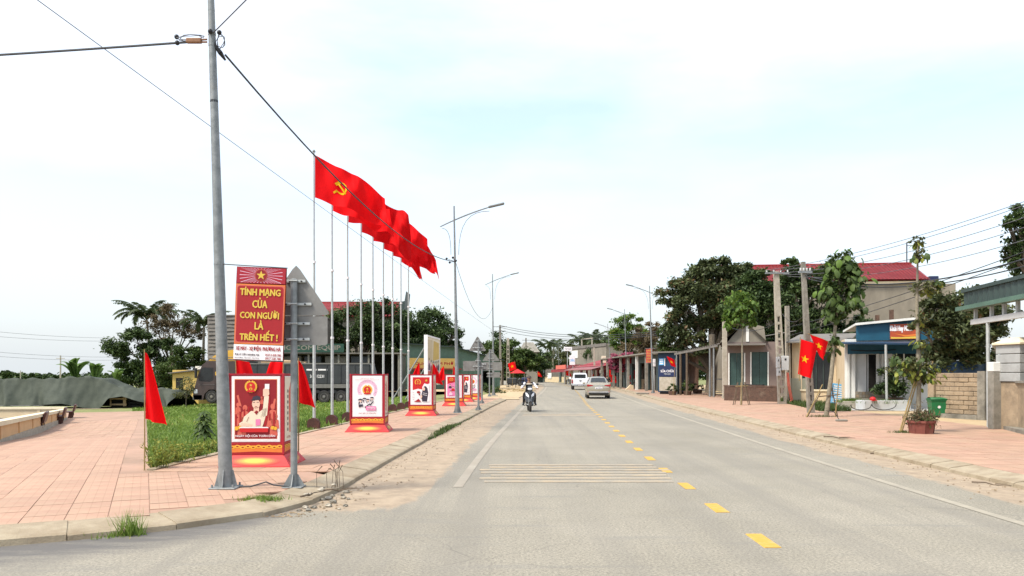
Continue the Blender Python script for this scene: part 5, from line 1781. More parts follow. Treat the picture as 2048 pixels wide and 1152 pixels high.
# ---------------- low cream wall round the rubble bed, with benches
A2, B2 = gp(129, 838), gp(0, 883)
wd = Vector((B2.x - A2.x, B2.y - A2.y))
wl = wd.length
wd.normalize()
ang = math.atan2(wd.y, wd.x)
hA, hB = (838 - 812) * A2.y / F, (883 - 853) * B2.y / F
def garden_wall(label, A, ang_, length, hgt, zA, zB, npil, m='peach_wall'):
    t = thing('garden_wall', label, 'low wall', (A.x, A.y, zA), ang_)
    sl = (zB - zA) / length
    def zl(x):
        return sl * x
    def slab(name, x0, x1, y0, y1, z0, z1, mm):
        b = MB()
        b.box(x0, x1, y0, y1, z0, z1)
        b.v = [(x, y, z + zl(x)) for x, y, z in b.v]
        return b.build(name, M[mm], t)
    slab('wall', 0, length, -.1, .1, -.3, hgt - .13, m)
    slab('coping', -.05, length, -.17, .17, hgt - .13, hgt, 'coping')
    slab('plinth', 0, length, -.16, .16, -.3, .10, 'concrete')
    for k in range(npil):
        x = length * (k + .5) / npil
        slab('pilaster', x - .09, x + .09, -.135, .135, .10, hgt - .13, m)
    return t
ext = 12.0
zB2 = B2.z + (B2.z - A2.z) / wl * ext
garden_wall('low peach coloured wall running along the plaza behind the granite benches', A2, ang, wl + ext, (hA + hB) / 2, A2.z, zB2, 9)
garden_wall('low cream wall across the far side of the rubble bed before the tarpaulin heap', A2 + Vector((-.1, .2, 0)), math.pi, 24, hA * .92, A2.z, A2.z - .1, 8, 'cream_wall')
b = MB()
for i in range(20):
    f0_, f1_ = i / 20, (i + 1) / 20
    q0, q1 = A2.xy + wd * (wl + ext) * f0_, A2.xy + wd * (wl + ext) * f1_
    b.poly([(q0.x - 24 * (1 - f0_ * .5), q0.y + .3, tz(q0.x, q0.y) + .05), (q0.x - .2, q0.y, tz(q0.x, q0.y) + .05), (q1.x - .2, q1.y, tz(q1.x, q1.y) + .05), (q1.x - 24 * (1 - f1_ * .5), q1.y + .3, tz(q1.x, q1.y) + .05)])
struct(b.build('rubble_bed', M['gravel']))
def bench(label, u, v):
    p = gp(u, v)
    k = p.y / F
    t = thing('bench', label, 'bench', p, ang - math.pi / 2, group='granite benches along the low wall')
    t.scale = (1, 1, 1)
    # local x points away from the wall (seat front), y along the wall
    for y in (-.55, .45):
        b = MB()
        b.prism([(-.30, 0), (-.06, 0), (-.10, .20), (-.13, .36), (-.34, .40), (-.36, .2)], y, y + .1)
        b.build('leg', M['bench'], t)
        b = MB()
        b.prism([(.10, 0), (.30, 0), (.27, .2), (.24, .36), (.08, .36), (.12, .2)], y, y + .1)
        b.build('leg', M['bench'], t)
    b = MB()
    b.bevbox(-.36, .34, -.72, .72, .361, .43, .02)
    b.build('seat', M['bench'], t)
    b = MB()
    b.bevbox(-.05, .05, -.70, .70, 0, .46, .02, T=Matrix.Translation((-.36, 0, .40)) @ Matrix.Rotation(R(-14), 4, 'Y'))
    b.build('backrest', M['bench'], t)
    return t
bench('granite bench nearest the camera by the low peach wall', 68, 864)
bench('middle granite bench of the three by the low peach wall', 111, 847.5)
bench('furthest granite bench at the end of the low peach wall', 134, 836)

# ---------------- the dump truck beyond the lawn
pT = gp(640, 806)
kk = pT.y / F
X_ = lambda u: (u - 640) * kk
Z_ = lambda v: (806 - v) * kk
t = thing('dump_truck', 'long dump truck with a brown cab and black tipping body parked beyond the lawn', 'truck', pT)
b = MB()
prof = [(388, 800), (386, 786), (390, 772), (395, 752), (404, 730), (414, 722), (470, 722), (472, 800), (441, 800), (438, 788), (430, 779), (418, 779), (409, 788), (406, 800)]
b.prism([(X_(u), Z_(v)) for u, v in prof], 0, 2.45)
cab = b.build('cab', M['truck_brown'], t)
b = MB()
b.prism([(X_(u), Z_(v)) for u, v in ((415, 722), (424, 713), (440, 703), (466, 699), (469, 722))], .2, 2.25)
b.build('wind_deflector', M['cab_yellow'], t)
b = MB()
b.prism([(X_(u), Z_(v)) for u, v in ((399, 760), (403, 741), (408, 737), (424, 738), (424, 757), (418, 761))], -.012, .012)
b.build('side_window', M['glass_dark'], cab)
b = MB()
b.prism([(X_(u), Z_(v)) for u, v in ((397, 762), (402, 738), (407, 734.5), (427, 735.5), (427, 760), (419, 764))], -.006, .006)
b.build('window_frame', M['black'], cab)
b = MB()
b.add([(X_(395.5), .2, Z_(751)), (X_(395.5), 2.25, Z_(751)), (X_(404.5) - .02, 2.25, Z_(730)), (X_(404.5) - .02, .2, Z_(730))], [(0, 1, 2, 3)])
b.build('windscreen', M['glass_dark'], cab)
b = MB()
b.tube([(X_(430), -.02, Z_(735)), (X_(430), -.02, Z_(795))], .01, 4)
b.tube([(X_(397), -.02, Z_(770)), (X_(430), -.02, Z_(769))], .01, 4)
b.build('door_seam', M['black'], cab)
b = MB()
b.bevbox(X_(385), X_(405), .0, 2.45, Z_(800), Z_(789), .05)
b.build('bumper', M['truck_grey'], t)
b = MB()
b.bevbox(X_(388), X_(395), -.03, .3, Z_(787), Z_(779), .03)
b.build('headlight', M['lamp_glass'], t)
for y in (-.25, 2.6):
    b = MB()
    b.bevbox(X_(392), X_(396), y - .1, y + .1, Z_(756), Z_(736), .03)
    b.tube([(X_(394), y, Z_(738)), (X_(400), min(max(y, .1), 2.3), Z_(733))], .02, 5)
    b.build('mirror', M['black'], t)
text('O', sz(7, pT.y), sz(9, pT.y), M['cab_yellow'], t, (X_(434), -.01, Z_(747)), bold=.08)
text('28', sz(7, pT.y), sz(6, pT.y), M['cab_yellow'], t, (X_(442), -.01, Z_(747)), bold=.03)
b = MB()
b.tube([(X_(407), .1, Z_(730)), (X_(418), .1, Z_(716)), (X_(470), .1, Z_(714))], .03, 6)
b.build('roof_rail', M['truck_grey'], t)
# chassis, body
b = MB()
b.box(X_(440), X_(748), .5, 1.9, Z_(786), Z_(776))
b.box(X_(440), X_(500), .3, 2.1, .35, Z_(786) - .001)
b.box(X_(394), X_(440), .5, 2.0, .3, Z_(799) - .01)
b.build('chassis', M['black'], t)
b = MB()
b.prism([(X_(u), Z_(v)) for u, v in ((497, 767), (494, 727), (738, 728), (747, 767))], 0, .06)
b.prism([(X_(u), Z_(v)) for u, v in ((497, 767), (494, 727), (738, 728), (747, 767))], 2.44, 2.5)
b.box(X_(494), X_(497), .06, 2.44, Z_(767), Z_(722))
b.box(X_(497), X_(747), .06, 2.44, Z_(768), Z_(766))
b.prism([(X_(738), Z_(729)), (X_(739.5), Z_(729)), (X_(748), Z_(767)), (X_(746.5), Z_(767))], .06, 2.44)
bed = b.build('tipping_body', M['truck_bed'], t)
b = MB()
b.box(X_(493), X_(739), -.05, .1, Z_(728.5), Z_(726))
b.box(X_(493), X_(739), 2.4, 2.55, Z_(728.5), Z_(726))
b.build('top_rail', M['truck_grey'], bed)
b = MB()
b.box(X_(497), X_(748), -.03, 2.53, Z_(776), Z_(768.2))
b.build('side_rail', M['truck_grey'], t)
for u in range(512, 740, 28):
    b = MB()
    b.bevbox(X_(u), X_(u + 2.2), -.05, .0, Z_(766), Z_(729.5), .015)
    b.build('body_rib', M['truck_bed'], bed)
for u, n_ in ((423, 0), (458, 0), (614, 1), (648, 1), (682, 1), (716, 1)):
    for y in (.15, 2.05):
        w = MB()
        r = 12.6 * kk
        w.lathe([(r * .55, -.16), (r * .92, -.16), (r, -.10), (r, .10), (r * .92, .16), (r * .55, .16)], 24, (0, 0, 0), 'y')
        o = w.build('wheel', M['rubber'], t, smooth=True)
        o.location = (X_(u), y, r)
        w = MB()
        w.lathe([(r * .1, -.09), (r * .48, -.07), (r * .56, -.165), (r * .60, -.165), (r * .60, .1), (r * .1, .1)], 20, (0, 0, 0), 'y')
        w.lathe([(.06, -.20), (r * .22, -.19), (r * .24, -.08)], 12, (0, 0, 0), 'y')
        w.build('rim', M['truck_grey'] if n_ else M['concrete_dark'], o, smooth=True)
for u in (631, 665, 699):
    b = MB()
    b.prism([(X_(u) + (.0 if k else 0) + math.cos(R(a)) * .62, Z_(793) + math.sin(R(a)) * .56) for k, a in enumerate(range(150, 29, -20))], .0, .35)
    b.build('mudguard', M['black'], t)
b = MB()
b.bevbox(X_(520), X_(590), .1, .6, Z_(795), Z_(778), .04)
b.build('fuel_tank', M['truck_grey'], t)
for (a, c, v0, v1) in ((613, 633, 738, 741), (636, 655, 738, 741)):
    b = MB()
    b.box(X_(a), X_(c), -.012, -.001, Z_(v1), Z_(v0))
    b.build('white_bar', M['white'], t)
text('36C 12231', sz(28, pT.y), sz(6, pT.y), M['white'], t, (X_(634), -.004, Z_(752.5)), bold=.02)
b = MB()
b.box(X_(520), X_(600), .3, 2.2, Z_(728), Z_(722))
b.ball((X_(560), 1.2, Z_(728)), (2.0, .9, .35), 12, 6)
b.build('load', M['timber'], t)

# ---------------- buildings behind the truck
class Fac:
    """a facade seen in the photograph: frame with x along it, y into the building, z up"""
    def __init__(s, name, label, cat, uA, YA, uB, YB, group=None, z0=None):
        A, B = base(uA, YA), base(uB, YB)
        s.z0 = A.z if z0 is None else z0
        s.A = A
        d = Vector((B.x - A.x, B.y - A.y))
        s.w = d.length
        s.d = d.normalized()
        s.t = thing(name, label, cat, (A.x, A.y, s.z0), math.atan2(d.y, d.x), group)
    def at(s, u, v):
        """(along, up) where the view through the pixel meets the facade plane"""
        k = (u - U0) / F
        n = Vector((-s.d.y, s.d.x))
        Y = (n.x * s.A.x + n.y * s.A.y) / (n.x * k + n.y)
        p = Vector((k * Y, Y))
        return (p - s.A.xy).dot(s.d), H - (v - V0) * Y / F - s.z0
    def rect(s, u0, v0, u1, v1):
        x0, z1 = s.at(u0, v0)
        x1, z0 = s.at(u1, v1)
        return x0, x1, z0, z1
    def box(s, name, m, x0, x1, y0, y1, z0, z1, parent=None, bev=0):
        b = MB()
        if bev:
            b.bevbox(x0, x1, y0, y1, z0, z1, bev)
        else:
            b.box(x0, x1, y0, y1, z0, z1)
        return b.build(name, M[m], parent or s.t)
    def wall(s, name, m, x0, x1, z0, z1, openings=(), th=.2, y=0.0):
        """wall panel with real openings (x0, x1, z0, z1)"""
        xs = sorted({x0, x1, *[min(max(o[0], x0), x1) for o in openings], *[min(max(o[1], x0), x1) for o in openings]})
        zs = sorted({z0, z1, *[min(max(o[2], z0), z1) for o in openings], *[min(max(o[3], z0), z1) for o in openings]})
        b = MB()
        for a, c in zip(xs[:-1], xs[1:]):
            for e, f in zip(zs[:-1], zs[1:]):
                mx, mz = (a + c) / 2, (e + f) / 2
                if any(o[0] < mx < o[1] and o[2] < mz < o[3] for o in openings):
                    continue
                b.box(a, c, y, y + th, e, f)
        return b.build(name, M[m], s.t)
f = Fac('grey_building', 'tall grey slatted building behind the truck cab', 'building', 414, 80, 640, 80)
xa, xb, za, zt = f.rect(415, 632, 636, 800)
f.box('wall', 'grey_slab', xa, xb, .08, 9, -.5, zt)
nr = 11
z_lo = f.at(415, 716)[1]
for k in range(nr):
    z0_, z1_ = z_lo + (zt - z_lo) * k / nr, z_lo + (zt - z_lo) * (k + 1) / nr
    b = MB()
    b.grid(lambda a, c: (xa + (xb - xa) * a, .06 - .10 * (1 - c) - .03 * math.sin(a * 40 + k), z0_ + (z1_ - z0_) * (c * .96) + .03 * math.sin(a * 26 + k * 2)), 30, 2)
    b.build('slat', M['grey_slab'], f.t)
f.box('roof_slab', 'grey_slab', xa - .1, xb + .1, -.05, 9.1, zt, zt + .12)
f.box('chimney_post', 'concrete_dark', xa + .9, xa + 1.05, .1, .25, zt + .12, zt + 1.1)
f = Fac('yellow_house', 'small yellow walled house with a grey sheet roof before the truck cab', 'house', 345, 76, 412, 76)
xa, xb, za, zt = f.rect(345, 740, 397, 800)
f.box('wall', 'yellow_wall', xa, xb, 0, 5, -.6, zt)
b = MB()
b.prism([(xa - .3, zt - .35), (xb + .3, zt), (xb + .3, zt + .1), (xa - .3, zt - .25)], -.3, 5.3)
b.build('roof', M['grey_slab'], f.t)
x0, x1, z0, z1 = f.rect(352, 756, 366, 776)
f.box('window', 'dark', x0, x1, -.03, .02, z0, z1)
x0, x1, z0, z1 = f.rect(378, 732, 420, 741)
f.box('attic', 'white_wall', x0, x1 - .2, 1.5, 4, zt - .2, z1)
f = Fac('temple_house', 'house with a bright red roof and a dark upturned gable behind the trees', 'house', 640, 98, 800, 98)
xa, xb, zr_, zt = f.rect(600, 599, 797, 632)
_, _, ze, _ = f.rect(600, 632, 797, 640)
f.box('wall', 'grey_render', xa + .5, xb - .5, 1.2, 9, -.8, zr_ + .1)
def tin_roof(parent, x0, x1, y0, y1, z0, z1, m='roof_red', pitch=.22, amp=.035, name='roof', rows=1):
    """ribbed sheet from the eave (y0, z0) up to the ridge (y1, z1); tile steps when rows > 1"""
    b = MB()
    nx = max(8, int((x1 - x0) / pitch) * 2)
    for r_ in range(rows):
        f0_, f1_ = r_ / rows, (r_ + 1) / rows
        st = .035 if rows > 1 else 0
        for i in range(nx):
            a, c = x0 + (x1 - x0) * i / nx, x0 + (x1 - x0) * (i + 1) / nx
            ha, hc = amp * (i % 2), amp * ((i + 1) % 2)
            b.poly([(a, y0 + (y1 - y0) * f0_, z0 + (z1 - z0) * f0_ + ha + st), (c, y0 + (y1 - y0) * f0_, z0 + (z1 - z0) * f0_ + hc + st), (c, y0 + (y1 - y0) * f1_, z0 + (z1 - z0) * f1_ + hc), (a, y0 + (y1 - y0) * f1_, z0 + (z1 - z0) * f1_ + ha)])
    b.poly([(x0, y0, z0 - .05), (x0, y1, z1 - .05), (x1, y1, z1 - .05), (x1, y0, z0 - .05)])
    return b.build(name, M[m], parent)
tin_roof(f.t, xa, xb, 0, 4.2, zr_, zt, rows=9)
b = MB()
b.prism([(xa, zt - .05), (xb, zt - .05), (xb, zt + .12), (xa, zt + .12)], 4.1, 4.4)
b.build('ridge_cap', M['roof_red'], f.t)
x0, x1, z0, z1 = f.rect(797, 600, 811, 655)
b = MB()
b.prism([(x0, z0), (x0 + .5, z0), (x1 - .1, z1 - .4), (x1 + .05, z1 + 1.1), (x1 - .15, z1 - .1), (x0, z1 - .25)], .2, 4.2)
b.build('gable_end', M['dark_green_sheet'], f.t)

f = Fac('equipment_shop', 'dark open shop with a green signboard behind the tipping body', 'shop', 556, 76, 800, 76)
xa, xb, za, zt = f.rect(556, 708, 800, 800)
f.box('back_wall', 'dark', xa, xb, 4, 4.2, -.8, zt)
f.box('side_wall', 'dark_green_sheet', xa, xa + .15, 0, 4, -.8, zt)
f.box('side_wall', 'dark_green_sheet', xb - .15, xb, 0, 4, -.8, zt)
b = MB()
b.prism([(xa - .3, zt), (xb + .3, zt), (xb + .3, zt + .12), (xa - .3, zt + .12)], -.4, 4.4)
b.build('roof', M['grey_slab'], f.t)
for k in range(5):
    x = xa + .1 + (xb - xa - .2) * k / 4
    f.box('post', 'concrete_dark', x - .08, x + .08, -.2, -.04, -.8, zt)
x0, x1, z0, z1 = f.rect(556, 688, 690, 705)
sgn = f.box('signboard', 'door_green', x0, x1, -.55, -.42, z0, z1)
M['sign_green'] = mat('sign_green', (0.018, 0.062, 0.042), (0.014, 0.05, 0.034), 3)
sgn.data.materials[0] = M['sign_green']
text('NG COM EQUIP', (x1 - x0) * .9, (z1 - z0) * .62, M['concrete_dark'], sgn, ((x0 + x1) / 2, -.555, (z0 + z1) / 2), bold=.03)
for k, (a, c) in enumerate(((565, 600), (606, 640), (648, 690), (700, 740))):
    x0, x1, z0, z1 = f.rect(a, 712, c, 726)
    f.box('hanging_goods', 'truck_bed' if k % 2 else 'grey_slab', x0, x1, .4, 1.0, z0, z1, bev=.05)
f = Fac('green_shed', 'green metal sheet shed with a yellow sign band behind the posters', 'shed', 800, 86, 1000, 92)
xa, xb, za, zt = f.rect(800, 700, 1000, 790)
x1_, z1_ = f.at(905, 694)
_, zR = f.at(1000, 722)
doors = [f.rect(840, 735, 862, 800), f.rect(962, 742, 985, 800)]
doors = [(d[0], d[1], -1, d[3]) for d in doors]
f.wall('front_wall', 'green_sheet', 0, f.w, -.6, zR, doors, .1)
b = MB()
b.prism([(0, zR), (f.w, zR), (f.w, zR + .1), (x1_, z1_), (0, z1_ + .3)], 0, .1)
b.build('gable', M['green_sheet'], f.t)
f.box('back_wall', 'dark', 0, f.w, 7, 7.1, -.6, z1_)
f.box('side_wall', 'green_sheet', f.w - .1, f.w, .1, 7, -.6, zR)
f.box('side_wall', 'green_sheet', 0, .1, .1, 7, -.6, zR)
b = MB()
b.add([(-.3, -.5, z1_ + .34), (x1_, -.5, z1_ + .05), (f.w + .3, -.5, zR + .12), (f.w + .3, 7.3, zR + .12), (x1_, 7.3, z1_ + .05), (-.3, 7.3, z1_ + .34)], [(0, 1, 4, 5), (1, 2, 3, 4)])
b.add([(-.3, -.5, z1_ + .24), (x1_, -.5, z1_ - .05), (f.w + .3, -.5, zR + .02), (f.w + .3, -.5, zR + .12), (x1_, -.5, z1_ + .05), (-.3, -.5, z1_ + .34)], [(0, 1, 4, 5), (1, 2, 3, 4)])
b.build('roof', M['dark_green_sheet'], f.t)
b = MB()
for k in range(int(f.w / .5)):
    x = .25 + k * .5
    if not any(d[0] - .05 < x < d[1] + .05 for d in doors):
        b.box(x, x + .06, -.035, 0, -.6, zR - .05)
b.build('sheet_ribs', M['green_sheet'], f.t, kind='stuff')
x0, x1, z0, z1 = f.rect(818, 716, 914, 737)
sb = f.box('sign_band', 'yellow_wall', x0, x1, -.3, -.06, z0, z1)
text('QUÁN CƠM PHỞ', (x1 - x0) * .8, (z1 - z0) * .42, M['red_print'], sb, ((x0 + x1) / 2, -.305, (z0 + z1) / 2), bold=.03)
b = MB()
b.box(x0 - .2, x1 + .2, -.8, -.05, z0 - .14, z0 - .02)
b.build('awning', M['roof_red'], f.t)

# ---------------- large slanting billboard beside the lawn
A3, B3 = Vector((-5.85, 54.7)), Vector((-5.45, 60.2))
A3.x = (854 - U0) * A3.y / F
B3.x = (879 - U0) * B3.y / F
f = Fac('billboard', 'tall pale picture billboard on slanting steel struts beside the lawn', 'billboard', 854, 54.7, 879, 60.2, z0=0)
z1, z0 = H + 79 * 54.7 / F, H - 18 * 60.2 / F
wB = f.w
b = MB()
b.bevbox(0, wB, 0, .14, z0, z1, .02)
pn_ = b.build('panel', M['cream_print'], f.t)
for a in ((-.05, .08, z0, z1), (wB - .08, wB + .05, z0, z1)):
    f.box('frame_edge', 'white', a[0], a[1], -.05, .2, a[2] - .05, a[3] + .05)
f.box('frame_edge', 'white', .08, wB - .08, -.05, .2, z1 - .08, z1 + .05)
hgt_ = z1 - z0
pr = lambda q: z0 + hgt_ * q
prints(f.t, .006, [(M['lf_light'] if False else M['yellow_wall'], [[(wB * .45, pr(.5)), (wB * .95, pr(.55)), (wB * .95, pr(.9)), (wB * .5, pr(.93))]]), (M['cream_wall'], [[(wB * .05, pr(.5)), (wB * .42, pr(.5)), (wB * .42, pr(.93)), (wB * .05, pr(.93))]]),
                  (M['salmon'], [rect(wB * .05, wB * .95, pr(.02), pr(.28))]), (M['pale_pink'], [[(wB * .05, pr(.28)), (wB * .95, pr(.28)), (wB * .95, pr(.42)), (wB * .5, pr(.38)), (wB * .05, pr(.5))]])], 'picture_print')
ppl = []
for k, (x, z, s) in enumerate(((.15, .30, .5), (.3, .24, .55), (.45, .2, .6), (.6, .22, .55), (.75, .26, .5), (.88, .3, .45))):
    ppl += fig(wB * x, pr(z), s * 1.3, M['skin_print'], M[['ink', 'crimson', 'navy', 'white', 'red_print', 'ink'][k]], M['ink'])
prints(f.t, .014, ppl, 'people_print')
for x in (.3, wB - .3):
    for (za_, yb, zb_) in ((z1 - .7, 2.6, -.6), (z0 + .3, .4, -.5)):
        b = MB()
        b.tube([(x, .15, za_), (x, yb + .15, zb_)], .05, 6)
        b.build('strut', M['galv'], f.t)

# ---------------- trees and palms on the left
tree('broadleaf_tree', 'dark round tree before the red temple roof, behind the flagpoles', 715, 88, [(700, 660, 45, 45), (735, 640, 50, 40), (690, 710, 40, 45), (745, 690, 45, 45), (722, 612, 30, 22), (770, 640, 35, 40), (775, 700, 30, 40), (672, 640, 20, 24), (665, 690, 22, 36), (790, 660, 24, 40), (760, 615, 24, 18)], 'lf_dark', 30000, .34, .35)
tree('broadleaf_tree', 'dark spreading tree right of the flagpoles and behind the billboard', 845, 92, [(830, 665, 45, 40), (865, 655, 40, 35), (895, 672, 28, 26), (850, 690, 45, 35), (815, 690, 30, 40), (880, 700, 30, 22), (915, 668, 14, 16), (800, 660, 30, 34), (840, 640, 30, 24), (905, 690, 24, 18)], 'lf_dark', 24000, .36, .35)
tree('broadleaf_tree', 'mid green tree beneath the coconut palm left of the plain red flag', 290, 88, [(255, 690, 28, 28), (240, 715, 14, 20), (280, 680, 30, 22), (300, 735, 40, 30), (275, 760, 40, 18), (320, 700, 25, 25), (245, 745, 24, 26), (330, 770, 36, 20), (265, 665, 16, 14)], 'lf_dark', 20000, .36, .22)
tree('broadleaf_tree', 'bushy tree between the coconut palm and the truck cab', 355, 84, [(350, 725, 32, 24), (335, 745, 30, 20), (390, 720, 25, 20), (345, 690, 18, 16), (372, 705, 22, 16), (400, 735, 26, 24), (385, 690, 18, 14), (350, 755, 30, 18)], 'lf_mid', 12000, .30, .18)
tree('bare_tree', 'brown half bare tree with thin foliage beside the coconut palm', 340, 90, [(345, 640, 32, 20), (370, 655, 28, 22), (325, 655, 25, 25), (390, 665, 24, 14), (350, 675, 30, 14), (325, 690, 18, 18), (400, 650, 14, 12), (310, 650, 20, 24), (345, 620, 26, 12)], 'lf_brown', 6000, .26, .16)
tree('shrub', 'yellowish thin shrub growing before the truck cab', 372, 66, [(372, 772, 16, 16), (362, 785, 16, 12), (382, 782, 10, 12)], 'lf_olive', 1100, .16, .04, cat='shrub')
# palms
def frond_mesh(Lf, droop, nl, lw, name='frond', seg=10, ll=.55):
    v, fc, var = [], [], []
    pts = []
    for k in range(seg + 1):
        q = k / seg
        a = R(62) - droop * q ** 1.3
        pts.append((pts[-1][0] + Lf / seg * math.cos(a), 0, pts[-1][2] + Lf / seg * math.sin(a)) if k else (0, 0, 0))
    P_ = np.array(pts)
    b = MB()
    b.tube(pts, [.045 * (1 - .85 * k / seg) for k in range(seg + 1)], 4)
    for k in range(nl):
        q = .12 + .88 * k / nl
        i = q * seg
        p = np.array([np.interp(i, range(seg + 1), P_[:, j]) for j in range(3)])
        i2 = min(seg, i + .3)
        d = np.array([np.interp(i2, range(seg + 1), P_[:, j]) for j in range(3)]) - np.array([np.interp(max(0, i - .3), range(seg + 1), P_[:, j]) for j in range(3)])
        d /= np.linalg.norm(d) + 1e-9
        for s_ in (-1, 1):
            l = ll * math.sin(math.pi * min(1, .15 + q * .85)) ** .6 * rng.uniform(.8, 1.15)
            e = p + np.array([0, s_ * l * .8, 0]) + d * l * .55 + np.array([0, 0, -l * rng.uniform(.25, .7)])
            m_ = (p + e) / 2 + np.array([0, 0, l * .12])
            b.add([p - d * lw * .3, p + d * lw, m_ + d * lw, e, m_ - d * lw * .6], [(0, 1, 2, 3, 4)] if s_ > 0 else [(4, 3, 2, 1, 0)])
    me = b.mesh(name, M['lf_palm'])
    a = me.attributes.new('var', 'FLOAT', 'FACE')
    a.data.foreach_set('value', rng.uniform(0, 1, len(me.polygons)).astype(np.float32))
    return me
FR = [frond_mesh(3.4, R(70), 34, .07), frond_mesh(3.4, R(115), 34, .07), frond_mesh(3.2, R(150), 32, .07)]
def palm(label, u, Y, vtop, sc=1.0, n=16, name='coconut_palm', lean=.3, tr=.16, only=None):
    p = base(u, Y)
    top = H - (vtop - V0) * Y / F - p.z
    t = thing(name, label, 'palm tree', p, group='palm trees')
    b = MB()
    b.tube([(lean * (q * q), 0, top * q) for q in np.linspace(0, 1, 7)], [tr * (1.25 - .5 * q) for q in np.linspace(0, 1, 7)], 8)
    b.build('trunk', M['palebark'], t, smooth=50)
    for k in range(n):
        az = 2 * math.pi * k / n * 2.618 + rng.uniform(-.2, .2)
        me = FR[0] if k < n * .35 else FR[1] if k < n * .75 else FR[2]
        piece(me, 'frond', t, (lean, 0, top), (0, 0, az), (sc * rng.uniform(.85, 1.1),) * 3)
    return t
pl = palm('tall coconut palm with a drooping frond at the left of the lawn trees', 302, 92, 640, 1.3, 24, lean=-.5)
piece(FR[1], 'frond', pl, (-.4, 0, H + 106 * 92 / F - pl.location.z - .2), (0, 0, math.pi), (1.4,) * 3)
palm('shorter coconut palm beside the grey slatted building', 406, 86, 655, 1.05, 18, lean=.1)
# banana plants behind the tarpaulin
def banana_leaf(L_, w, name='leaf'):
    b = MB()
    def fn(a, c):
        ang_ = R(80) - R(75) * c ** 1.5
        x = L_ * (c - .18 * c * c * .5)
        z = L_ * (.75 * c - .55 * c * c)
        ww = w * math.sin(math.pi * (c * .94 + .03)) ** .5
        return (x * .6, (a - .5) * 2 * ww, z * 1.2 - abs(a - .5) * ww * .5)
    b.grid(fn, 4, 12)
    me = b.mesh(name, M['lf_banana'], 60)
    at_ = me.attributes.new('var', 'FLOAT', 'FACE')
    at_.data.foreach_set('value', rng.uniform(.2, .9, len(me.polygons)).astype(np.float32))
    return me
BL = banana_leaf(3.6, .42)
for (u, v, Y, lab, n_, sc) in ((150, 756, 78, 'larger banana plant with broad upright leaves behind the tarpaulin', 9, 1.0), (190, 757, 80, 'smaller banana plant behind the right half of the tarpaulin', 7, .8), (235, 762, 82, 'low banana plant at the foot of the lawn trees', 7, .7)):
    p = base(u, Y)
    t = thing('banana_plant', lab, 'banana plant', p, group='banana plants behind the tarpaulin')
    zt = H - (v - V0) * Y / F - p.z
    b = MB()
    b.tube([(0, 0, 0), (.03, 0, zt * .6), (0, 0, zt)], [.16, .13, .08], 8)
    b.build('stem', M['palebark'], t, smooth=True)
    for k in range(n_):
        az = k * 2.4 + rng.uniform(-.3, .3)
        piece(BL, 'leaf', t, (0, 0, zt - .1), (rng.uniform(-.3, .3), rng.uniform(-.9, -.2), az), (sc,) * 3)
# young tree and weeds on the near lawn edge
p = gp(408, 892)
t = thing('young_tree', 'young tree with tiers of drooping leaves on the lawn behind the near lamp column', 'young tree', p)
hh = (892 - 822) * p.y / F
b = MB()
b.tube([(0, 0, 0), (.02, 0, hh * .5), (0, 0, hh)], [.014, .011, .005], 6)
b.build('stem', M['bark'], t)
lb = MB()
def fn_leaf(a, c):
    w_ = .045 * math.sin(math.pi * (c * .9 + .06)) ** .7
    return (c * .26, (a - .5) * 2 * w_, .05 * math.sin(c * 2.2) - .13 * c * c - abs(a - .5) * .03)
lb.grid(fn_leaf, 2, 5)
lme = lb.mesh('leaf', M['lf_mid'], 60)
a_ = lme.attributes.new('var', 'FLOAT', 'FACE')
a_.data.foreach_set('value', np.full(len(lme.polygons), .45, np.float32))
for k in range(72):
    q = .3 + .7 * (k / 72)
    s_ = (1.25 - q * .55) * rng.uniform(.7, 1.1)
    piece(lme, 'leaf', t, (0, 0, hh * q), (rng.uniform(-.3, .3), rng.uniform(-.25, .3), k * 2.4), (s_,) * 3)
def weed(label, u, v, hpx, n, spread, m='lf_yellow', leaf=.06):
    p = gp(u, v)
    k = p.y / F
    t = thing('weed', label, 'weed', p, group='leafy weeds on the lawn edge')
    hh = hpx * k
    P_ = np.stack([rng.normal(0, spread * k, n), rng.normal(0, spread * k * .6, n), np.zeros(n)], 1)
    b = MB()
    pos = []
    for i in range(14):
        x, y = rng.normal(0, spread * k * .8), rng.normal(0, spread * k * .5)
        h_ = hh * rng.uniform(.5, 1)
        b.tube([(x * .5, y * .5, 0), (x, y, h_)], [.006, .002], 3)
        for j in range(n // 14):
            q = rng.uniform(.15, 1)
            pos.append((x * (.5 + .5 * q) + rng.normal(0, .03), y * (.5 + .5 * q) + rng.normal(0, .03), h_ * q))
    b.build('stems', M['lf_yellow'], t)
    leaves('foliage', np.array(pos), leaf, M[m], t, .1, .45)
for (lab, u, v, hp, n, sp) in (('pale green weed clump beside the bamboo stick of the corner flag', 318, 936, 62, 420, 22), ('low leafy weeds right of the corner flag', 352, 926, 40, 300, 24), ('leafy weeds on the lawn edge left of the near lamp column', 392, 914, 34, 280, 22), ('small weeds at the lawn edge just behind the near lamp column', 428, 905, 30, 200, 16)):
    weed(lab, u, v, hp, n, sp)
for i, (u, v) in enumerate(((646, 848), (676, 843), (700, 838), (612, 856), (730, 834))):
    p = gp(u, v)
    tuft('weed_patch', ('weeds at the foot of the second flagpole', 'weeds between the second and third flagpoles', 'weeds left of the wreath poster stand', 'weeds at the foot of the nearest flagpole', 'weeds behind the wreath poster stand')[i], 'weeds', p.x - .25, p.y + .15, p.z, .32, 420, .22, 'lf_light', wid=.018)

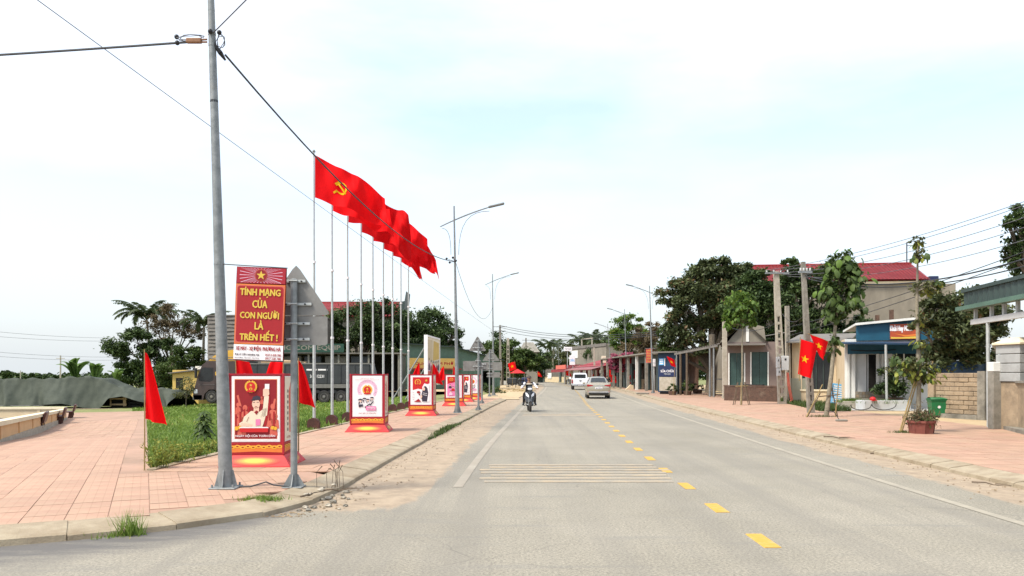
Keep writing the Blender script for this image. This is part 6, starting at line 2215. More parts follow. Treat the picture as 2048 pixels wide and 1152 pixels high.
# ---------------- far left horizon
def wood(name, label, u0, u1, vb, vt, Y, n, leaf, m='lf_dark', cat='woodland'):
    k = Y / F
    us = rng.uniform(u0, u1, n)
    top = vt + 3 * np.sin(us * .13) + 2.5 * np.sin(us * .41 + 1) + 1.5 * np.sin(us * .9)
    vv = vb - (vb - top) * rng.uniform(0, 1, n) ** .7
    P_ = np.stack([(us - U0) * k, Y + rng.uniform(-6, 6, n), H - (vv - V0) * k], 1)
    o = leaves(name, P_, leaf, M[m], None, .2, .7)
    return tag(o, label, cat, kind='stuff')
wood('far_wood', 'distant dark line of trees on the left horizon beyond the tarpaulin', -760, 330, 760, 752, 330, 13000, 1.7)
tree('broadleaf_tree', 'small lone tree on the far left horizon', 14, 300, [(14, 748, 12, 5), (20, 751, 8, 3)], 'lf_dark', 900, 1.1, .3, vb=758)
tree('broadleaf_tree', 'tiny dark tree on the horizon right of the lone tree', 62, 280, [(62, 750, 5, 4)], 'lf_dark', 500, .8, .2, vb=758)
def pylon(label, u, Y, vt):
    p = base(u, Y)
    t = thing('power_pole', label, 'power pole', p, group='distant power poles')
    hh = H - (vt - V0) * Y / F - p.z
    b = MB()
    b.tube([(0, 0, -2), (0, 0, hh)], [.2, .12], 6)
    b.build('pole', M['concrete'], t)
    b = MB()
    b.box(-.8, .8, -.06, .06, hh - .6, hh - .5)
    b.build('crossarm', M['concrete'], t)
pylon('pale power pole beyond the banana plants', 121, 150, 711)
pylon('far off power pole on the left horizon', 41, 260, 741)
for i, (v0_, v1_) in enumerate(((662, 676), (672, 682), (703, 714), (712, 720))):
    cable(('highest', 'second highest', 'third', 'lowest')[i] + ' of the thin power lines crossing the sky at the left edge', W(-40, v0_ - 2, 120), W(235, v1_, 150), .3, .022, 'power_line', 'wire', 'thin power lines at the left edge')
# ================================================================== RIGHT SIDE
# ---------------- gate shelter at the right edge
f = Fac('gate_shelter', 'green roofed gate shelter on thin posts at the right edge of the picture', 'shelter', 1952, 24.2, 2048, 21.3)
def rowz(u, v):
    return f.at(u, v)
xa, zt = f.at(1946, 586)
_, zf = f.at(1957, 613)
_, zb = f.at(1968, 641)
xe = f.w + 7
b = MB()
b.prism([(xa, zt), (xe, zt), (xe, zt + .1), (xa, zt + .1)], -.35, 6)
b.build('roof', M['dark_green_sheet'], f.t)
b = MB()
nx = 60
for i in range(nx):
    a, c = xa + .1 + (xe - xa) * i / nx, xa + .1 + (xe - xa) * (i + 1) / nx
    b.poly([(a, -.3 + .03 * (i % 2), zf), (c, -.3 + .03 * ((i + 1) % 2), zf), (c, -.3 + .03 * ((i + 1) % 2), zt), (a, -.3 + .03 * (i % 2), zt)])
b.build('fascia', M['dark_green_sheet'], f.t)
f.box('gutter', 'green_sheet', xa + .1, xe, -.55, -.28, zf - .12, zf)
f.box('beam', 'box_grey', f.at(1966, 640)[0], xe, -.35, -.22, zb - .12, zb + .03)
for u in (1971, 2004, 2030, 2058, 2090):
    x = f.at(u, 640)[0]
    f.box('hanger', 'galv_light', x, x + .1, -.33, -.25, zb + .03, zf - .12)
x = f.at(2000, 700)[0]
b = MB()
b.tube([(x, -.3, -.05), (x - .05, -.3, zb - .12)], .05, 8)
b.build('post', M['galv_light'], f.t)
b = MB()
b.tube([(x + .5, 2.6, -.05), (x + .5, 2.6, zt)], .05, 8)
b.build('post', M['galv_light'], f.t)
b = MB()
b.tube([(xe - .3, -.3, -.05), (xe - .3, -.3, zb)], .05, 8)
b.build('post', M['galv_light'], f.t)
f.box('back_wall', 'dark', xa + .3, xe, 5.6, 5.8, 0, zt)
q = base(1990, 21.9)
t = thing('gate_post', 'square grey concrete gate post with a whitewashed top at the right', 'gate post', q)
hh = (858 - 724) * 21.9 / F
b = MB()
b.bevbox(-.13, .13, -.13, .13, 0, hh - .26, .015)
b.build('shaft', M['concrete_dark'], t)
b = MB()
b.bevbox(-.14, .14, -.14, .14, hh - .26, hh, .015)
b.build('cap', M['white_wall'], t)
f2_ = Fac('gate_wall', 'brown stained gate wall with a concrete kerb at the right edge', 'wall', 2008, 22.6, 2060, 20.2)
x0, x1, z0, z1 = f2_.rect(2008, 765, 2060, 855)
f2_.box('wall', 'block', 0, f2_.w + 2.5, 0, .2, -.1, z1)
f2_.box('foundation', 'concrete_dark', -.6, f2_.w + 2.5, -.25, 0, -.1, .1)
f2_.box('coping', 'concrete_dark', 0, f2_.w + 2.5, -.06, .26, z1, z1 + .06)
q = base(2040, 21.6)
M['pier_paint'] = mat('shade_greyed_pier_paint', (0.36, 0.37, 0.36), (0.28, 0.285, 0.275), 2, dirt=(0.2, 0.195, 0.18), dlo=0.5, dhi=0.8)  # white pillar toned down to grey: shade of its near side in the colour
t = thing('gate_pillar', 'thick white banded gate pillar with a stepped cap at the right edge', 'gate pillar', q, R(12))
zA, zB_ = H - (764 - V0) * 21.6 / F - q.z, H - (690 - V0) * 21.6 / F - q.z
b = MB()
b.bevbox(-.36, .36, -.36, .36, 0, zA, .01)
b.build('plinth', M['block'], t)
for k in range(4):
    b = MB()
    z0_, z1_ = zA + (zB_ - zA) * k / 4, zA + (zB_ - zA) * (k + 1) / 4
    b.bevbox(-.4, .4, -.4, .4, z0_ + .012, z1_ - .004, .012)
    b.build('course', M['pier_paint'], t)
b = MB()
b.bevbox(-.34, .34, -.34, .34, zA, zB_, .01)
b.build('core', M['concrete_dark'], t)
b = MB()
b.bevbox(-.47, .47, -.47, .47, zB_, zB_ + .07, .015)
b.add([(-.43, -.43, zB_ + .07), (.43, -.43, zB_ + .07), (.43, .43, zB_ + .07), (-.43, .43, zB_ + .07), (-.2, -.2, zB_ + .2), (.2, -.2, zB_ + .2), (.2, .2, zB_ + .2), (-.2, .2, zB_ + .2)], [(0, 1, 5, 4), (1, 2, 6, 5), (2, 3, 7, 6), (3, 0, 4, 7), (4, 5, 6, 7)])
b.build('cap', M['coping'], t)
b = MB()
b.box(-.16, .02, -.415, -.402, zB_ - .52, zB_ - .38)
b.build('number_plate', M['white'], t)
text('12', .08, .08, M['ink'], t, (-.07, -.416, zB_ - .45), bold=.03)

# ---------------- cement block wall
f = Fac('block_wall', 'unrendered cement block wall between two piers behind the green bin', 'wall', 1859, 28.6, 1974, 26.3)
x0, x1, z0, z1 = f.rect(1871, 746, 1959, 840)
f.box('pier', 'block', 0, f.at(1871, 800)[0], -.08, .2, -.1, z1 + .03)
f.box('pier', 'concrete_dark', f.at(1959, 800)[0], f.w, -.10, .25, -.1, z1 + .06)
f.box('bed', 'mortar', x0, x1, .03, .16, -.1, z1)
rowsn, zf0 = 9, .14
f.box('footing', 'concrete_dark', x0, x1, -.12, .2, -.1, zf0)
rh = (z1 - zf0) / rowsn
for r_ in range(rowsn):
    bl = .40
    x = x0 + (-.2 if r_ % 2 else 0)
    while x < x1 - .02:
        a, c = max(x, x0) + .006, min(x + bl, x1) - .006
        if c - a > .05:
            b = MB()
            o_ = rng.uniform(-.018, .012)
            b.bevbox(a, c, o_, .05, zf0 + r_ * rh + .008, zf0 + (r_ + 1) * rh - .008, .012)
            b.build('cement_block', M['block'], f.t)
        x += bl

t = thing('blue_sheet', 'dark blue plastic sheet hung behind the cement block wall', 'plastic sheet', base(1866, 30))
b = MB()
b.grid(lambda a, c: (2.1 * a, .08 * math.sin(a * 14), .9 + 1.05 * c - .06 * math.sin(a * 9)), 24, 4)
b.build('sheet', M['blue_dark'], t)
for x in (.02, 2.08):
    b = MB()
    b.tube([(x, .06, 0), (x, .06, 2.0)], .03, 5)
    b.build('post', M['bamboo'], t)
# ---------------- green bin, pot, poles with supports
q = base(1874, 28.2)
t = thing('wheelie_bin', 'green plastic wheelie bin standing before the cement block wall', 'bin', q, R(-12))
b = MB()
b.add([(-.21, -.22, .06), (.21, -.22, .06), (.21, .2, .06), (-.21, .2, .06), (-.26, -.28, .60), (.26, -.28, .60), (.26, .26, .60), (-.26, .26, .60)], [(0, 1, 5, 4), (1, 2, 6, 5), (2, 3, 7, 6), (3, 0, 4, 7), (3, 2, 1, 0)])
b.bevbox(-.28, .28, -.30, .28, .57, .615, .012)
b.build('body', M['bin_green'], t)
b = MB()
b.bevbox(-.29, .29, -.32, .29, .617, .655, .015)
b.grid(lambda a, c: (-.27 + .54 * a, -.3 + .56 * c, .65 + .05 * math.sin(c * math.pi)), 4, 6)
b.tube([(-.2, .31, .63), (.2, .31, .63)], .02, 6)
b.build('lid', M['bin_green'], t, smooth=True)
for x in (-.2, .2):
    b = MB()
    b.lathe([(.02, -.03), (.09, -.03), (.09, .03), (.02, .03)], 14, (x, .2, .09), 'x')
    b.build('wheel', M['rubber'], t)
prints(t, 0, [(M['white'], [disc(0, 0, .05, 12)])], 'bin_print', Matrix.Translation((0, -.258, .36)) @ Matrix.Rotation(R(6), 4, 'X'))

def stick_support(t, sticks):
    for (p, q_) in sticks:
        b = MB()
        b.tube([p, q_], [.022, .017], 6)
        b.build('support_stick', M['bamboo'] if rng.uniform() < .4 else M['twig'], t)
# pot with a tall thin young tree
q = gp(1843, 867)
kq = q.y / F
t = thing('flower_pot', 'large octagonal terracotta pot with dry grassy plants on the right pavement', 'flower pot', q, R(10))
rt, rb = 26.5 * kq, 22 * kq
b = MB()
b.lathe([(rb, 0), (rb, .02), (rt * .95, .27), (rt * 1.04, .275), (rt * 1.04, .33), (rt * .92, .33), (rt * .88, .26), (.01, .26)], 8, ph=R(22.5))
b.build('pot', M['terracotta'], t)
for k in range(8):
    b = MB()
    a = R(22.5 + 45 * k)
    b.tube([(rb * math.cos(a), rb * math.sin(a), .0), (rt * .96 * math.cos(a), rt * .96 * math.sin(a), .28)], .012, 5)
    b.build('rib', M['terracotta'], t)
pp = np.stack([rng.normal(0, .15, 900), rng.normal(0, .15, 900), np.abs(rng.normal(.36, .13, 900))], 1)
leaves('foliage', pp, .10, M['lf_brown'], t, -.6, .25)
pp = np.stack([rng.normal(0, .14, 500), rng.normal(0, .14, 500), np.abs(rng.normal(.34, .10, 500))], 1)
leaves('foliage', pp, .10, M['lf_dark'], t, -.5, .3)

def big_leaf(L_=.24, w=.07, m='lf_light', hang=.5):
    b = MB()
    def fn(a, c):
        w_ = w * math.sin(math.pi * (c * .88 + .06)) ** .75
        return (L_ * c * (1 - .15 * c), (a - .5) * 2 * w_, -hang * L_ * c * c - abs(a - .5) * w * .7)
    b.grid(fn, 2, 5)
    me = b.mesh('leaf', M[m], 60)
    return me
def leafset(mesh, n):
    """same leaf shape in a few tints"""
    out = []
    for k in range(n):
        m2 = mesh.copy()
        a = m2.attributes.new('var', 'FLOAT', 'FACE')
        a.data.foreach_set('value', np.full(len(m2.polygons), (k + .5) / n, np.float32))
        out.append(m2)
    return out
def sapling(label, foot, top_uv, trunk_r, crown, leafs, nleaf, lsc, sticks, name='young_tree', bark='palebark', fine=None, down=.5):
    p = gp(*foot) if isinstance(foot, tuple) else foot
    k = p.y / F
    t = thing(name, label, 'young tree', p, group='young street trees on the right pavement')
    tp = W(top_uv[0], top_uv[1], p.y) - p
    b = MB()
    b.tube([(0, 0, -.05), Vector(tp) * .3 + Vector((.03, 0, 0)), Vector(tp) * .65 + Vector((-.02, .02, 0)), tp], [trunk_r * 1.2, trunk_r, trunk_r * .75, trunk_r * .3], 8)
    b.build('trunk', M[bark], t, smooth=50)
    tot = sum(c_[2] * c_[3] for c_ in crown)
    br = MB()
    cnt = 0
    for (u, v, ru, rv) in crown:
        c = W(u, v, p.y) - p
        r = Vector((ru * k, (ru + rv) / 2 * k, rv * k))
        m_ = max(4, int(nleaf * ru * rv / tot))
        jt = Vector(tp) * min(.97, max(.3, (c.z - r.z * .6) / tp.z))
        nb = max(2, m_ // 9)
        tips = []
        for i in range(nb):
            d = Vector(rng.normal(0, 1, 3)).normalized()
            e = c + Vector((d.x * r.x, d.y * r.y, d.z * r.z)) * rng.uniform(.45, .95)
            br.tube([jt, jt.lerp(e, .5) + Vector((0, 0, .06)), e], [trunk_r * .3, trunk_r * .2, trunk_r * .08], 4)
            tips.append(e)
        for i in range(m_):
            e = tips[i % nb]
            pos = e + Vector(rng.normal(0, 1, 3)) * (.30 * min(r))
            az = math.atan2((pos - c).y, (pos - c).x) + rng.normal(0, .7)
            hz = (pos.z - c.z) / max(r.z, .01)
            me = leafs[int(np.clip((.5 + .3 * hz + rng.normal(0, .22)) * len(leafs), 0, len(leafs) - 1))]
            s_ = lsc * rng.uniform(.75, 1.2)
            piece(me, 'leaf', t, pos, (rng.normal(0, .35), down * rng.uniform(.1, 1.6), az), (s_, s_, s_))
    br.build('branches', M[bark], t)
    if fine:
        pos = np.concatenate([blob_points(tuple(W(u, v, p.y) - p), (ru * k * .95, ru * k * .9, rv * k * .95), int(fine[1] * ru * rv / tot), 12)[0] for (u, v, ru, rv) in crown])
        leaves('foliage', pos, fine[2], M[fine[0]], t, .5, .5)
    stick_support(t, sticks)
    return t
LA = leafset(big_leaf(.26, .085, 'lf_light', .55), 5)
LM = leafset(big_leaf(.27, .095, 'lf_mid', .6), 5)
LY = leafset(big_leaf(.24, .075, 'lf_yellow', .5), 4)
q = gp(1482, 810)
s1 = [((x, y, 0), (x * .45, y * .45, 1.12)) for x, y in ((-.42, -.1), (.46, .05), (-.22, .3), (.28, -.3), (-.1, -.38))] + [((-.3, -.12, .92), (.32, -.1, .95))]
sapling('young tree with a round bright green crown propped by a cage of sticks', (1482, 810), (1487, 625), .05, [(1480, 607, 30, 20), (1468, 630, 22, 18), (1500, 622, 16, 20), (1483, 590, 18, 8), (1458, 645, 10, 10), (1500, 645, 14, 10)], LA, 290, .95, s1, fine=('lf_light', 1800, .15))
s2 = [((-.75, -.15, 0), (-.12, 0, 1.15)), ((-.62, .1, 0), (-.2, 0, .85)), ((.28, -.1, 0), (.42, -.1, 1.35)), ((.45, .1, 0), (.2, .1, 1.25)), ((-.3, -.08, .72), (.45, -.1, .80))]
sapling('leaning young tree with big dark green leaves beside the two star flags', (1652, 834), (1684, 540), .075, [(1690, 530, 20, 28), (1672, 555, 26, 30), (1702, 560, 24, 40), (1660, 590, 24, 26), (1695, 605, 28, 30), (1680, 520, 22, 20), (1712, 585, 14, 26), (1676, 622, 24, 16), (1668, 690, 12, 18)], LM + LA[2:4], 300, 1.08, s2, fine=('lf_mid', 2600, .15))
q = base(1836, 20.6)
s3 = [((-.55, -.15, 0), (-.03, 0, 1.5)), ((-.4, .05, 0), (.02, 0, 1.45))]
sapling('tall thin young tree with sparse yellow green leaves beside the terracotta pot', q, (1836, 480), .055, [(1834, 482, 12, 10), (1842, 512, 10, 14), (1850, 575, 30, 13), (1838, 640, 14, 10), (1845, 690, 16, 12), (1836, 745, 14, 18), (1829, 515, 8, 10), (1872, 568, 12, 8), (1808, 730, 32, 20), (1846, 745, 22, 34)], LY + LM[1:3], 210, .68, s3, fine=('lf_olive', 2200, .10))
q = gp(1808, 866)
tuft('cut_grass', 'flattened patch of weeds at the feet of the sticks beside the terracotta pot', 'weeds', q.x, q.y, .13, .16, 260, .08, 'lf_mid', None)
q = gp(1640, 834)
tuft('cut_grass', 'patch of weeds round the foot of the leaning young tree', 'weeds', q.x, q.y, .13, .28, 320, .10, 'lf_olive', None)

# ---------------- blue fronted shop
f = Fac('blue_shop', 'small shop with a blue fascia, orange signboard and white columns', 'shop', 1690, 36.0, 1852, 35.0)
Wd = f.w
zfl = .46
_, zE = f.at(1760, 707)
_, zA1 = f.at(1780, 686)
d0 = f.rect(1712, 706, 1758, 783)
d1 = f.rect(1785, 704, 1832, 722)
d0 = (d0[0], d0[1], zfl + .28, zE - .03)
d1 = (d1[0], d1[1], d1[2], d1[3])
x2_, z2_ = f.at(1717, 650)
zT = f.at(1840, 637)[1]
zTl = z2_
f.wall('front_wall', 'white_wall', 0, Wd + .6, 0, zA1 + .2, [d0, d1], .2)
f.box('side_wall', 'cream_wall', 0, .2, .2, 6, 0, zA1 + .2)
f.box('side_wall', 'cream_wall', Wd + .4, Wd + .6, .2, 6, 0, zA1 + .2)
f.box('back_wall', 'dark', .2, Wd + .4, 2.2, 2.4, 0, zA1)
fl_ = f.rect(1712, 706, 1735, 783)
f.box('door_leaf', 'box_grey', d0[0], f.at(1733, 740)[0], .04, .09, d0[2], d0[3])
f.box('door_leaf', 'box_grey', f.at(1735, 740)[0], f.at(1737, 740)[0], .04, .09, d0[2], d0[3])
f.box('window', 'glass_dark', d1[0], d1[1], .08, .11, d1[2], d1[3])
xm = (d1[0] + d1[1]) / 2
f.box('window_bar', 'white_wall', xm - .03, xm + .03, .03, .08, d1[2], d1[3])
for u0_, u1_ in ((1694, 1699), (1703, 1710), (1752, 1758), (1763, 1767)):
    a, c = f.at(u0_, 740)[0], f.at(u1_, 740)[0]
    f.box('column', 'white_wall', a, c, -.10, -.002, .02, zE)
f.box('plinth', 'block', f.at(1711, 790)[0], f.at(1775, 790)[0], -.16, -.003, .05, zfl + .28)
for k in range(10):
    a = f.at(1711, 790)[0] + (f.at(1775, 790)[0] - f.at(1711, 790)[0]) * k / 10
    for j in range(2):
        f.box('facing_stone', 'grey_render' if (k + j) % 3 else 'block', a + .01, a + (f.at(1775, 790)[0] - f.at(1711, 790)[0]) / 10 - .01, -.185, -.162, zfl + .02 + j * .13, zfl + .14 + j * .13)
# awning: dark blue sheet on a post
b = MB()
b.add([(-.3, -1.9, zA1 - .02), (Wd + .6, -1.9, zA1 - .12), (Wd + .6, 0, zA1 + .05), (-.3, 0, zA1 + .08), (-.3, -1.9, zA1 - .09), (Wd + .6, -1.9, zA1 - .19), (Wd + .6, 0, zA1 - .02), (-.3, 0, zA1 + .01)], [(0, 1, 2, 3), (7, 6, 5, 4), (0, 4, 5, 1), (1, 5, 6, 2), (3, 2, 6, 7), (0, 3, 7, 4)])
b.build('awning', M['blue_dark'], f.t)
f.box('awning_lining', 'blue_wall', .1, Wd + .5, -.14, -.08, zE - .02, zA1 - .05)
b = MB()
pts = [(f.at(1700 + 10 * k, 697)[0], -.2, zE + .16 - .05 * math.sin(k / 9 * math.pi)) for k in range(10)]
b.tube(pts, .02, 5)
b.build('hanging_wire', M['black'], f.t)
b = MB()
b.prism([(x2_ - .1, zA1 + .12), (Wd + .5, zA1 + .12), (Wd + .5, zT), (x2_ - .1, zTl - .03)], -.12, .1)
b.build('fascia', M['blue_wall'], f.t)
b = MB()
b.prism([(x2_ - .15, zTl - .03), (Wd + .6, zT + .02), (Wd + .6, zT + .12), (x2_ - .15, zTl + .07)], -.35, 6)
b.build('roof', M['white_wall'], f.t)
x0, x1, z0, z1 = f.rect(1779, 655, 1838, 682)
z1 = zTl - .0
sb = f.box('signboard', 'orange_print', x0, x1, -.2, -.125, zA1 + .16, z1)
sb.data.materials[0] = M['sign_orange'] = mat('sign_orange', (0.42, 0.075, 0.028), (0.36, 0.06, 0.022), 2, rough=0.5)
zc = (zA1 + .16 + z1) / 2
prints(f.t, .202, [(M['yellow_print'], [[(x0 + .03, zA1 + .18), (x1 - .03, zA1 + .18), (x1 - .03, zA1 + .28), (x0 + .4, zA1 + .24), (x0 + .03, zA1 + .26)]]), (M['orange_print'], [[(x0 + .1, zA1 + .42), (x0 + .6, zA1 + .27), (x1 - .1, zA1 + .30), (x1 - .1, zA1 + .38), (x0 + .6, zA1 + .33)]])], 'sign_print')
text('Khải Huy Nhiên', (x1 - x0) * .76, (z1 - zA1) * .40, M['white'], f.t, ((x0 + x1) / 2 - .12 * (x1 - x0), -.208, zc + .12), bold=.035)
b = MB()
xpost, _ = f.at(1745, 740)
b.tube([(xpost + .35, -1.85, 0), (xpost + .3, -1.85, zA1 - .12)], .05, 8)
b.build('post', M['galv_light'], f.t)
b = MB()
b.tube([(Wd + .4, -1.85, 0), (Wd + .4, -1.85, zA1 - .17)], .05, 8)
b.build('post', M['galv_light'], f.t)
# raised forecourt, two low grey planters
f.box('forecourt', 'box_grey', -.6, Wd + .6, -2.6, -.2, 0, .035)
f.box('step', 'grey_render', d0[0] - .2, d0[1] + .6, -.62, -.187, .035, zfl)
pq = base(1745, 33.6)
def planter(label, u0_, u1_, Y, hgt, m):
    p_ = base(u0_, Y)
    w_ = (u1_ - u0_) * Y / F
    t_ = thing('planter', label, 'planter', p_)
    b = MB()
    b.bevbox(0, w_, 0, .12, 0, hgt, .01)
    b.bevbox(0, w_, .8, .92, 0, hgt, .01)
    b.bevbox(0, .12, .12, .8, 0, hgt - .005, .01)
    b.bevbox(w_ - .12, w_, .12, .8, 0, hgt - .005, .01)
    b.build('kerb', M[m], t_)
    b = MB()
    b.box(.12, w_ - .12, .12, .8, 0, hgt - .06)
    b.build('soil', M['earth'], t_)
    return t_, w_
pl1, w1 = planter('low pale grey planter before the white shop columns', 1730, 1822, 33.2, .42, 'box_grey')
pl2, w2 = planter('low concrete planter with grass left of the pale grey planter', 1690, 1729, 34.2, .36, 'concrete')
for (pl_, w_, lab, nn) in ((pl2, w2, 'grass growing in the low concrete planter', 900), (pl1, w1, 'grass growing in the pale grey planter', 500)):
    tuft('planter_grass', lab, 'grass', pl_.location.x + w_ / 2, pl_.location.y + .46, pl_.location.z + .30, w_ * .25, nn, .22, 'lf_light', 'stuff', wid=.012)
q = Vector((pl1.location.x + .35, pl1.location.y + .06, pl1.location.z + .42))
t = thing('red_helmet', 'small red helmet resting on the pale grey planter', 'helmet', q)
b = MB()
b.ball((0, 0, .06), (.12, .14, .10), 10, 6)
b.build('shell', M['bright_red'], t, smooth=True)
b = MB()
b.bevbox(-.12, .12, -.2, -.08, .0, .02, .005)
b.build('peak', M['bright_red'], t)
# hose loops on the forecourt
b = MB()
c0 = base(1722, 33.0)
for (du, r1) in ((0, .42), (46, .5)):
    c = base(1722 + du, 33.0)
    b.tube([(c.x + r1 * math.cos(a), c.y, .2 + .42 * abs(math.sin(a)) if False else .16 + r1 * .9 * (1 + math.sin(a)) * .5) for a in np.linspace(math.pi * .95, math.pi * 2.05, 14)], .018, 5)
tag(b.build('hose', M['black']), 'black hose looping over the front of the pale grey planter', 'hose')
# potted shrub on the forecourt, behind the planter
q = base(1789, 34.4)
t = thing('potted_shrub', 'dark leaved shrub in a brown pot on the forecourt of the blue shop', 'potted plant', q + Vector((0, 0, .02)))
b = MB()
b.lathe([(.24, 0), (.34, .42), (.37, .43), (.37, .5), (.3, .5), (.28, .42), (.01, .42)], 12)
b.build('pot', M['brick_dark'], t, smooth=True)
b = MB()
for k in range(6):
    b.tube([(0, 0, .4), (rng.normal(0, .2), rng.normal(0, .2), 1.0), (rng.normal(0, .5), rng.normal(0, .4), rng.uniform(1.2, 1.9))], [.03, .02, .006], 5)
b.build('stems', M['bark'], t)
p1, v1, _ = blob_points((-.3, 0, .95), (.75, .6, .42), 900, 16)
p2, v2, _ = blob_points((.1, 0, 1.5), (.8, .6, .45), 700, 14)
leaves('foliage', np.concatenate([p1, p2]), .2, M['lf_dark'], t, .3, .5, np.concatenate([v1, v2]))

# ---------------- cream house with a dark window, grass verge
f = Fac('cream_house', 'cream walled house with a dark window behind the two star flags', 'house', 1600, 41.5, 1694, 40.5)
_, zT = f.at(1650, 684)
w_ = f.rect(1604, 704, 1661, 779)
f.wall('wall', 'cream_wall', -.4, f.w, 0, zT, [w_], .2)
f.box('window_glass', 'glass_dark', w_[0], w_[1], .1, .13, w_[2], w_[3])
for k in range(5):
    x = w_[0] + (w_[1] - w_[0]) * k / 4
    f.box('window_bar', 'dark_green_sheet', x - .02, x + .02, .04, .08, w_[2], w_[3])
f.box('sill', 'coping', w_[0] - .1, w_[1] + .1, -.06, -.002, w_[2] - .09, w_[2])
f.box('side_wall', 'cream_wall', f.w - .2, f.w, .2, 5, 0, zT)
f.box('side_wall', 'cream_wall', -.4, -.2, .2, 5, 0, zT)
b = MB()
b.add([(-.6, -.7, zT - .05), (f.w + .2, -.7, zT - .05), (f.w + .2, 5.2, zT + .6), (-.6, 5.2, zT + .6), (-.6, -.7, zT + .02), (f.w + .2, -.7, zT + .02), (f.w + .2, 5.2, zT + .67), (-.6, 5.2, zT + .67)], [(3, 2, 1, 0), (4, 5, 6, 7), (0, 1, 5, 4), (1, 2, 6, 5), (3, 0, 4, 7)])
b.build('roof', M['grey_slab'], f.t)
P_ = []
for _ in range(5200):
    u, v = rng.uniform(1558, 1700), rng.uniform(799, 823)
    p = gp(u, v) if False else W(u, v, F * 1.48 / (v - V0))
    if v < 800 + 16 * (u - 1558) / 70 + 4 and v > 797:
        P_.append((p.x, p.y, .11))
P_ = np.array(P_)
n = len(P_)
az = rng.uniform(0, 6.28, n)
h = rng.uniform(.10, .30, n)
a = P_ + np.stack([np.cos(az) * .035, np.sin(az) * .035, np.zeros(n)], 1)
c = P_ - np.stack([np.cos(az) * .035, np.sin(az) * .035, np.zeros(n)], 1)
tt = P_ + np.stack([rng.normal(0, .1, n), rng.normal(0, .1, n), h], 1)
o = bpy.data.objects.new('verge_grass', np_mesh('verge_grass', np.stack([a, c, tt], 1).reshape(-1, 3), np.arange(n * 3).reshape(-1, 3), M['lf_mid'], rng.uniform(0, 1, n)))
C.objects.link(o)
tag(o, 'overgrown grass verge before the cream house and the grey cabinet', 'grass', kind='stuff')
q = base(1598, 41.5)
t = thing('metal_cabinet', 'tall grey green metal cabinet standing on dark feet beside the meter pole', 'cabinet', q, R(-6))
w_, h_ = 30 * 41.5 / F, 45 * 41.5 / F
b = MB()
b.bevbox(-w_ / 2, w_ / 2, 0, .5, .14, .14 + h_, .015)
b.build('body', M['grey_cabinet'], t)
for x in (-w_ / 2 + .06, w_ / 2 - .06):
    b = MB()
    b.box(x - .05, x + .05, .03, .45, 0, .14)
    b.build('foot', M['black'], t)
b = MB()
b.bevbox(-w_ / 2 + .03, w_ / 2 - .03, -.014, -.001, .18, .10 + h_, .005)
b.build('door', M['grey_cabinet'], t)

# ---------------- star flags
def star_flag(label, Y, TL, TR, BR, BL, st, stick, group='red flags with a yellow star'):
    o_ = W(TL[0], TL[1], Y)
    t = thing('star_flag', label, 'flag', o_, group=group)
    k = Y / F
    Lp = lambda uv: Vector(((uv[0] - TL[0]) * k, 0, (TL[1] - uv[1]) * k))
    tl, tr, br, bl = Lp(TL), Lp(TR), Lp(BR), Lp(BL)
    def fn(a, c):
        top, bot = tl.lerp(tr, a), bl.lerp(br, a)
        p = bot.lerp(top, c)
        return (p.x, .12 * k * 40 * math.sin(a * 6 + c * 1.5) * a, p.z)
    b = MB()
    b.grid(fn, 16, 12)
    b.build('cloth', M['red_cloth'], t, smooth=70)
    asp = ((tr - tl).length + (br - bl).length) / ((bl - tl).length + (br - tr).length)
    map_print(fn, star(st[0], st[1], st[2]), t, asp=asp)
    b = MB()
    pts = [Lp(p_) + Vector((0, .02, 0)) for p_ in stick]
    b.tube(pts, .016, 6)
    b.build('stick', M['bamboo'], t)
    return t
star_flag('larger red flag with yellow star, left of the pair on the pole', 30.6, (1602, 678), (1637, 690), (1621, 757), (1596, 748), (.36, .48, .26), ((1601, 674), (1599, 762)))
star_flag('smaller red flag with yellow star on a slanting stick', 30.9, (1620, 669), (1658, 683), (1646, 722), (1636, 706), (.42, .55, .26), ((1616, 667), (1662, 684.5)))
star_flag('small red flag with a star before the blue kiosk', 57, (1333, 712), (1350, 720), (1352, 735), (1342, 731), (.4, .5, .25), ((1351, 717), (1346, 790)))
star_flag('orange red flag with a star on a stick at the left roadside before the trees', 92, (1016, 727), (1030, 723), (1033, 738), (1019, 743), (.5, .5, .25), ((1029, 721), (1024, 776)))

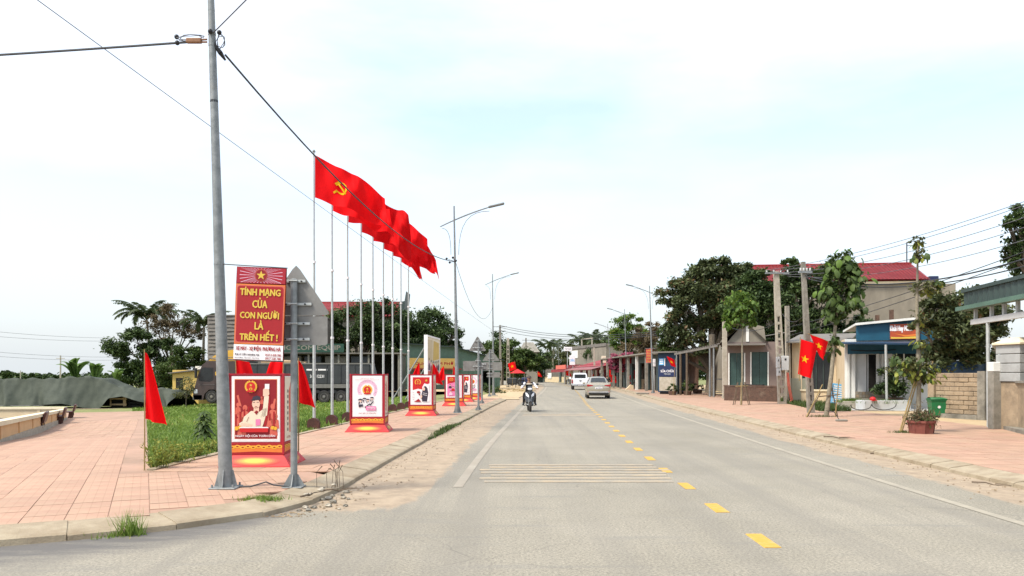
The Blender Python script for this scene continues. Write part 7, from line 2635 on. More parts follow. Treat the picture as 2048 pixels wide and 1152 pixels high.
# ---------------- concrete utility poles
def lattice_pole(label, foot, top, w0=.30, w1=.17, holes=9, upto=.62, arm=None, d=.2, m='concrete', solid=False, name='utility_pole'):
    foot, top = Vector(foot), Vector(top)
    t = thing(name, label, 'utility pole', foot, group='concrete utility poles')
    D = top - foot
    b = MB()
    def P(q, s, y):
        w = w0 + (w1 - w0) * q
        return D * q + Vector((s * w / 2, y, 0))
    cut = 0 if solid else upto
    for s in (-1, 1):
        if solid:
            break
        vs = []
        for q in (-.01, cut):
            for (ds, y) in ((0, -d / 2), (-s * .085, -d / 2), (-s * .085, d / 2), (0, d / 2)):
                p = P(q, s, y)
                vs.append((p.x + ds, p.y, p.z))
        b.add(vs, [(0, 1, 5, 4), (1, 2, 6, 5), (2, 3, 7, 6), (3, 0, 4, 7), (0, 3, 2, 1), (4, 5, 6, 7)])
    if not solid:
        for k in range(holes + 1):
            q = cut * k / holes
            w = (w0 + (w1 - w0) * q) / 2 - .087
            c = D * q
            b.box(c.x - w, c.x + w, -d / 2 + .01, d / 2 - .01, c.z, c.z + .13)
    vs = []
    for q in (cut, 1):
        for s, y in ((-1, -d / 2), (1, -d / 2), (1, d / 2), (-1, d / 2)):
            p = P(q, s, y)
            vs.append((p.x, p.y, p.z))
    b.add(vs, [(0, 1, 5, 4), (1, 2, 6, 5), (2, 3, 7, 6), (3, 0, 4, 7), (4, 5, 6, 7)])
    b.build('column', M[m], t)
    if arm:
        for (q, l0, l1) in arm:
            c = D * q
            b = MB()
            b.box(c.x - l0, c.x + l1, -d / 2 - .07, -d / 2 - .005, c.z - .04, c.z + .04)
            b.build('crossarm', M['galv'], t)
            for k in range(4):
                x = c.x - l0 + .08 + (l0 + l1 - .16) * k / 3
                b = MB()
                b.lathe([(.02, c.z + .04), (.045, c.z + .07), (.03, c.z + .1), (.045, c.z + .13), (.02, c.z + .16)], 8, (x, -d / 2 - .04, 0))
                b.build('insulator', M['box_grey'], t)
    return t
pf_ = gp(1564, 808)
pole_a = lattice_pole('tall pierced concrete pole carrying grey meter boxes and a crossarm', pf_, W(1552, 543, pf_.y), .40, .24, 11, .66, [(.985, .6, .62)])
for (u0_, v0_, u1_, v1_) in ((1560, 712, 1574, 741), (1550, 714, 1556, 736), (1551, 737, 1558, 752)):
    k = pf_.y / F
    b = MB()
    b.bevbox((u0_ - 1564) * k, (u1_ - 1564) * k, -.32, -.11, (808 - v1_) * k, (808 - v0_) * k, .02)
    mb_ = b.build('meter_box', M['box_grey'], pole_a)
    b = MB()
    b.bevbox((u0_ + (u1_ - u0_) * .35 - 1564) * k, (u0_ + (u1_ - u0_) * .6 - 1564) * k, -.335, -.322, (808 - v0_ - 9) * k, (808 - v0_ - 5) * k, .003)
    b.build('meter_window', M['black'], mb_)
b = MB()
for j in range(3):
    b.tube([((1571 - 1564 + j) * pf_.y / F, -.16 - .05 * j, (808 - 745) * pf_.y / F), ((1573 + j * 2 - 1564) * pf_.y / F, -.2, (808 - 772) * pf_.y / F), ((1580 + j * 2 - 1564) * pf_.y / F, -.1, (808 - 800) * pf_.y / F), ((1578 - 1564) * pf_.y / F, -.12, .1)], .02, 5)
b.build('red_conduit', M['salmon'], pole_a)
lattice_pole('thinner pierced concrete pole standing directly beside the meter pole', base(1577, 41.6), W(1574, 612, 41.6), .26, .18, 8, .8)
pf2 = gp(1622, 826)
lattice_pole('dark weathered pole holding the pair of star flags, pierced near its foot', pf2, W(1606, 524, pf2.y), .26, .13, 7, .42, [(.93, .25, .28)], m='concrete_dark')
lattice_pole('plain square concrete pole in front of the open awning', base(1450, 50), W(1449, 643, 50), .30, .24, 4, .2, solid=True)
lattice_pole('pierced concrete pole behind the left end of the open awning', base(1373, 66), W(1371, 612, 66), .34, .2, 8, .7)
lattice_pole('far left pole with crossarms whose lines cross the road', base(1001, 118), W(1000, 650, 118), .4, .26, 6, .4, [(.97, 1.0, 1.0), (.90, .8, .8)], m='concrete_dark')
lattice_pole('pale pierced concrete pole at the far left roadside', base(1016, 98), W(1016, 676, 98), .42, .3, 9, .85)
lattice_pole('dark pole standing before the far grey hipped roof', base(1052, 150), W(1052, 676, 150), .4, .26, 4, .3, [(.95, .7, .7)], m='concrete_dark')
lattice_pole('far pole rising behind the beige car before the red shop', base(1190, 112), W(1188, 695, 112), .3, .2, 6, .3, solid=True)

# ---------------- cables on the right
e = pf_.y
for i, (v0_, vt_) in enumerate(((400, 541), (407, 543), (432, 546), (452, 549), (478, 552))):
    cable(('highest', 'second', 'third', 'fourth', 'lowest')[i] + ' of the thin parallel wires rising to the upper right edge', W(1530 + i * 11, vt_, e), W(2075, v0_ - 6, 24), .28 + .05 * i, .011, 'wire', 'wire', 'thin parallel wires above the right pavement')
cable('thick dark cable crossing the red roof to the right edge, upper of two', W(1608, 551, pf2.y), W(2080, 508, 21), .55, .022)
cable('thick dark cable crossing the red roof to the right edge, lower of two', W(1609, 556, pf2.y), W(2080, 524, 21), .50, .018)
cable('sloping wire running down to the blue shop, upper', W(1575, 655, pf_.y), W(2080, 492, 23), .15, .013)
cable('sloping wire running down to the blue shop, lower', W(1576, 672, pf_.y), W(2080, 505, 22), .12, .013)
cable('slack wire between the meter pole and the flag pole', W(1565, 628, pf_.y), W(1610, 628, pf2.y), .35, .012)
cable('slack wires from the awning pole to the meter pole', W(1449, 648, 50), W(1562, 640, pf_.y), .5, .015)
for i, (va, vb_) in enumerate(((651, 664), (655, 668), (661, 671))):
    cable(('upper', 'middle', 'lower')[i] + ' of the three cables strung across the far road', W(1001, va, 118), W(1345, vb_ - 4, 75), .9, .03, group='cables strung across the far road')

# ---------------- blue white A-board
q = gp(1673, 813)
t = thing('pavement_sign', 'light blue notice board with white lines leaning by the leaning young tree', 'notice board', q, R(8))
k = q.y / F
b = MB()
b.bevbox(-13 * k, 13 * k, -.02, .02, .12, 46 * k, .008, T=Matrix.Rotation(R(8), 4, 'Y') @ Matrix.Rotation(R(-6), 4, 'X'))
b.build('panel', M['sky_blue'], t)
TT = Matrix.Rotation(R(8), 4, 'Y') @ Matrix.Rotation(R(-6), 4, 'X')
prints(t, .022, [(M['white'], [rect(-10 * k, 10 * k, .2 + .105 * j, .245 + .105 * j) for j in range(8)]), (M['sky_blue'], [rect(-2 * k, -1 * k, .2, 1.0)])], 'notice_print', TT)
for x in (-.26, .26):
    b = MB()
    b.tube([(x, .05, 0), (x + .1, .0, 44 * k)], .016, 5)
    b.build('leg', M['black'], t)
q = gp(1683, 843)
t = thing('base_block', 'small dark concrete foot block on the pavement below the notice board', 'block', q)
b = MB()
b.bevbox(-.16, .16, -.12, .12, 0, .07, .02)
b.build('block', M['concrete_dark'], t)
b = MB()
b.tube([(-.05, .05, .05), (-.12, .3, .3), (-.3, .5, .32)], .012, 5)
b.build('bent_rod', M['black'], t)

# ---------------- low sooty brick wall
f = Fac('brick_wall', 'low sooty brick wall in front of the green door house', 'wall', 1448, 46.5, 1558, 43.8)
_, zT = f.at(1500, 773)
f.box('core', 'mortar', .01, f.w - .01, .02, .2, 0, zT - .02)
rows_ = max(5, int(zT / .075))
rest = MB()
cnt = 0
for r_ in range(rows_):
    x = -.11 if r_ % 2 else 0
    while x < f.w:
        a, c = max(0, x) + .005, min(f.w, x + .22) - .005
        if c - a > .04:
            o_ = rng.uniform(-.012, .006)
            rest.box(a, c, o_, .03, zT * r_ / rows_ + .005, zT * (r_ + 1) / rows_ - .005)
        x += .22
rest.build('bricks', M['brick_dark'], f.t, kind='stuff')
f.box('coping', 'brick_dark', -.02, f.w + .02, -.03, .24, zT, zT + .06)
x0, x1, z0, z1 = f.rect(1485, 768, 1525, 772)
f.box('plank', 'dark', x0, x1, .02, .2, zT + .062, zT + .12)

# ---------------- house with dark green doors, and the open awning before it
f = Fac('green_door_house', 'pink house with dark green doors behind the low brick wall', 'house', 1446, 52.5, 1566, 51.5)
_, zE = f.at(1500, 690)
dA = f.rect(1503, 704, 1535, 778)
dB = f.rect(1459, 706, 1488, 782)
dA, dB = (dA[0], dA[1], .1, dA[3]), (dB[0], dB[1], .1, dB[3])
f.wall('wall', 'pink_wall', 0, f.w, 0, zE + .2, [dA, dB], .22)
for d_ in (dA, dB):
    n_ = 2
    for k in range(n_):
        a, c = d_[0] + (d_[1] - d_[0]) * k / n_, d_[0] + (d_[1] - d_[0]) * (k + 1) / n_
        f.box('door_leaf', 'door_green', a + .01, c - .01, .08, .13, d_[2], d_[3])
    f.box('door_frame', 'white_wall', d_[0] - .08, d_[0], -.03, .05, .1, d_[3])
    f.box('door_frame', 'white_wall', d_[1], d_[1] + .08, -.03, .05, .1, d_[3])
f.box('threshold', 'concrete', -.1, f.w + .1, -.5, -.002, 0, .1)
x0, zg = f.at(1455, 682)
x1, zg1 = f.at(1528, 650)
b = MB()
b.prism([(x0, zE + .2), (f.at(1532, 680)[0], zE + .2), (f.at(1528, 660)[0], zg1 - .1), (f.at(1500, 650)[0], zg1 + .1), (f.at(1478, 656)[0], zg1 - .2)], 0, .2)
b.build('gable', M['grey_render'], f.t)
f.box('gable_pier', 'white_wall', f.at(1492, 660)[0], f.at(1498, 660)[0], -.05, -.002, zE + .22, zg1)
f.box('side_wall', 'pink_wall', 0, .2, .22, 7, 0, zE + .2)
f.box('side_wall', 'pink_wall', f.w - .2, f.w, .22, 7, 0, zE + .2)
b = MB()
xm = (x0 + x1) / 2
xe_ = f.at(1536, 680)[0]
b.add([(x0 - .5, -.3, zE + .1), (xm, -.3, zg1 + .2), (xe_, -.3, zE + .15), (xe_, 7, zE + .15), (xm, 7, zg1 + .2), (x0 - .5, 7, zE + .1)], [(0, 1, 4, 5), (1, 2, 3, 4)])
b.build('roof', M['grey_slab'], f.t)
f.box('canopy', 'grey_slab', x0 - .1, f.at(1530, 684)[0], -1.2, -.002, zE - .05, zE + .06)
f = Fac('open_awning', 'open sheet roofed awning on thin posts over the yard', 'awning', 1364, 61, 1452, 53)
zl, zr2 = f.at(1364, 706)[1], f.at(1450, 689)[1]
b = MB()
nx = 40
for i in range(nx):
    a, c = f.w * i / nx, f.w * (i + 1) / nx
    za_, zc_ = zl + (zr2 - zl) * i / nx, zl + (zr2 - zl) * (i + 1) / nx
    b.poly([(a, -.6, za_ + .04 * (i % 2)), (c, -.6, zc_ + .04 * ((i + 1) % 2)), (c, 5, zc_ + .95 + .04 * ((i + 1) % 2)), (a, 5, za_ + .95 + .04 * (i % 2))])
b.build('roof', M['grey_slab'], f.t)
b = MB()
b.add([(0, -.62, zl - .16), (f.w, -.62, zr2 - .16), (f.w, -.56, zr2 - .16), (0, -.56, zl - .16), (0, -.62, zl - .02), (f.w, -.62, zr2 - .02), (f.w, -.56, zr2 - .02), (0, -.56, zl - .02)], [(0, 3, 2, 1), (4, 5, 6, 7), (0, 1, 5, 4), (1, 2, 6, 5), (2, 3, 7, 6), (3, 0, 4, 7)])
b.build('edge_beam', M['grey_slab'], f.t)
for u, mm in ((1368, 'galv'), (1376, 'twig'), (1389, 'twig'), (1436, 'galv'), (1444, 'galv')):
    x = f.at(u, 740)[0]
    b = MB()
    b.tube([(x, -.58, 0), (x, -.58, zl + (zr2 - zl) * x / f.w - .17)], .06 if mm == 'galv' else .09, 7)
    b.build('post', M[mm], f.t)
for u in (1400, 1425, 1447):
    x = f.at(u, 740)[0]
    b = MB()
    b.tube([(x, 4.6, 0), (x, 4.6, zl + 1.0)], .06, 7)
    b.build('post', M['galv_light'], f.t)
f.box('back_wall', 'dark', -1.5, f.w + 2, 5.2, 5.4, 0, zl + .8)  # near-black sheet standing in for the deep shade under the awning
x0, x1, z0, z1 = f.rect(1396, 722, 1407, 775)
f.box('curtain', 'cream_wall', x0, x1, 2.5, 2.6, .3, z1)
x0, x1, z0, z1 = f.rect(1378, 755, 1432, 760)
f.box('rail', 'galv', x0, x1, 1.8, 1.86, z0, z0 + .08)
b = MB()
x = f.at(1418, 740)[0]
b.tube([(x, .2, 0), (x - .1, .3, 2), (x + .05, .2, zr2 + .8)], [.28, .22, .2], 9)
o = b.build('tree_stem', M['bark'], f.t)
for i, (u, v, Y, lab, hp, wp) in enumerate(((1375, 790, 58, 'pile of green pot plants at the left awning post', 28, 14), (1395, 787, 59, 'low dark pot plants beneath the awning', 16, 18), (1345, 790, 60, 'dark tyre planter with green weeds under the small star flag', 16, 14))):
    p = gp(u, v)
    t = thing('pot_plants', lab, 'pot plants', p)
    b = MB()
    b.lathe([(wp * .5 * Y / F, 0), (wp * .62 * Y / F, .28), (wp * .5 * Y / F, .3)], 10)
    b.build('pot', M['brick_dark'], t)
    pos, va, _ = blob_points((0, 0, .25 + hp * .4 * Y / F), (wp * .8 * Y / F, .3, hp * .5 * Y / F), 420, 10)
    leaves('foliage', pos, .14, M['lf_mid'], t, .2, .5, va)

# ---------------- the big house with the red roof
f = Fac('red_roof_house', 'large grey rendered house with a long bright red roof', 'house', 1440, 68, 1870, 66)
_, zR = f.at(1650, 527)
xa, _ = f.at(1449, 540)
xb, _ = f.at(1862, 540)
_, zE = f.at(1760, 559)
f.box('wall', 'grey_render', xa + .3, xb - .2, .5, 9, 0, zE - .15)
f.box('cornice', 'coping', xa + .2, xb - .1, .3, .498, zE - .32, zE - .12)
zR2 = (zR - (H - f.z0)) * 1.045 + H - f.z0
tin_roof(f.t, xa, xb, .1, 4.2, zE, zR2, rows=14, pitch=.3, amp=.03)
tin_roof(f.t, xa, xb, 8.4, 4.25, zE, zR2, rows=1, pitch=.3, amp=.04)
b = MB()
b.tube([(xa, 4.22, zR2 + .06), (xb, 4.22, zR2 + .06)], .09, 6)
b.build('ridge_cap', M['roof_red'], f.t)
for x in (xa + .3, xb - .35):
    b = MB()
    b.add([(x, .5, zE - .16), (x, 8, zE - .16), (x, 4.2, zR2 - .1), (x + .15, .5, zE - .16), (x + .15, 8, zE - .16), (x + .15, 4.2, zR2 - .1)], [(0, 2, 1), (3, 4, 5), (0, 3, 5, 2), (1, 2, 5, 4)])
    b.build('gable', M['yellow_wall'] if x < 5 else M['grey_render'], f.t)
x0, x1, z0, z1 = f.rect(1855, 565, 1922, 680)
f.box('annex', 'grey_render', xb - .15, x1, 1, 8, 0, z1)
x0, x1, z0, z1 = f.rect(1878, 546, 1898, 564)
b = MB()
b.bevbox(x0, x1, 2, 3.4, f.at(1880, 565)[1], z1, .05)
b.build('roof_tank', M['navy'], f.t)
b = MB()
b.tube([(xb - .4, 4.2, zR2), (xb - .4, 4.2, zR2 + 1.9)], .05, 5)
b.tube([(xb - .4, 4.2, zR2 + 1.6), (xb + .2, 4.2, zR2 + 1.6)], .03, 5)
b.build('antenna', M['black'], f.t)
for u in (1725, 1752):
    x = f.at(u, 640)[0]
    f.box('stub_post', 'brick_dark', x, x + .25, -3.4, -3.1, 3.4, f.at(u, 636 if u < 1740 else 626)[1])
f.box('lean_to', 'grey_render', f.at(1690, 650)[0], f.at(1830, 650)[0], -3.6, .498, 0, 3.4)
# windows on the upper wall
for u in (1512, 1600):
    x0, x1, z0, z1 = f.rect(u, 585, u + 24, 612)
    w_ = f.box('window', 'white_wall', x0, x1, .44, .498, z0, z1)
    f.box('pane', 'glass_dark', x0 + .08, x1 - .08, .42, .439, z0 + .08, z1 - .08, parent=w_)

# ---------------- trees on the right
tree('broadleaf_tree', 'large dark tree left of the red roofed house, over the awning', 1418, 66, [(1345, 590, 26, 28), (1385, 562, 42, 36), (1425, 545, 38, 28), (1405, 612, 58, 46), (1345, 640, 24, 32), (1452, 600, 42, 50), (1412, 530, 20, 14), (1470, 560, 36, 28), (1360, 672, 24, 20), (1440, 650, 50, 26), (1488, 545, 22, 16), (1385, 690, 36, 22), (1350, 715, 22, 16)], 'lf_mango', 42000, .34, .3, clumps=90, depth=.8)
tree('broadleaf_tree', 'dense dark tree behind the meter pole, before the red roof', 1575, 61, [(1520, 600, 40, 36), (1555, 630, 55, 46), (1590, 572, 42, 36), (1580, 530, 20, 16), (1610, 640, 45, 42), (1535, 670, 40, 28), (1650, 610, 36, 46), (1560, 570, 36, 22), (1650, 665, 50, 26), (1600, 545, 26, 16), (1690, 668, 34, 20), (1620, 690, 50, 16), (1480, 615, 44, 44), (1530, 575, 44, 34), (1500, 560, 30, 26), (1640, 570, 34, 34), (1600, 705, 34, 24), (1720, 650, 22, 34)], 'lf_dark', 46000, .32, .25, clumps=90, depth=.7)
tree('broadleaf_tree', 'brownish green mango tree overhanging the cement block wall', 1915, 30.5, [(1880, 620, 42, 26), (1935, 612, 38, 28), (1900, 668, 48, 40), (1955, 660, 34, 42), (1862, 605, 24, 14), (1985, 640, 30, 40), (1880, 705, 28, 26), (1940, 710, 36, 26), (1845, 650, 24, 14), (1890, 735, 34, 18), (1950, 738, 36, 16), (1915, 700, 50, 30)], 'lf_mango', 21000, .20, .14, clumps=60)
tree('broadleaf_tree', 'sparse dark branch of leaves entering at the upper right edge', 2085, 27, [(2040, 432, 26, 22), (2016, 452, 22, 10), (2040, 490, 24, 24), (2030, 520, 22, 20), (2052, 550, 20, 40), (2075, 470, 40, 60), (2015, 500, 12, 8)], 'lf_dark', 5600, .17, .16, clumps=34)
tree('broadleaf_tree', 'small tree rising behind the green gate shelter roof', 1985, 42, [(1990, 575, 26, 12), (1965, 580, 16, 9), (2020, 580, 20, 14), (1990, 620, 30, 30)], 'lf_olive', 2600, .2, .12)
tree('broadleaf_tree', 'bright green low tree beside the blue kiosk', 1345, 70, [(1340, 690, 22, 20), (1362, 700, 16, 18), (1326, 668, 12, 16)], 'lf_mid', 3600, .26, .14)
tree('broadleaf_tree', 'yellow green feathery tree behind the right street lamps', 1250, 104, [(1232, 655, 18, 20), (1258, 645, 24, 16), (1272, 668, 30, 26), (1240, 685, 22, 24), (1256, 695, 28, 18)], 'lf_light', 11000, .34, .2, depth=.8)
tree('broadleaf_tree', 'dry brownish tree behind the orange banner', 1288, 98, [(1292, 675, 26, 24), (1275, 700, 30, 18), (1305, 655, 14, 14), (1310, 695, 18, 24), (1285, 718, 30, 14)], 'lf_brown', 9000, .32, .2)
tree('flowering_bush', 'pink bougainvillea spilling over the shop fronts', 1250, 92, [(1238, 722, 18, 12), (1258, 715, 16, 12), (1225, 715, 12, 8), (1248, 735, 18, 8), (1272, 722, 14, 12), (1230, 738, 12, 8)], 'lf_pink', 4200, .26, .08, cat='bush')
tree('broadleaf_tree', 'dark tree behind the right hand shop row', 1205, 140, [(1205, 700, 26, 22), (1185, 712, 20, 16), (1225, 720, 24, 24)], 'lf_dark', 4200, .5, .2)
for i, (u, Y, vt, lab) in enumerate(((1163, 165, 690, 'palm rising behind the flat grey shop building'), (1182, 170, 684, 'taller palm beside the flat grey shop building'), (1201, 160, 694, 'palm between the grey building and the lamps'), (1092, 195, 700, 'palm above the grey sheet wall at the road bend'), (1105, 205, 697, 'second palm above the grey sheet wall at the road bend'))):
    palm(lab, u, Y, vt, 1.5, 13, lean=.3, tr=.25)
for i, (lab, u, Y, bl, m_, n_) in enumerate((
        ('dark tree behind the tall far left pole', 1004, 125, [(1000, 690, 26, 26), (1018, 705, 20, 26), (990, 715, 24, 30), (975, 700, 16, 18)], 'lf_dark', 6500),
        ('bushy green tree behind the orange star flag', 1040, 112, [(1040, 725, 20, 22), (1030, 745, 18, 18), (1052, 735, 14, 20), (1024, 700, 14, 20), (1056, 716, 20, 16), (1070, 728, 16, 20)], 'lf_mid', 7200),
        ('dark trees at the bend left of the grey sheet wall', 1075, 175, [(1072, 715, 18, 18), (1090, 722, 16, 18), (1060, 728, 18, 18), (1082, 740, 20, 14)], 'lf_dark', 5200),
        ('hazy tree above the grey sheet wall', 1105, 215, [(1108, 715, 20, 18), (1125, 720, 14, 20), (1095, 728, 16, 18)], 'lf_olive', 4200),
        ('feathery pale tree behind the flat grey shop building', 1150, 180, [(1150, 692, 16, 12), (1170, 685, 18, 10), (1130, 705, 12, 18), (1195, 690, 14, 12)], 'lf_olive', 3000))):
    tree('broadleaf_tree', lab, u, Y, bl, m_, n_, .5, .22)
wood('far_wood', 'far dark trees closing the view behind the road bend', 930, 1420, 764, 722, 240, 9000, 1.3)
# ================================================================== VEHICLES AND PEOPLE
def section(zb, w0, w1, belt, w2, zr):
    """half outline of a car body, from the bottom centre up to the roof centre"""
    return [(0, zb), (w0 * .92, zb), (w0, zb + .06), (w1, zb + (belt - zb) * .5), (w1 * .985, belt - .06), (w1 * .93, belt), (w2, max(zr - .07, belt + .002)), (w2 * .82, max(zr - .012, belt + .004)), (0, max(zr, belt + .006))]
def loft(b, secs):
    rings = []
    for (y, *a) in secs:
        h_ = section(*a)
        rings.append([(x, y, z) for x, z in h_] + [(-x, y, z) for x, z in h_[-2:0:-1]])
    n = len(rings[0])
    vs = [p for r in rings for p in r]
    fs = []
    for i in range(len(rings) - 1):
        for k in range(n):
            a, c = i * n + k, i * n + (k + 1) % n
            fs.append((a, c, c + n, a + n))
    fs.append(tuple(range(n))[::-1])
    fs.append(tuple((len(rings) - 1) * n + k for k in range(n)))
    b.add(vs, fs)
    return rings
def patch(name, m, parent, q, inset=.06, out=.008):
    """pane laid just proud of the quad q, shrunk toward its centre"""
    q = [Vector(p) for p in q]
    c = sum(q, Vector()) / 4
    n_ = (q[1] - q[0]).cross(q[3] - q[0]).normalized()
    b = MB()
    pts = [p + (c - p) * inset + n_ * out for p in q]
    pts2 = [p - n_ * .02 for p in pts]
    b.add(pts + pts2, [(0, 1, 2, 3), (0, 4, 5, 1), (1, 5, 6, 2), (2, 6, 7, 3), (3, 7, 4, 0)])
    return b.build(name, M[m], parent)
def pane(name, m, parent, rings, i, j, lo=.1, hi=.9, out=.012):
    """glass following the curved skin between two body sections, roof edge to roof edge"""
    cols = []
    for k, w_ in ((6, .12), (7, 0), (8, 0), (9, 0), (10, .12)):
        a, c = Vector(rings[i][k]), Vector(rings[j][k])
        a.x *= 1 - w_
        c.x *= 1 - w_
        cols.append((a.lerp(c, lo), a.lerp(c, hi)))
    mid = cols[2][1] - cols[2][0]
    n_ = Vector((1, 0, 0)).cross(mid).normalized()
    if n_.z < 0:
        n_ = -n_
    b = MB()
    for (a, c), (e, g) in zip(cols[:-1], cols[1:]):
        b.poly([a + n_ * out, c + n_ * out, g + n_ * out, e + n_ * out])
    return b.build(name, M[m], parent)
def wheels(t, xs, ys, r, w):
    for x in xs:
        for y in ys:
            b = MB()
            b.lathe([(r * .6, -w / 2), (r * .93, -w / 2), (r, -w / 2 + .03), (r, w / 2 - .03), (r * .93, w / 2), (r * .6, w / 2)], 22, (0, 0, 0), 'x')
            o = b.build('wheel', M['rubber'], t, smooth=True)
            o.location = (x, y, r)
            b = MB()
            s = 1 if x > 0 else -1
            b.lathe([(.03, s * w * .48), (r * .2, s * w * .46), (r * .58, s * w * .40), (r * .62, s * w * .51), (r * .62, s * -w * .4), (.03, s * -w * .4)], 16, (0, 0, 0), 'x')
            b.build('rim', M['rim'], o)
def saloon(label, loc, rz=0):
    t = thing('saloon_car', label, 'car', loc, rz)
    t.scale = (.92, 1, 1.02)
    secs = [(0.0, .40, .66, .76, .74, .62, .745), (.035, .30, .78, .84, .93, .70, .945), (.10, .25, .82, .865, 1.00, .72, 1.03), (.55, .20, .84, .875, .985, .70, 1.065), (1.28, .19, .85, .88, .98, .575, 1.415), (1.8, .19, .85, .88, .97, .57, 1.46),
            (2.5, .19, .85, .88, .96, .57, 1.435), (3.28, .19, .85, .88, .945, .68, 1.0), (4.1, .22, .83, .86, .86, .66, .89), (4.42, .30, .76, .80, .72, .58, .74)]
    b = MB()
    rings = loft(b, secs)
    body = b.build('body', M['beige_car'], t, smooth=32)
    n = len(rings[0])
    R_ = lambda i, k: rings[i][k % n]
    # panes: index 6 = roof edge, 7, 8 = roof centre, mirrored after
    pane('rear_window', 'glass_dark', t, rings, 3, 4)
    pane('windscreen', 'glass_dark', t, rings, 7, 6)
    for i in (4, 5):
        patch('side_window', 'glass_dark', t, [R_(i, 5), R_(i + 1, 5), R_(i + 1, 6), R_(i, 6)], .12, .012)
        patch('side_window', 'glass_dark', t, [R_(i + 1, 11), R_(i, 11), R_(i, 10), R_(i + 1, 10)], .12, .012)
    for s in (-1, 1):
        b = MB()
        b.prism([(s * .40, .855), (s * .80, .80), (s * .86, .86), (s * .85, .93), (s * .80, .955), (s * .42, .90)], .0, .22)
        b.build('tail_lamp', M['tail_red'], t)
        b = MB()
        b.bevbox(s * .74 - .05, s * .74 + .05, -.008, .03, .43, .49, .01)
        b.build('reflector', M['tail_red'], t)
        b = MB()
        b.bevbox(s * .97 - .1, s * .97 + .1, 2.95, 3.08, .93, 1.06, .03)
        b.build('wing_mirror', M['beige_car'], t)
        b = MB()
        b.prism([(s * .5, .62), (s * .74, .60), (s * .78, .70), (s * .55, .72)], 4.28, 4.44)
        b.build('headlight', M['lamp_glass'], t)
    b = MB()
    b.bevbox(-.42, .42, -.004, .03, .865, .885, .004)
    b.build('chrome_strip', M['chrome'], t)
    b = MB()
    b.bevbox(-.72, .72, -.012, .10, .28, .40, .03)
    b.build('rear_bumper', M['black'], t)
    b = MB()
    b.bevbox(-.80, .80, -.03, .09, .40, .475, .03)
    b.build('bumper_moulding', M['chrome'], t)
    b = MB()
    b.bevbox(-.26, .26, -.016, .012, .645, .775, .006)
    pl = b.build('number_plate', M['white'], t)
    text('36A 418.26', .44, .085, M['ink'], pl, (0, -.018, .71), bold=.02)
    b = MB()
    b.bevbox(-.09, .09, -.012, .02, .80, .845, .01)
    b.build('badge', M['chrome'], t)
    b = MB()
    b.tube([(.1, 1.5, 1.45), (.1, 1.42, 1.52)], .012, 4)
    b.build('aerial', M['black'], t)
    wheels(t, (-.76, .76), (.95, 3.55), .33, .21)
    return t
def pickup(label, loc, rz=0):
    t = thing('pickup_truck', label, 'pickup truck', loc, rz)
    secs = [(1.42, .50, .86, .90, 1.16, .74, 1.72), (1.62, .42, .88, .915, 1.16, .70, 1.80), (2.6, .42, .88, .915, 1.15, .70, 1.84), (3.1, .42, .88, .915, 1.14, .69, 1.80), (3.85, .42, .88, .915, 1.12, .80, 1.18), (4.95, .45, .86, .90, 1.04, .78, 1.09), (5.25, .5, .80, .84, .9, .7, .93)]
    b = MB()
    rings = loft(b, secs)
    b.build('cab', M['white_car'], t, smooth=32)
    n = len(rings[0])
    R_ = lambda i, k: rings[i][k % n]
    b = MB()
    b.bevbox(-.60, .60, 1.395, 1.43, 1.26, 1.66, .03)
    b.build('rear_window', M['glass_dark'], t)
    pane('windscreen', 'glass_dark', t, rings, 4, 3)
    for i in (1, 2):
        patch('side_window', 'glass_dark', t, [R_(i, 5), R_(i + 1, 5), R_(i + 1, 6), R_(i, 6)], .12, .012)
        patch('side_window', 'glass_dark', t, [R_(i + 1, 11), R_(i, 11), R_(i, 10), R_(i + 1, 10)], .12, .012)
    b = MB()
    for s in (-1, 1):
        b.bevbox(s * .91 - .05, s * .91 + .05, .06, 1.42, .55, 1.18, .03)
    b.box(-.86, .86, .06, 1.42, .55, .66)
    b.build('load_bed', M['white_car'], t, smooth=30)
    b = MB()
    b.bevbox(-.80, .80, .0, .07, .60, 1.17, .025)
    tg = b.build('tailgate', M['white_car'], t)
    b = MB()
    b.bevbox(-.13, .13, -.012, .004, 1.0, 1.07, .01)
    b.build('handle', M['black'], tg)
    b = MB()
    b.bevbox(-.09, .09, -.010, .004, .86, .93, .01)
    b.build('badge', M['ink'], tg)
    b = MB()
    b.bevbox(-.92, .92, -.09, .05, .42, .56, .03)
    bp = b.build('rear_bumper', M['chrome'], t)
    b = MB()
    b.bevbox(-.24, .24, -.105, -.085, .44, .55, .006)
    b.build('number_plate', M['white'], bp)
    text('36C 275.33', .4, .07, M['ink'], bp, (0, -.107, .495), bold=.02)
    b = MB()
    b.bevbox(-.3, .3, -.097, -.04, .42, .56, .01)
    b.build('plate_recess', M['black'], bp)
    b = MB()
    b.box(-.7, .7, .1, 4.6, .38, .46)
    b.build('chassis', M['black'], t)
    for s in (-1, 1):
        b = MB()
        b.bevbox(s * .885 - .075, s * .885 + .075, -.012, .08, .70, 1.12, .02)
        tl = b.build('tail_lamp', M['tail_red'], t)
        b = MB()
        b.bevbox(s * .885 - .06, s * .885 + .06, -.018, -.011, .86, .93, .003)
        b.build('lens', M['black'], tl)
        b = MB()
        b.bevbox(s * 1.03 - .11, s * 1.03 + .11, 3.45, 3.6, 1.12, 1.34, .04)
        b.build('wing_mirror', M['white_car'], t)
        b = MB()
        b.bevbox(s * .7 - .14, s * .7 + .14, 5.1, 5.26, .75, .92, .03)
        b.build('headlight', M['lamp_glass'], t)
        b = MB()
        b.bevbox(s * .8 - .11, s * .8 + .11, .95, .97, .18, .45, .004)
        b.build('mud_flap', M['black'], t)
    wheels(t, (-.79, .79), (.62, 4.15), .38, .26)
    return t
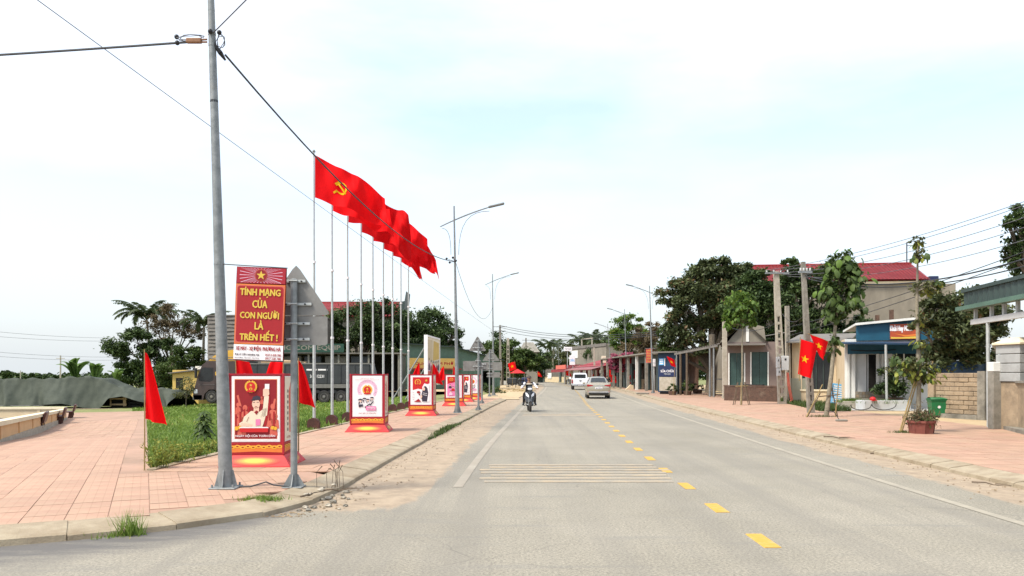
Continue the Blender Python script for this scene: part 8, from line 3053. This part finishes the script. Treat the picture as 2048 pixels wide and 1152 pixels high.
Y = 53.6
saloon('champagne beige saloon car driving away on the right lane', (W(1197.5, 0, Y).x, Y, 0.0), R(-3.5))
Y = 86.5
pickup('white double cab pickup driving away ahead of the beige saloon', (W(1161, 0, Y).x, Y, 0.0), R(-3))

def scooter(label, loc, rz=0, cat='motor scooter', body='scooter', group=None, lamps=True):
    """faces -y"""
    t = thing('motor_scooter', label, cat, loc, rz, group)
    for (y, nm) in ((-.64, 'front_wheel'), (.60, 'rear_wheel')):
        b = MB()
        r = .285
        b.lathe([(r * .68, -.04), (r * .9, -.055), (r, -.025), (r, .025), (r * .9, .055), (r * .68, .04)], 20, (0, 0, 0), 'x')
        w = b.build(nm, M['rubber'], t, smooth=True)
        w.location = (0, y, r)
        b = MB()
        b.lathe([(.03, -.05), (.06, -.04), (.06, .04), (.03, .05)], 10, (0, 0, 0), 'x')
        for k in range(5):
            a = 2 * math.pi * k / 5
            b.tube([(0, 0, 0), (0, r * .7 * math.cos(a), r * .7 * math.sin(a))], .014, 4)
        b.lathe([(r * .62, -.035), (r * .7, -.035), (r * .7, .035), (r * .62, .035)], 18, (0, 0, 0), 'x')
        b.build('rim', M['rim'], w)
    b = MB()
    for s in (-1, 1):
        b.tube([(s * .065, -.64, .285), (s * .065, -.55, .62)], .022, 6)
    b.build('fork', M['galv'], t)
    b = MB()
    b.grid(lambda a, c: ((a - .5) * .15, -.64 + .32 * math.cos(R(-10 + 150 * c)) * -1 if False else -.64 - .315 * math.cos(R(35 + 120 * c)), .285 + .315 * math.sin(R(35 + 120 * c)) - abs(a - .5) * .06), 4, 10)
    b.build('mudguard', M[body], t, smooth=True)
    b = MB()
    b.add([(0, -.66, .46), (.16, -.52, .42), (.24, -.40, .60), (.20, -.42, .86), (0, -.56, .92), (-.20, -.42, .86), (-.24, -.40, .60), (-.16, -.52, .42), (0, -.36, .40), (.2, -.32, .6), (.16, -.34, .88), (-.16, -.34, .88), (-.2, -.32, .6)],
          [(0, 1, 2, 3, 4), (0, 4, 5, 6, 7), (1, 8, 9, 2), (2, 9, 10, 3), (3, 10, 11, 5, 4), (5, 11, 12, 6), (6, 12, 8, 7), (0, 7, 8, 1), (8, 12, 11, 10, 9)])
    b.build('front_apron', M[body], t, smooth=50)
    for s in (-1, 1):
        b = MB()
        b.add([(s * .05, -.637, .62), (s * .17, -.535, .70), (s * .20, -.45, .84), (s * .13, -.52, .82), (s * .05, -.635, .72), (s * .10, -.5, .7)], [(0, 1, 2, 3, 4), (0, 5, 1), (1, 5, 2), (2, 5, 3), (3, 5, 4), (4, 5, 0)] if s > 0 else [(4, 3, 2, 1, 0), (1, 5, 0), (2, 5, 1), (3, 5, 2), (4, 5, 3), (0, 5, 4)])
        b.v = [(x, y - .03, z) for x, y, z in b.v]
        b.build('turn_light', M['lamp_glass'], t)
    b = MB()
    b.bevbox(-.13, .13, -.58, -.36, .93, 1.05, .05)
    b.grid(lambda a, c: ((a - .5) * .24 * (1 - .3 * c), -.58 + .1 * c, .98 + .15 * c), 2, 2)
    b.build('headlight_cowl', M[body], t, smooth=40)
    b = MB()
    b.ball((0, -.585, .985), (.10, .035, .055), 12, 6)
    b.build('headlight', M['lamp_glass'], t, smooth=True)
    b = MB()
    b.tube([(-.36, -.36, 1.0), (-.2, -.42, .99), (0, -.44, .98), (.2, -.42, .99), (.36, -.36, 1.0)], .016, 6)
    b.build('handlebar', M['black'], t)
    for s in (-1, 1):
        b = MB()
        b.tube([(s * .28, -.40, 1.0), (s * .32, -.42, 1.16)], .008, 4)
        b.ball((s * .33, -.42, 1.2), (.065, .02, .045), 10, 6)
        b.build('mirror', M['black'], t)
        b = MB()
        b.tube([(s * .2, -.3, .25), (s * .24, -.12, .27)], .02, 5)
        b.build('footrest', M['black'], t)
    b = MB()
    b.bevbox(-.17, .17, -.38, .10, .24, .34, .03)
    b.bevbox(-.16, .16, .05, .78, .30, .66, .08)
    b.add([(-.16, .4, .4), (.16, .4, .4), (.05, .98, .72), (-.05, .98, .72), (-.15, .1, .68), (.15, .1, .68)], [(0, 1, 2, 3), (4, 3, 2, 5), (0, 3, 4), (1, 5, 2), (0, 4, 5, 1)])
    b.build('rear_body', M[body], t, smooth=40)
    b = MB()
    b.bevbox(-.15, .15, .05, .80, .665, .75, .04)
    b.build('seat', M['black'], t, smooth=40)
    b = MB()
    b.bevbox(-.08, .08, .94, .99, .62, .70, .02)
    b.build('tail_lamp', M['tail_red'], t)
    b = MB()
    b.tube([(.18, .3, .25), (.2, .75, .32)], [.03, .05], 8)
    b.build('exhaust', M['galv'], t)
    return t
def person(label, loc, rz, P, mats, headwear='hair', group=None, face=True):
    """P: joints; the body is one continuous skin, grown round the skeleton"""
    t = thing('person', label, 'person', loc, rz, group)
    names = list(P)
    idx = {k: i for i, k in enumerate(names)}
    verts = [P[k][0] for k in names]
    rad = [P[k][1] for k in names]
    E_ = [('pelvis', 'waist'), ('waist', 'chest'), ('chest', 'neck'), ('neck', 'head0'), ('head0', 'head1'), ('head1', 'head2')]
    for s in ('l', 'r'):
        E_ += [('chest', 'sh' + s), ('sh' + s, 'el' + s), ('el' + s, 'wr' + s), ('wr' + s, 'palm' + s), ('pelvis', 'hip' + s), ('hip' + s, 'knee' + s), ('knee' + s, 'ank' + s), ('ank' + s, 'toe' + s)]
    edges = [(idx[a], idx[c]) for a, c in E_]
    for s in ('l', 'r'):
        pw, pp_ = Vector(P['wr' + s][0]), Vector(P['palm' + s][0])
        d = (pp_ - pw).normalized()
        sd_ = Vector((0, 0, 1)).cross(d)
        sd_ = sd_.normalized() if sd_.length > .1 else Vector((1, 0, 0))
        for k in range(4):
            o_ = (k - 1.5) * .020
            ln = (.062, .075, .070, .052)[k]
            a = len(verts)
            b0_ = pp_ + sd_ * o_ + d * .012
            verts += [tuple(b0_ + d * ln * .5 + Vector((0, 0, -.008))), tuple(b0_ + d * ln * .6 + Vector((0, 0, -.045)))]
            rad += [.0085, .0075]
            edges += [(idx['palm' + s], a), (a, a + 1)]
        a = len(verts)
        o_ = -1 if s == 'l' else 1
        verts += [tuple(pw.lerp(pp_, .5) + sd_ * .035 * o_), tuple(pp_ + sd_ * .04 * o_ + Vector((0, 0, -.03)))]
        rad += [.010, .009]
        edges += [(idx['wr' + s], a), (a, a + 1)]
    me = bpy.data.meshes.new('body')
    me.from_pydata([tuple(v) for v in verts], edges, [])
    o = bpy.data.objects.new('body', me)
    C.objects.link(o)
    md = o.modifiers.new('skin', 'SKIN')
    for i, r_ in enumerate(rad):
        rr_ = r_ if hasattr(r_, '__len__') else (r_, r_)
        me.skin_vertices[0].data[i].radius = rr_
    me.skin_vertices[0].data[idx['pelvis']].use_root = True
    md.use_smooth_shade = True
    sb_ = o.modifiers.new('sub', 'SUBSURF')
    sb_.levels = sb_.render_levels = 2
    dg = bpy.context.evaluated_depsgraph_get()
    m2 = bpy.data.meshes.new_from_object(o.evaluated_get(dg))
    bpy.data.objects.remove(o)
    m2.name = 'body'
    m2.materials.clear()
    for k in ('skin', 'top', 'sleeve', 'trousers', 'shoe'):
        m2.materials.append(M[mats[k]])
    keyp = [('head0', 'head2', 0), ('neck', 'head0', 0), ('waist', 'chest', 1), ('pelvis', 'waist', 1)]
    for s in ('l', 'r'):
        keyp += [('chest', 'sh' + s, 1), ('sh' + s, 'el' + s, 2), ('el' + s, 'wr' + s, 2), ('wr' + s, 'palm' + s, 0), ('hip' + s, 'knee' + s, 3), ('knee' + s, 'ank' + s, 3), ('ank' + s, 'toe' + s, 4), ('pelvis', 'hip' + s, 3)]
    segs = [(Vector(P[a][0]), Vector(P[c][0]), k) for a, c, k in keyp]
    for pl in m2.polygons:
        c = pl.center
        best, bk = 9, 0
        for a, e, k in segs:
            ab = e - a
            q = max(0, min(1, (c - a).dot(ab) / max(1e-9, ab.length_squared)))
            d = (c - (a + ab * q)).length
            if d < best:
                best, bk = d, k
        pl.material_index = bk
        pl.use_smooth = True
    ob = bpy.data.objects.new('body', m2)
    C.objects.link(ob)
    ob.parent = t
    hc = (Vector(P['head0'][0]) + Vector(P['head2'][0])) / 2
    if headwear == 'cap':
        b = MB()
        b.grid(lambda a, c: (hc.x + .098 * math.cos(a * 6.2832) * math.cos(c * 1.5708), hc.y + .01 + .112 * math.sin(a * 6.2832) * math.cos(c * 1.5708), hc.z + .035 + .10 * math.sin(c * 1.5708)), 16, 6)
        b.add([(hc.x - .07, hc.y - .10, hc.z + .045), (hc.x + .07, hc.y - .10, hc.z + .045), (hc.x + .05, hc.y - .18, hc.z + .03), (hc.x - .05, hc.y - .18, hc.z + .03)], [(0, 1, 2, 3)])
        b.build('cap', M['cap'], t, smooth=50)
    else:
        b = MB()
        b.grid(lambda a, c: (hc.x + .094 * math.cos(a * 6.2832) * math.cos(c * 1.5708), hc.y + .02 + .108 * math.sin(a * 6.2832) * math.cos(c * 1.5708), hc.z + .02 + .11 * math.sin(c * 1.5708)), 16, 6)
        b.build('hair', M['hair'], t, smooth=60)
    if face:
        for s in (-1, 1):
            b = MB()
            b.ball((hc.x + s * .033, hc.y - .088, hc.z + .005), (.014, .01, .008), 8, 5)
            b.build('eye', M['ink'], t)
            b = MB()
            b.ball((hc.x + s * .088, hc.y + .01, hc.z), (.014, .022, .032), 8, 5)
            b.build('ear', M['skin'], t, smooth=True)
        b = MB()
        b.add([(hc.x - .013, hc.y - .09, hc.z - .035), (hc.x + .013, hc.y - .09, hc.z - .035), (hc.x, hc.y - .118, hc.z - .032), (hc.x, hc.y - .093, hc.z + .012)], [(0, 1, 2), (0, 2, 3), (1, 3, 2)])
        b.build('nose', M['skin'], t)
        b = MB()
        b.ball((hc.x, hc.y - .085, hc.z - .06), (.026, .01, .007), 8, 5)
        b.build('mouth', M['red_print'], t)
    return t
RIDER = {'pelvis': ((0, .24, .82), .13), 'waist': ((0, .22, .98), (.145, .11)), 'chest': ((0, .15, 1.16), (.165, .12)), 'neck': ((0, .10, 1.31), .055), 'head0': ((0, .07, 1.38), .068), 'head1': ((0, .055, 1.44), .085), 'head2': ((0, .06, 1.505), .07),
         'shl': ((-.19, .13, 1.25), .068), 'ell': ((-.34, -.05, 1.04), .050), 'wrl': ((-.34, -.30, 1.01), .033), 'palml': ((-.335, -.37, 1.015), .030),
         'shr': ((.19, .13, 1.25), .068), 'elr': ((.34, -.05, 1.04), .050), 'wrr': ((.34, -.30, 1.01), .033), 'palmr': ((.335, -.37, 1.015), .030),
         'hipl': ((-.10, .20, .80), .10), 'kneel': ((-.23, -.17, .76), .075), 'ankl': ((-.25, -.06, .36), .050), 'toel': ((-.29, -.24, .28), .040),
         'hipr': ((.10, .20, .80), .10), 'kneer': ((.23, -.17, .76), .075), 'ankr': ((.25, -.06, .36), .050), 'toer': ((.29, -.24, .28), .040)}
Y = 35.4
lx = W(1058.5, 0, Y).x
scooter('grey and black motor scooter coming toward the camera in the left lane', (lx, Y, 0), R(2))
rd = person('scooter rider in a black top with white sleeves and a brown cap', (lx, Y, 0), R(2), RIDER, {'skin': 'skin', 'top': 'black_cloth', 'sleeve': 'white_cloth', 'trousers': 'black_cloth', 'shoe': 'black'}, 'cap')
b = MB()
b.grid(lambda a, c: ((a - .5) * .25, .018 - .035 * math.cos((a - .5) * 2.4) + .01, 1.185 + .05 * c), 6, 2)
b.build('chest_print', M['cream_print'], rd)
Y = 76
lx = W(1214, 0, Y).x
scooter('dark motor scooter riding away just beyond the beige saloon', (lx, Y, 0), R(180), body='black')
person('person in dark clothes riding a scooter away beyond the beige saloon', (lx, Y, 0), R(180), RIDER, {'skin': 'skin', 'top': 'black_cloth', 'sleeve': 'black_cloth', 'trousers': 'black_cloth', 'shoe': 'black'}, 'hair', face=True)
proto = None
SC = [(1032, 772, 'dark motor scooter parked in front of the red stall canopy', 60), (1040, 770, 'motor scooter parked right of the red stall canopy', 80), (1046, 767, 'motor scooter parked furthest right on the left roadside', 40), (1136, 766, 'motor scooter parked left of the white pickup', 150), (1142, 766.5, 'motor scooter parked close behind the white pickup', 200), (1250, 768, 'motor scooter parked under the pink bougainvillea', 100), (1330, 781, 'motor scooter parked before the blue kiosk', 120)]
for i, (u, v, lab, a) in enumerate(SC):
    Y = min(150, F * 1.5 / (v - V0 + .01))
    p = base(u, Y)
    if proto is None:
        proto = scooter(lab, p, R(a), group='parked motor scooters')
    else:
        dup(proto, p, R(a), lab)

# ================================================================== FAR SHOPS AND ROADSIDE
# grey wall and gate across the bend
f = Fac('sheet_wall', 'long grey corrugated sheet wall with a cream base facing the road bend', 'wall', 1086, 186, 1160, 178)
_, zT = f.at(1110, 738)
b = MB()
nx = 120
for i in range(nx):
    a, c = f.w * i / nx, f.w * (i + 1) / nx
    b.poly([(a, .06 * (i % 2), 1.0), (c, .06 * ((i + 1) % 2), 1.0), (c, .06 * ((i + 1) % 2), zT), (a, .06 * (i % 2), zT)])
b.build('sheet', M['grey_slab'], f.t)
f.box('base', 'cream_wall', 0, f.w, -.08, .3, -.2, 1.05)
x0, x1, z0, z1 = f.rect(1096, 746, 1104, 757)
f.box('white_board', 'white_wall', x0, x1, -.2, -.1, z0, z1)
for u in (1087, 1120):
    x = f.at(u, 750)[0]
    f.box('post', 'dark_green_sheet', x, x + .5, -.3, .2, -.2, zT - .2)
f = Fac('gateway', 'dark gateway posts at the end of the left roadside', 'gate', 1046, 170, 1086, 176)
_, zT = f.at(1070, 741)
for u in (1052, 1058, 1068, 1076, 1083):
    x = f.at(u, 750)[0]
    f.box('post', 'dark_green_sheet' if u % 4 else 'bark', x, x + .6, 0, .5, -.1, zT - rng.uniform(0, .6))
f.box('lintel', 'dark_green_sheet', f.at(1074, 745)[0], f.at(1084, 745)[0], -.1, .6, zT - .05, zT + .3)
f.box('white_wall', 'white_wall', f.at(1056, 750)[0], f.at(1066, 750)[0], .7, .9, -.1, zT * .75)
f = Fac('hipped_house', 'far house with a grey hipped roof above the trees at the left bend', 'house', 1036, 165, 1080, 165)
x0, x1, z0, z1 = f.rect(1036, 683, 1080, 704)
f.box('wall', 'grey_render', x0 + .5, x1 - .5, 1, 8, -.2, z0)
b = MB()
xm = (x0 + x1) / 2
b.add([(x0, 0, z0), (x1, 0, z0), (x1, 9, z0), (x0, 9, z0), (xm - 1.0, 4.5, z1), (xm + 1.0, 4.5, z1)], [(0, 1, 5, 4), (1, 2, 5), (2, 3, 4, 5), (3, 0, 4), (3, 2, 1, 0)])
b.build('roof', M['concrete_dark'], f.t)
# red stall canopy on the left roadside
q = base(1035, 100)
t = thing('market_stall', 'roadside stall with a small red canopy beside the orange star flag', 'stall', q)
b = MB()
b.add([(-1.0, -.8, 1.7), (1.0, -.8, 1.7), (1.0, .8, 1.7), (-1.0, .8, 1.7), (0, 0, 2.25)], [(0, 1, 4), (1, 2, 4), (2, 3, 4), (3, 0, 4), (3, 2, 1, 0)])
b.build('canopy', M['bright_red'], t)
for x in (-.9, .9):
    for y in (-.7, .7):
        b = MB()
        b.tube([(x, y, 0), (x, y, 1.7)], .03, 5)
        b.build('leg', M['galv'], t)
b = MB()
b.bevbox(-.9, .9, -.6, .6, .7, .85, .02)
b.build('counter', M['dark'], t)
for i, (u, v, Y, lab, m_) in enumerate(((1024, 772, 96, 'dark covered cart standing left of the stall', 'truck_bed'), (1052, 768, 108, 'blue covered bundle beside the parked scooters', 'navy'))):
    q = base(u, Y)
    t = thing('covered_cart', lab, 'cart', q)
    b = MB()
    b.bevbox(-.6, .6, -.5, .5, .35, 1.15, .12)
    b.build('cover', M[m_], t, smooth=30)
    for x in (-.45, .45):
        b = MB()
        b.lathe([(.05, -.04), (.22, -.04), (.22, .04), (.05, .04)], 14, (x, -.3, .22), 'x')
        b.build('wheel', M['rubber'], t)
# grey flat building with rooftop and signs
f = Fac('grey_shop', 'flat roofed grey rendered building behind the red roofed shops', 'building', 1143, 150, 1212, 132)
_, zT = f.at(1150, 694)
f.box('wall', 'grey_render', 0, f.w, 0, 14, 0, zT)
f.box('parapet', 'grey_slab', -.15, f.w + .15, -.12, -.002, zT - .4, zT + .1)
x0, x1, z0, z1 = f.rect(1144, 702, 1156, 716)
f.box('window', 'white_wall', x0, x1, -.08, -.003, z0, z1)
x0, x1, z0, z1 = f.rect(1152, 676, 1172, 692)
for x in (x0, x1):
    f.box('roof_post', 'concrete', x, x + .2, 1, 1.2, zT, zT + 1.3)
f.box('roof_beam', 'concrete', x0 - .2, x1 + .4, 1, 1.2, zT + 1.3, zT + 1.45)
# red roofed shops
f = Fac('red_shop', 'shop with a sloping faded red roof and dark red front, opposite the cars', 'shop', 1160, 128, 1222, 104)
zl, zr_ = f.at(1162, 730)[1], f.at(1218, 712)[1]
f.wall('front_wall', 'dark_red', 0, f.w, 0, min(zl, zr_), [(f.w * (.06 + .19 * k), f.w * (.20 + .19 * k), 0, 2.3) for k in range(5)], .2)
f.box('back_wall', 'dark', 0, f.w, 4, 4.2, 0, zl)
tin_roof(f.t, -.5, f.w + .5, -1.0, 6, zl - .4, zr_ + .6, pitch=.4)
M['faded_red'] = mat('faded_red_sheet', (0.24, 0.085, 0.08), (0.18, 0.06, 0.058), 1.2, rough=0.6)
b = MB()
b.add([(-.3, -2.6, 2.35), (f.w + .3, -2.6, 2.35), (f.w + .3, 0, 3.0), (-.3, 0, 3.0), (-.3, -2.6, 2.27), (f.w + .3, -2.6, 2.27), (f.w + .3, 0, 2.92), (-.3, 0, 2.92)], [(0, 1, 2, 3), (7, 6, 5, 4), (0, 4, 5, 1)])
b.build('awning', M['faded_red'], f.t)
for k in range(6):
    b = MB()
    x = f.w * k / 5
    b.tube([(x, -2.5, 0), (x, -2.5, 2.3)], .05, 6)
    b.build('post', M['galv_light'], f.t)
for k in range(5):
    x = f.w * (.13 + .19 * k)
    f.box('goods', ['salmon', 'cream_wall', 'white_wall', 'orange_print', 'concrete'][k], x - .5, x + .4, .5, 1.3, 0, .9 + .5 * (k % 3), bev=.06)
f = Fac('awning_shop', 'low shop with a dark red awning beyond the white pickup', 'shop', 1128, 150, 1160, 132)
f.wall('front_wall', 'cream_wall', 0, f.w, 0, 3.0, [(f.w * .1, f.w * .42, 0, 2.4), (f.w * .5, f.w * .9, 0, 2.4)], .2)
f.box('back_wall', 'dark', 0, f.w, 4, 4.2, 0, 3)
b = MB()
b.add([(-.3, -2.4, 2.5), (f.w + .3, -2.4, 2.5), (f.w + .3, .4, 3.4), (-.3, .4, 3.4), (-.3, -2.4, 2.1), (f.w + .3, -2.4, 2.1)], [(0, 1, 2, 3), (4, 5, 1, 0), (3, 2, 1, 0)])
b.build('awning', M['dark_red'], f.t)
f.box('signboard', 'salmon', f.w * .3, f.w * .95, -2.3, -2.2, 2.6, 3.3)
f = Fac('dark_shop_row', 'row of dark open fronted shops under the bougainvillea', 'shop', 1222, 101, 1318, 74)
f.wall('front_wall', 'dark_green_sheet', 0, f.w, 0, 3.4, [(f.w * (.03 + .16 * k), f.w * (.15 + .16 * k), 0, 2.7) for k in range(6)], .2)
f.box('back_wall', 'brick_dark', 0, f.w, 3.5, 3.7, 0, 3.4)
f.box('fascia', 'dark_red', 0, f.w * .5, -.25, -.01, 2.75, 3.35)
b = MB()
b.prism([(-.3, 3.4), (f.w + .3, 3.4), (f.w + .3, 3.52), (-.3, 3.52)], -1.5, 5)
b.build('roof', M['concrete_dark'], f.t)
for k in range(7):
    x = f.w * k / 6
    f.box('pillar', 'white_wall' if k == 5 else 'concrete_dark', x - .12, x + .12, -1.3, -1.06, 0, 3.4)
for k in range(12):
    x = f.w * (.05 + .075 * k)
    f.box('goods', ['concrete', 'grey_render', 'cream_wall', 'terracotta', 'timber'][k % 5], x - .25, x + .3, .6, 1.2, 0, .6 + .45 * ((k * 7) % 4), bev=.05)
# blue kiosk
f = Fac('blue_kiosk', 'dark blue kiosk with a navy lettered sign and pale panel beneath', 'kiosk', 1316, 62.5, 1353, 61.5)
xk0, xk1, z0, z1 = f.rect(1316, 706, 1353, 776)
zr3 = f.at(1320, 706)[1]
f.box('wall', 'blue_dark', 0, f.w, 0, 2, .15, zr3)
f.box('roof', 'grey_slab', -.3, f.w + .3, -.5, 2.2, zr3, zr3 + .1)
x0, x1, z0, z1 = f.rect(1320, 732, 1353, 753)
sb = f.box('signboard', 'navy', x0, x1, -.14, -.01, z0, z1)
text('SỬA CHỮA', (x1 - x0) * .8, (z1 - z0) * .3, M['white'], f.t, ((x0 + x1) / 2, -.145, z0 + (z1 - z0) * .55), bold=.02)
text('ĐIỆN LẠNH', (x1 - x0) * .4, (z1 - z0) * .16, M['box_grey'], f.t, ((x0 + x1) / 2, -.145, z0 + (z1 - z0) * .24), bold=.02)
x0, x1, z0, z1 = f.rect(1320, 754, 1353, 775)
f.box('pale_panel', 'concrete', x0, x1, -.12, -.01, .25, z1)
x0, x1, z0, z1 = f.rect(1319, 717, 1328, 730)
f.box('notice', 'sky_blue', x0, x1, -.06, -.005, z0, z1)
for j in range(3):
    f.box('notice_line', 'white', x0 + .05, x1 - .05, -.07, -.062, z0 + .08 + .14 * j, z0 + .15 + .14 * j)
f.box('light_tube', 'white', f.at(1329.5, 720)[0], f.at(1331, 720)[0], -.08, -.005, z0 - .1, z1)
f.box('foot', 'black', .1, f.w - .1, .1, 1.8, 0, .15)
# orange slogan banner on the right lamp post
def street_banner(label, u0, v0, u1, v1, Y, m, ln, lm='yellow_print'):
    c = W((u0 + u1) / 2, (v0 + v1) / 2, Y)
    t = thing('street_banner', label, 'banner', c, R(0))
    w_, h_ = (u1 - u0) * Y / F, (v1 - v0) * Y / F
    b = MB()
    b.grid(lambda a, q: ((a - .5) * w_, .03 * math.sin(q * 8 + a * 3), (q - .5) * h_), 4, 10)
    b.build('cloth', M[m], t)
    n_ = len(ln)
    for i, s_ in enumerate(ln):
        text(s_, w_ * .72, h_ / n_ * .42, M[lm], t, (0, -.045, h_ * (.5 - (i + .75) / (n_ + .5))), bold=.03)
    for z in (-h_ / 2, h_ / 2):
        b = MB()
        b.tube([(-w_ / 2 - .05, 0, z), (w_ / 2 + .25, .02, z)], .018, 5)
        b.build('hanging_rod', M['galv'], t)
    return t
street_banner('faded orange slogan banner hung on a right hand street lamp', 1292, 697, 1305, 726, 65.6, 'salmon', ('TÍNH MẠNG', 'CỦA', 'CON NGƯỜI', 'LÀ', 'TRÊN HẾT'), 'yellow_print')
c = W(1298.5, 729, 65.55)
# shop signs on posts
def post_sign(label, u0, v0, u1, v1, ub, vb, Y, m, txt, tm, cat='sign'):
    q = base(ub, Y)
    t = thing('shop_sign', label, cat, q)
    k = Y / F
    x0, x1 = (u0 - ub) * k, (u1 - ub) * k
    z0, z1 = H - (v1 - V0) * k - q.z, H - (v0 - V0) * k - q.z
    b = MB()
    b.bevbox(x0, x1, -.08, .08, z0, z1, .02)
    b.build('board', M[m], t)
    b = MB()
    xp = min(max(0, x0 + .1), x1 - .1)
    b.tube([(xp, .1, 0), (xp, .1, z1)], .06, 6)
    b.build('post', M['galv_light'], t)
    if txt:
        text(txt, (x1 - x0) * .75, (z1 - z0) * .35, M[tm], t, ((x0 + x1) / 2, -.085, (z0 + z1) / 2), bold=.02)
post_sign('white board sign raised high on a post before the flat grey building', 1128, 694, 1144, 702, 1135, 764, 135, 'white', 'TẠP HOÁ', 'ink')
post_sign('tall white hanging sign left of the red shop roof', 1139, 711, 1150, 730, 1146, 765, 126, 'white', 'SƠN', 'sky_blue')
post_sign('small cream sign over the red shop awning', 1203, 712, 1212, 726, 1207, 766, 106, 'cream_print', 'GAS', 'ink')
post_sign('narrow white notice board hung on the right street lamp below the banner', 1306, 718, 1311, 733, 1308, 780, 66.5, 'white', '', 'ink')
# small plain flags in front of the far shops
for i, (u, vt, vb_, Y, lab, d_) in enumerate(((1132, 733, 764, 128, 'small orange red flag at the far left of the shops', 1), (1218, 732, 766, 103, 'cluster flag hanging before the cream sign', 1), (1240, 717, 766, 92, 'round red flag raised beside the bougainvillea', 1), (1272, 731, 768, 88, 'red flag in front of the dark shop row', -1), (1222, 742, 767, 99, 'low red flag by the middle street lamp', 1), (1183, 740, 766, 112, 'orange red flag between the pickup and the saloon', 1), (1075, 742, 765, 160, 'tiny red flag at the far gateway', 1))):
    q = base(u, Y)
    hg = (vb_ - vt) * Y / F
    small_flag(lab, q, hg, .95, .9, (0, 0), d_, amp=.08, group='small red flags along the far shops', ph=i, starred=True, neck=.9)
# bench table, concrete lump, kerbside odds and ends
q = base(1264, 88)
t = thing('red_table', 'dark red roadside table behind the yellow concrete lump', 'table', q)
b = MB()
b.bevbox(-.5, .5, -.3, .3, .55, .66, .02)
b.build('top', M['red_print'], t)
for x in (-.42, .42):
    for y in (-.22, .22):
        b = MB()
        b.box(x - .04, x + .04, y - .04, y + .04, 0, .55)
        b.build('leg', M['dark_red'], t)
q = base(1259, 82)
b = MB()
b.prism([(-.42, 0), (.36, 0), (.36, .42), (.1, .5), (-.2, .2)], -.3, .3)
o = b.build('concrete_lump', M['cream_wall'])
o.location = q
tag(o, 'broken yellowish concrete lump at the right kerb by a street lamp', 'concrete block')
q = base(1285, 62)
b = MB()
b.bevbox(-.5, .5, -.18, .18, 0, .12, .03)
o = b.build('kerb_lump', M['concrete_dark'])
o.location = q
tag(o, 'flat dark slab lying on the right pavement beyond the saloon', 'slab')
# dry bush at the forecourt on the left
tree('shrub', 'low green bush at the end of the left pavement', 1000, 60, [(995, 786, 12, 8), (1006, 789, 8, 5)], 'lf_mid', 900, .16, .03, cat='shrub', limbs=False)
tree('shrub', 'low scrub behind the furthest poster stand', 975, 66, [(972, 778, 16, 9), (990, 780, 10, 7)], 'lf_dark', 1100, .2, .03, cat='shrub', limbs=False)
for (u, v, lab) in ((1012, 781, 'dry yellow branches piled on the sandy forecourt'), (1030, 784, 'second pile of dry branches nearer the road')):
    p = gp(u, v)
    b = MB()
    for k in range(26):
        x, y = rng.normal(0, 1.0), rng.normal(0, .6)
        a = rng.uniform(0, 6.28)
        b.tube([(x, y, .05), (x + math.cos(a) * .8, y + math.sin(a) * .8, rng.uniform(.05, .3))], .015, 4)
    o = b.build('brushwood', M['bamboo'])
    o.location = p
    tag(o, lab, 'brushwood')
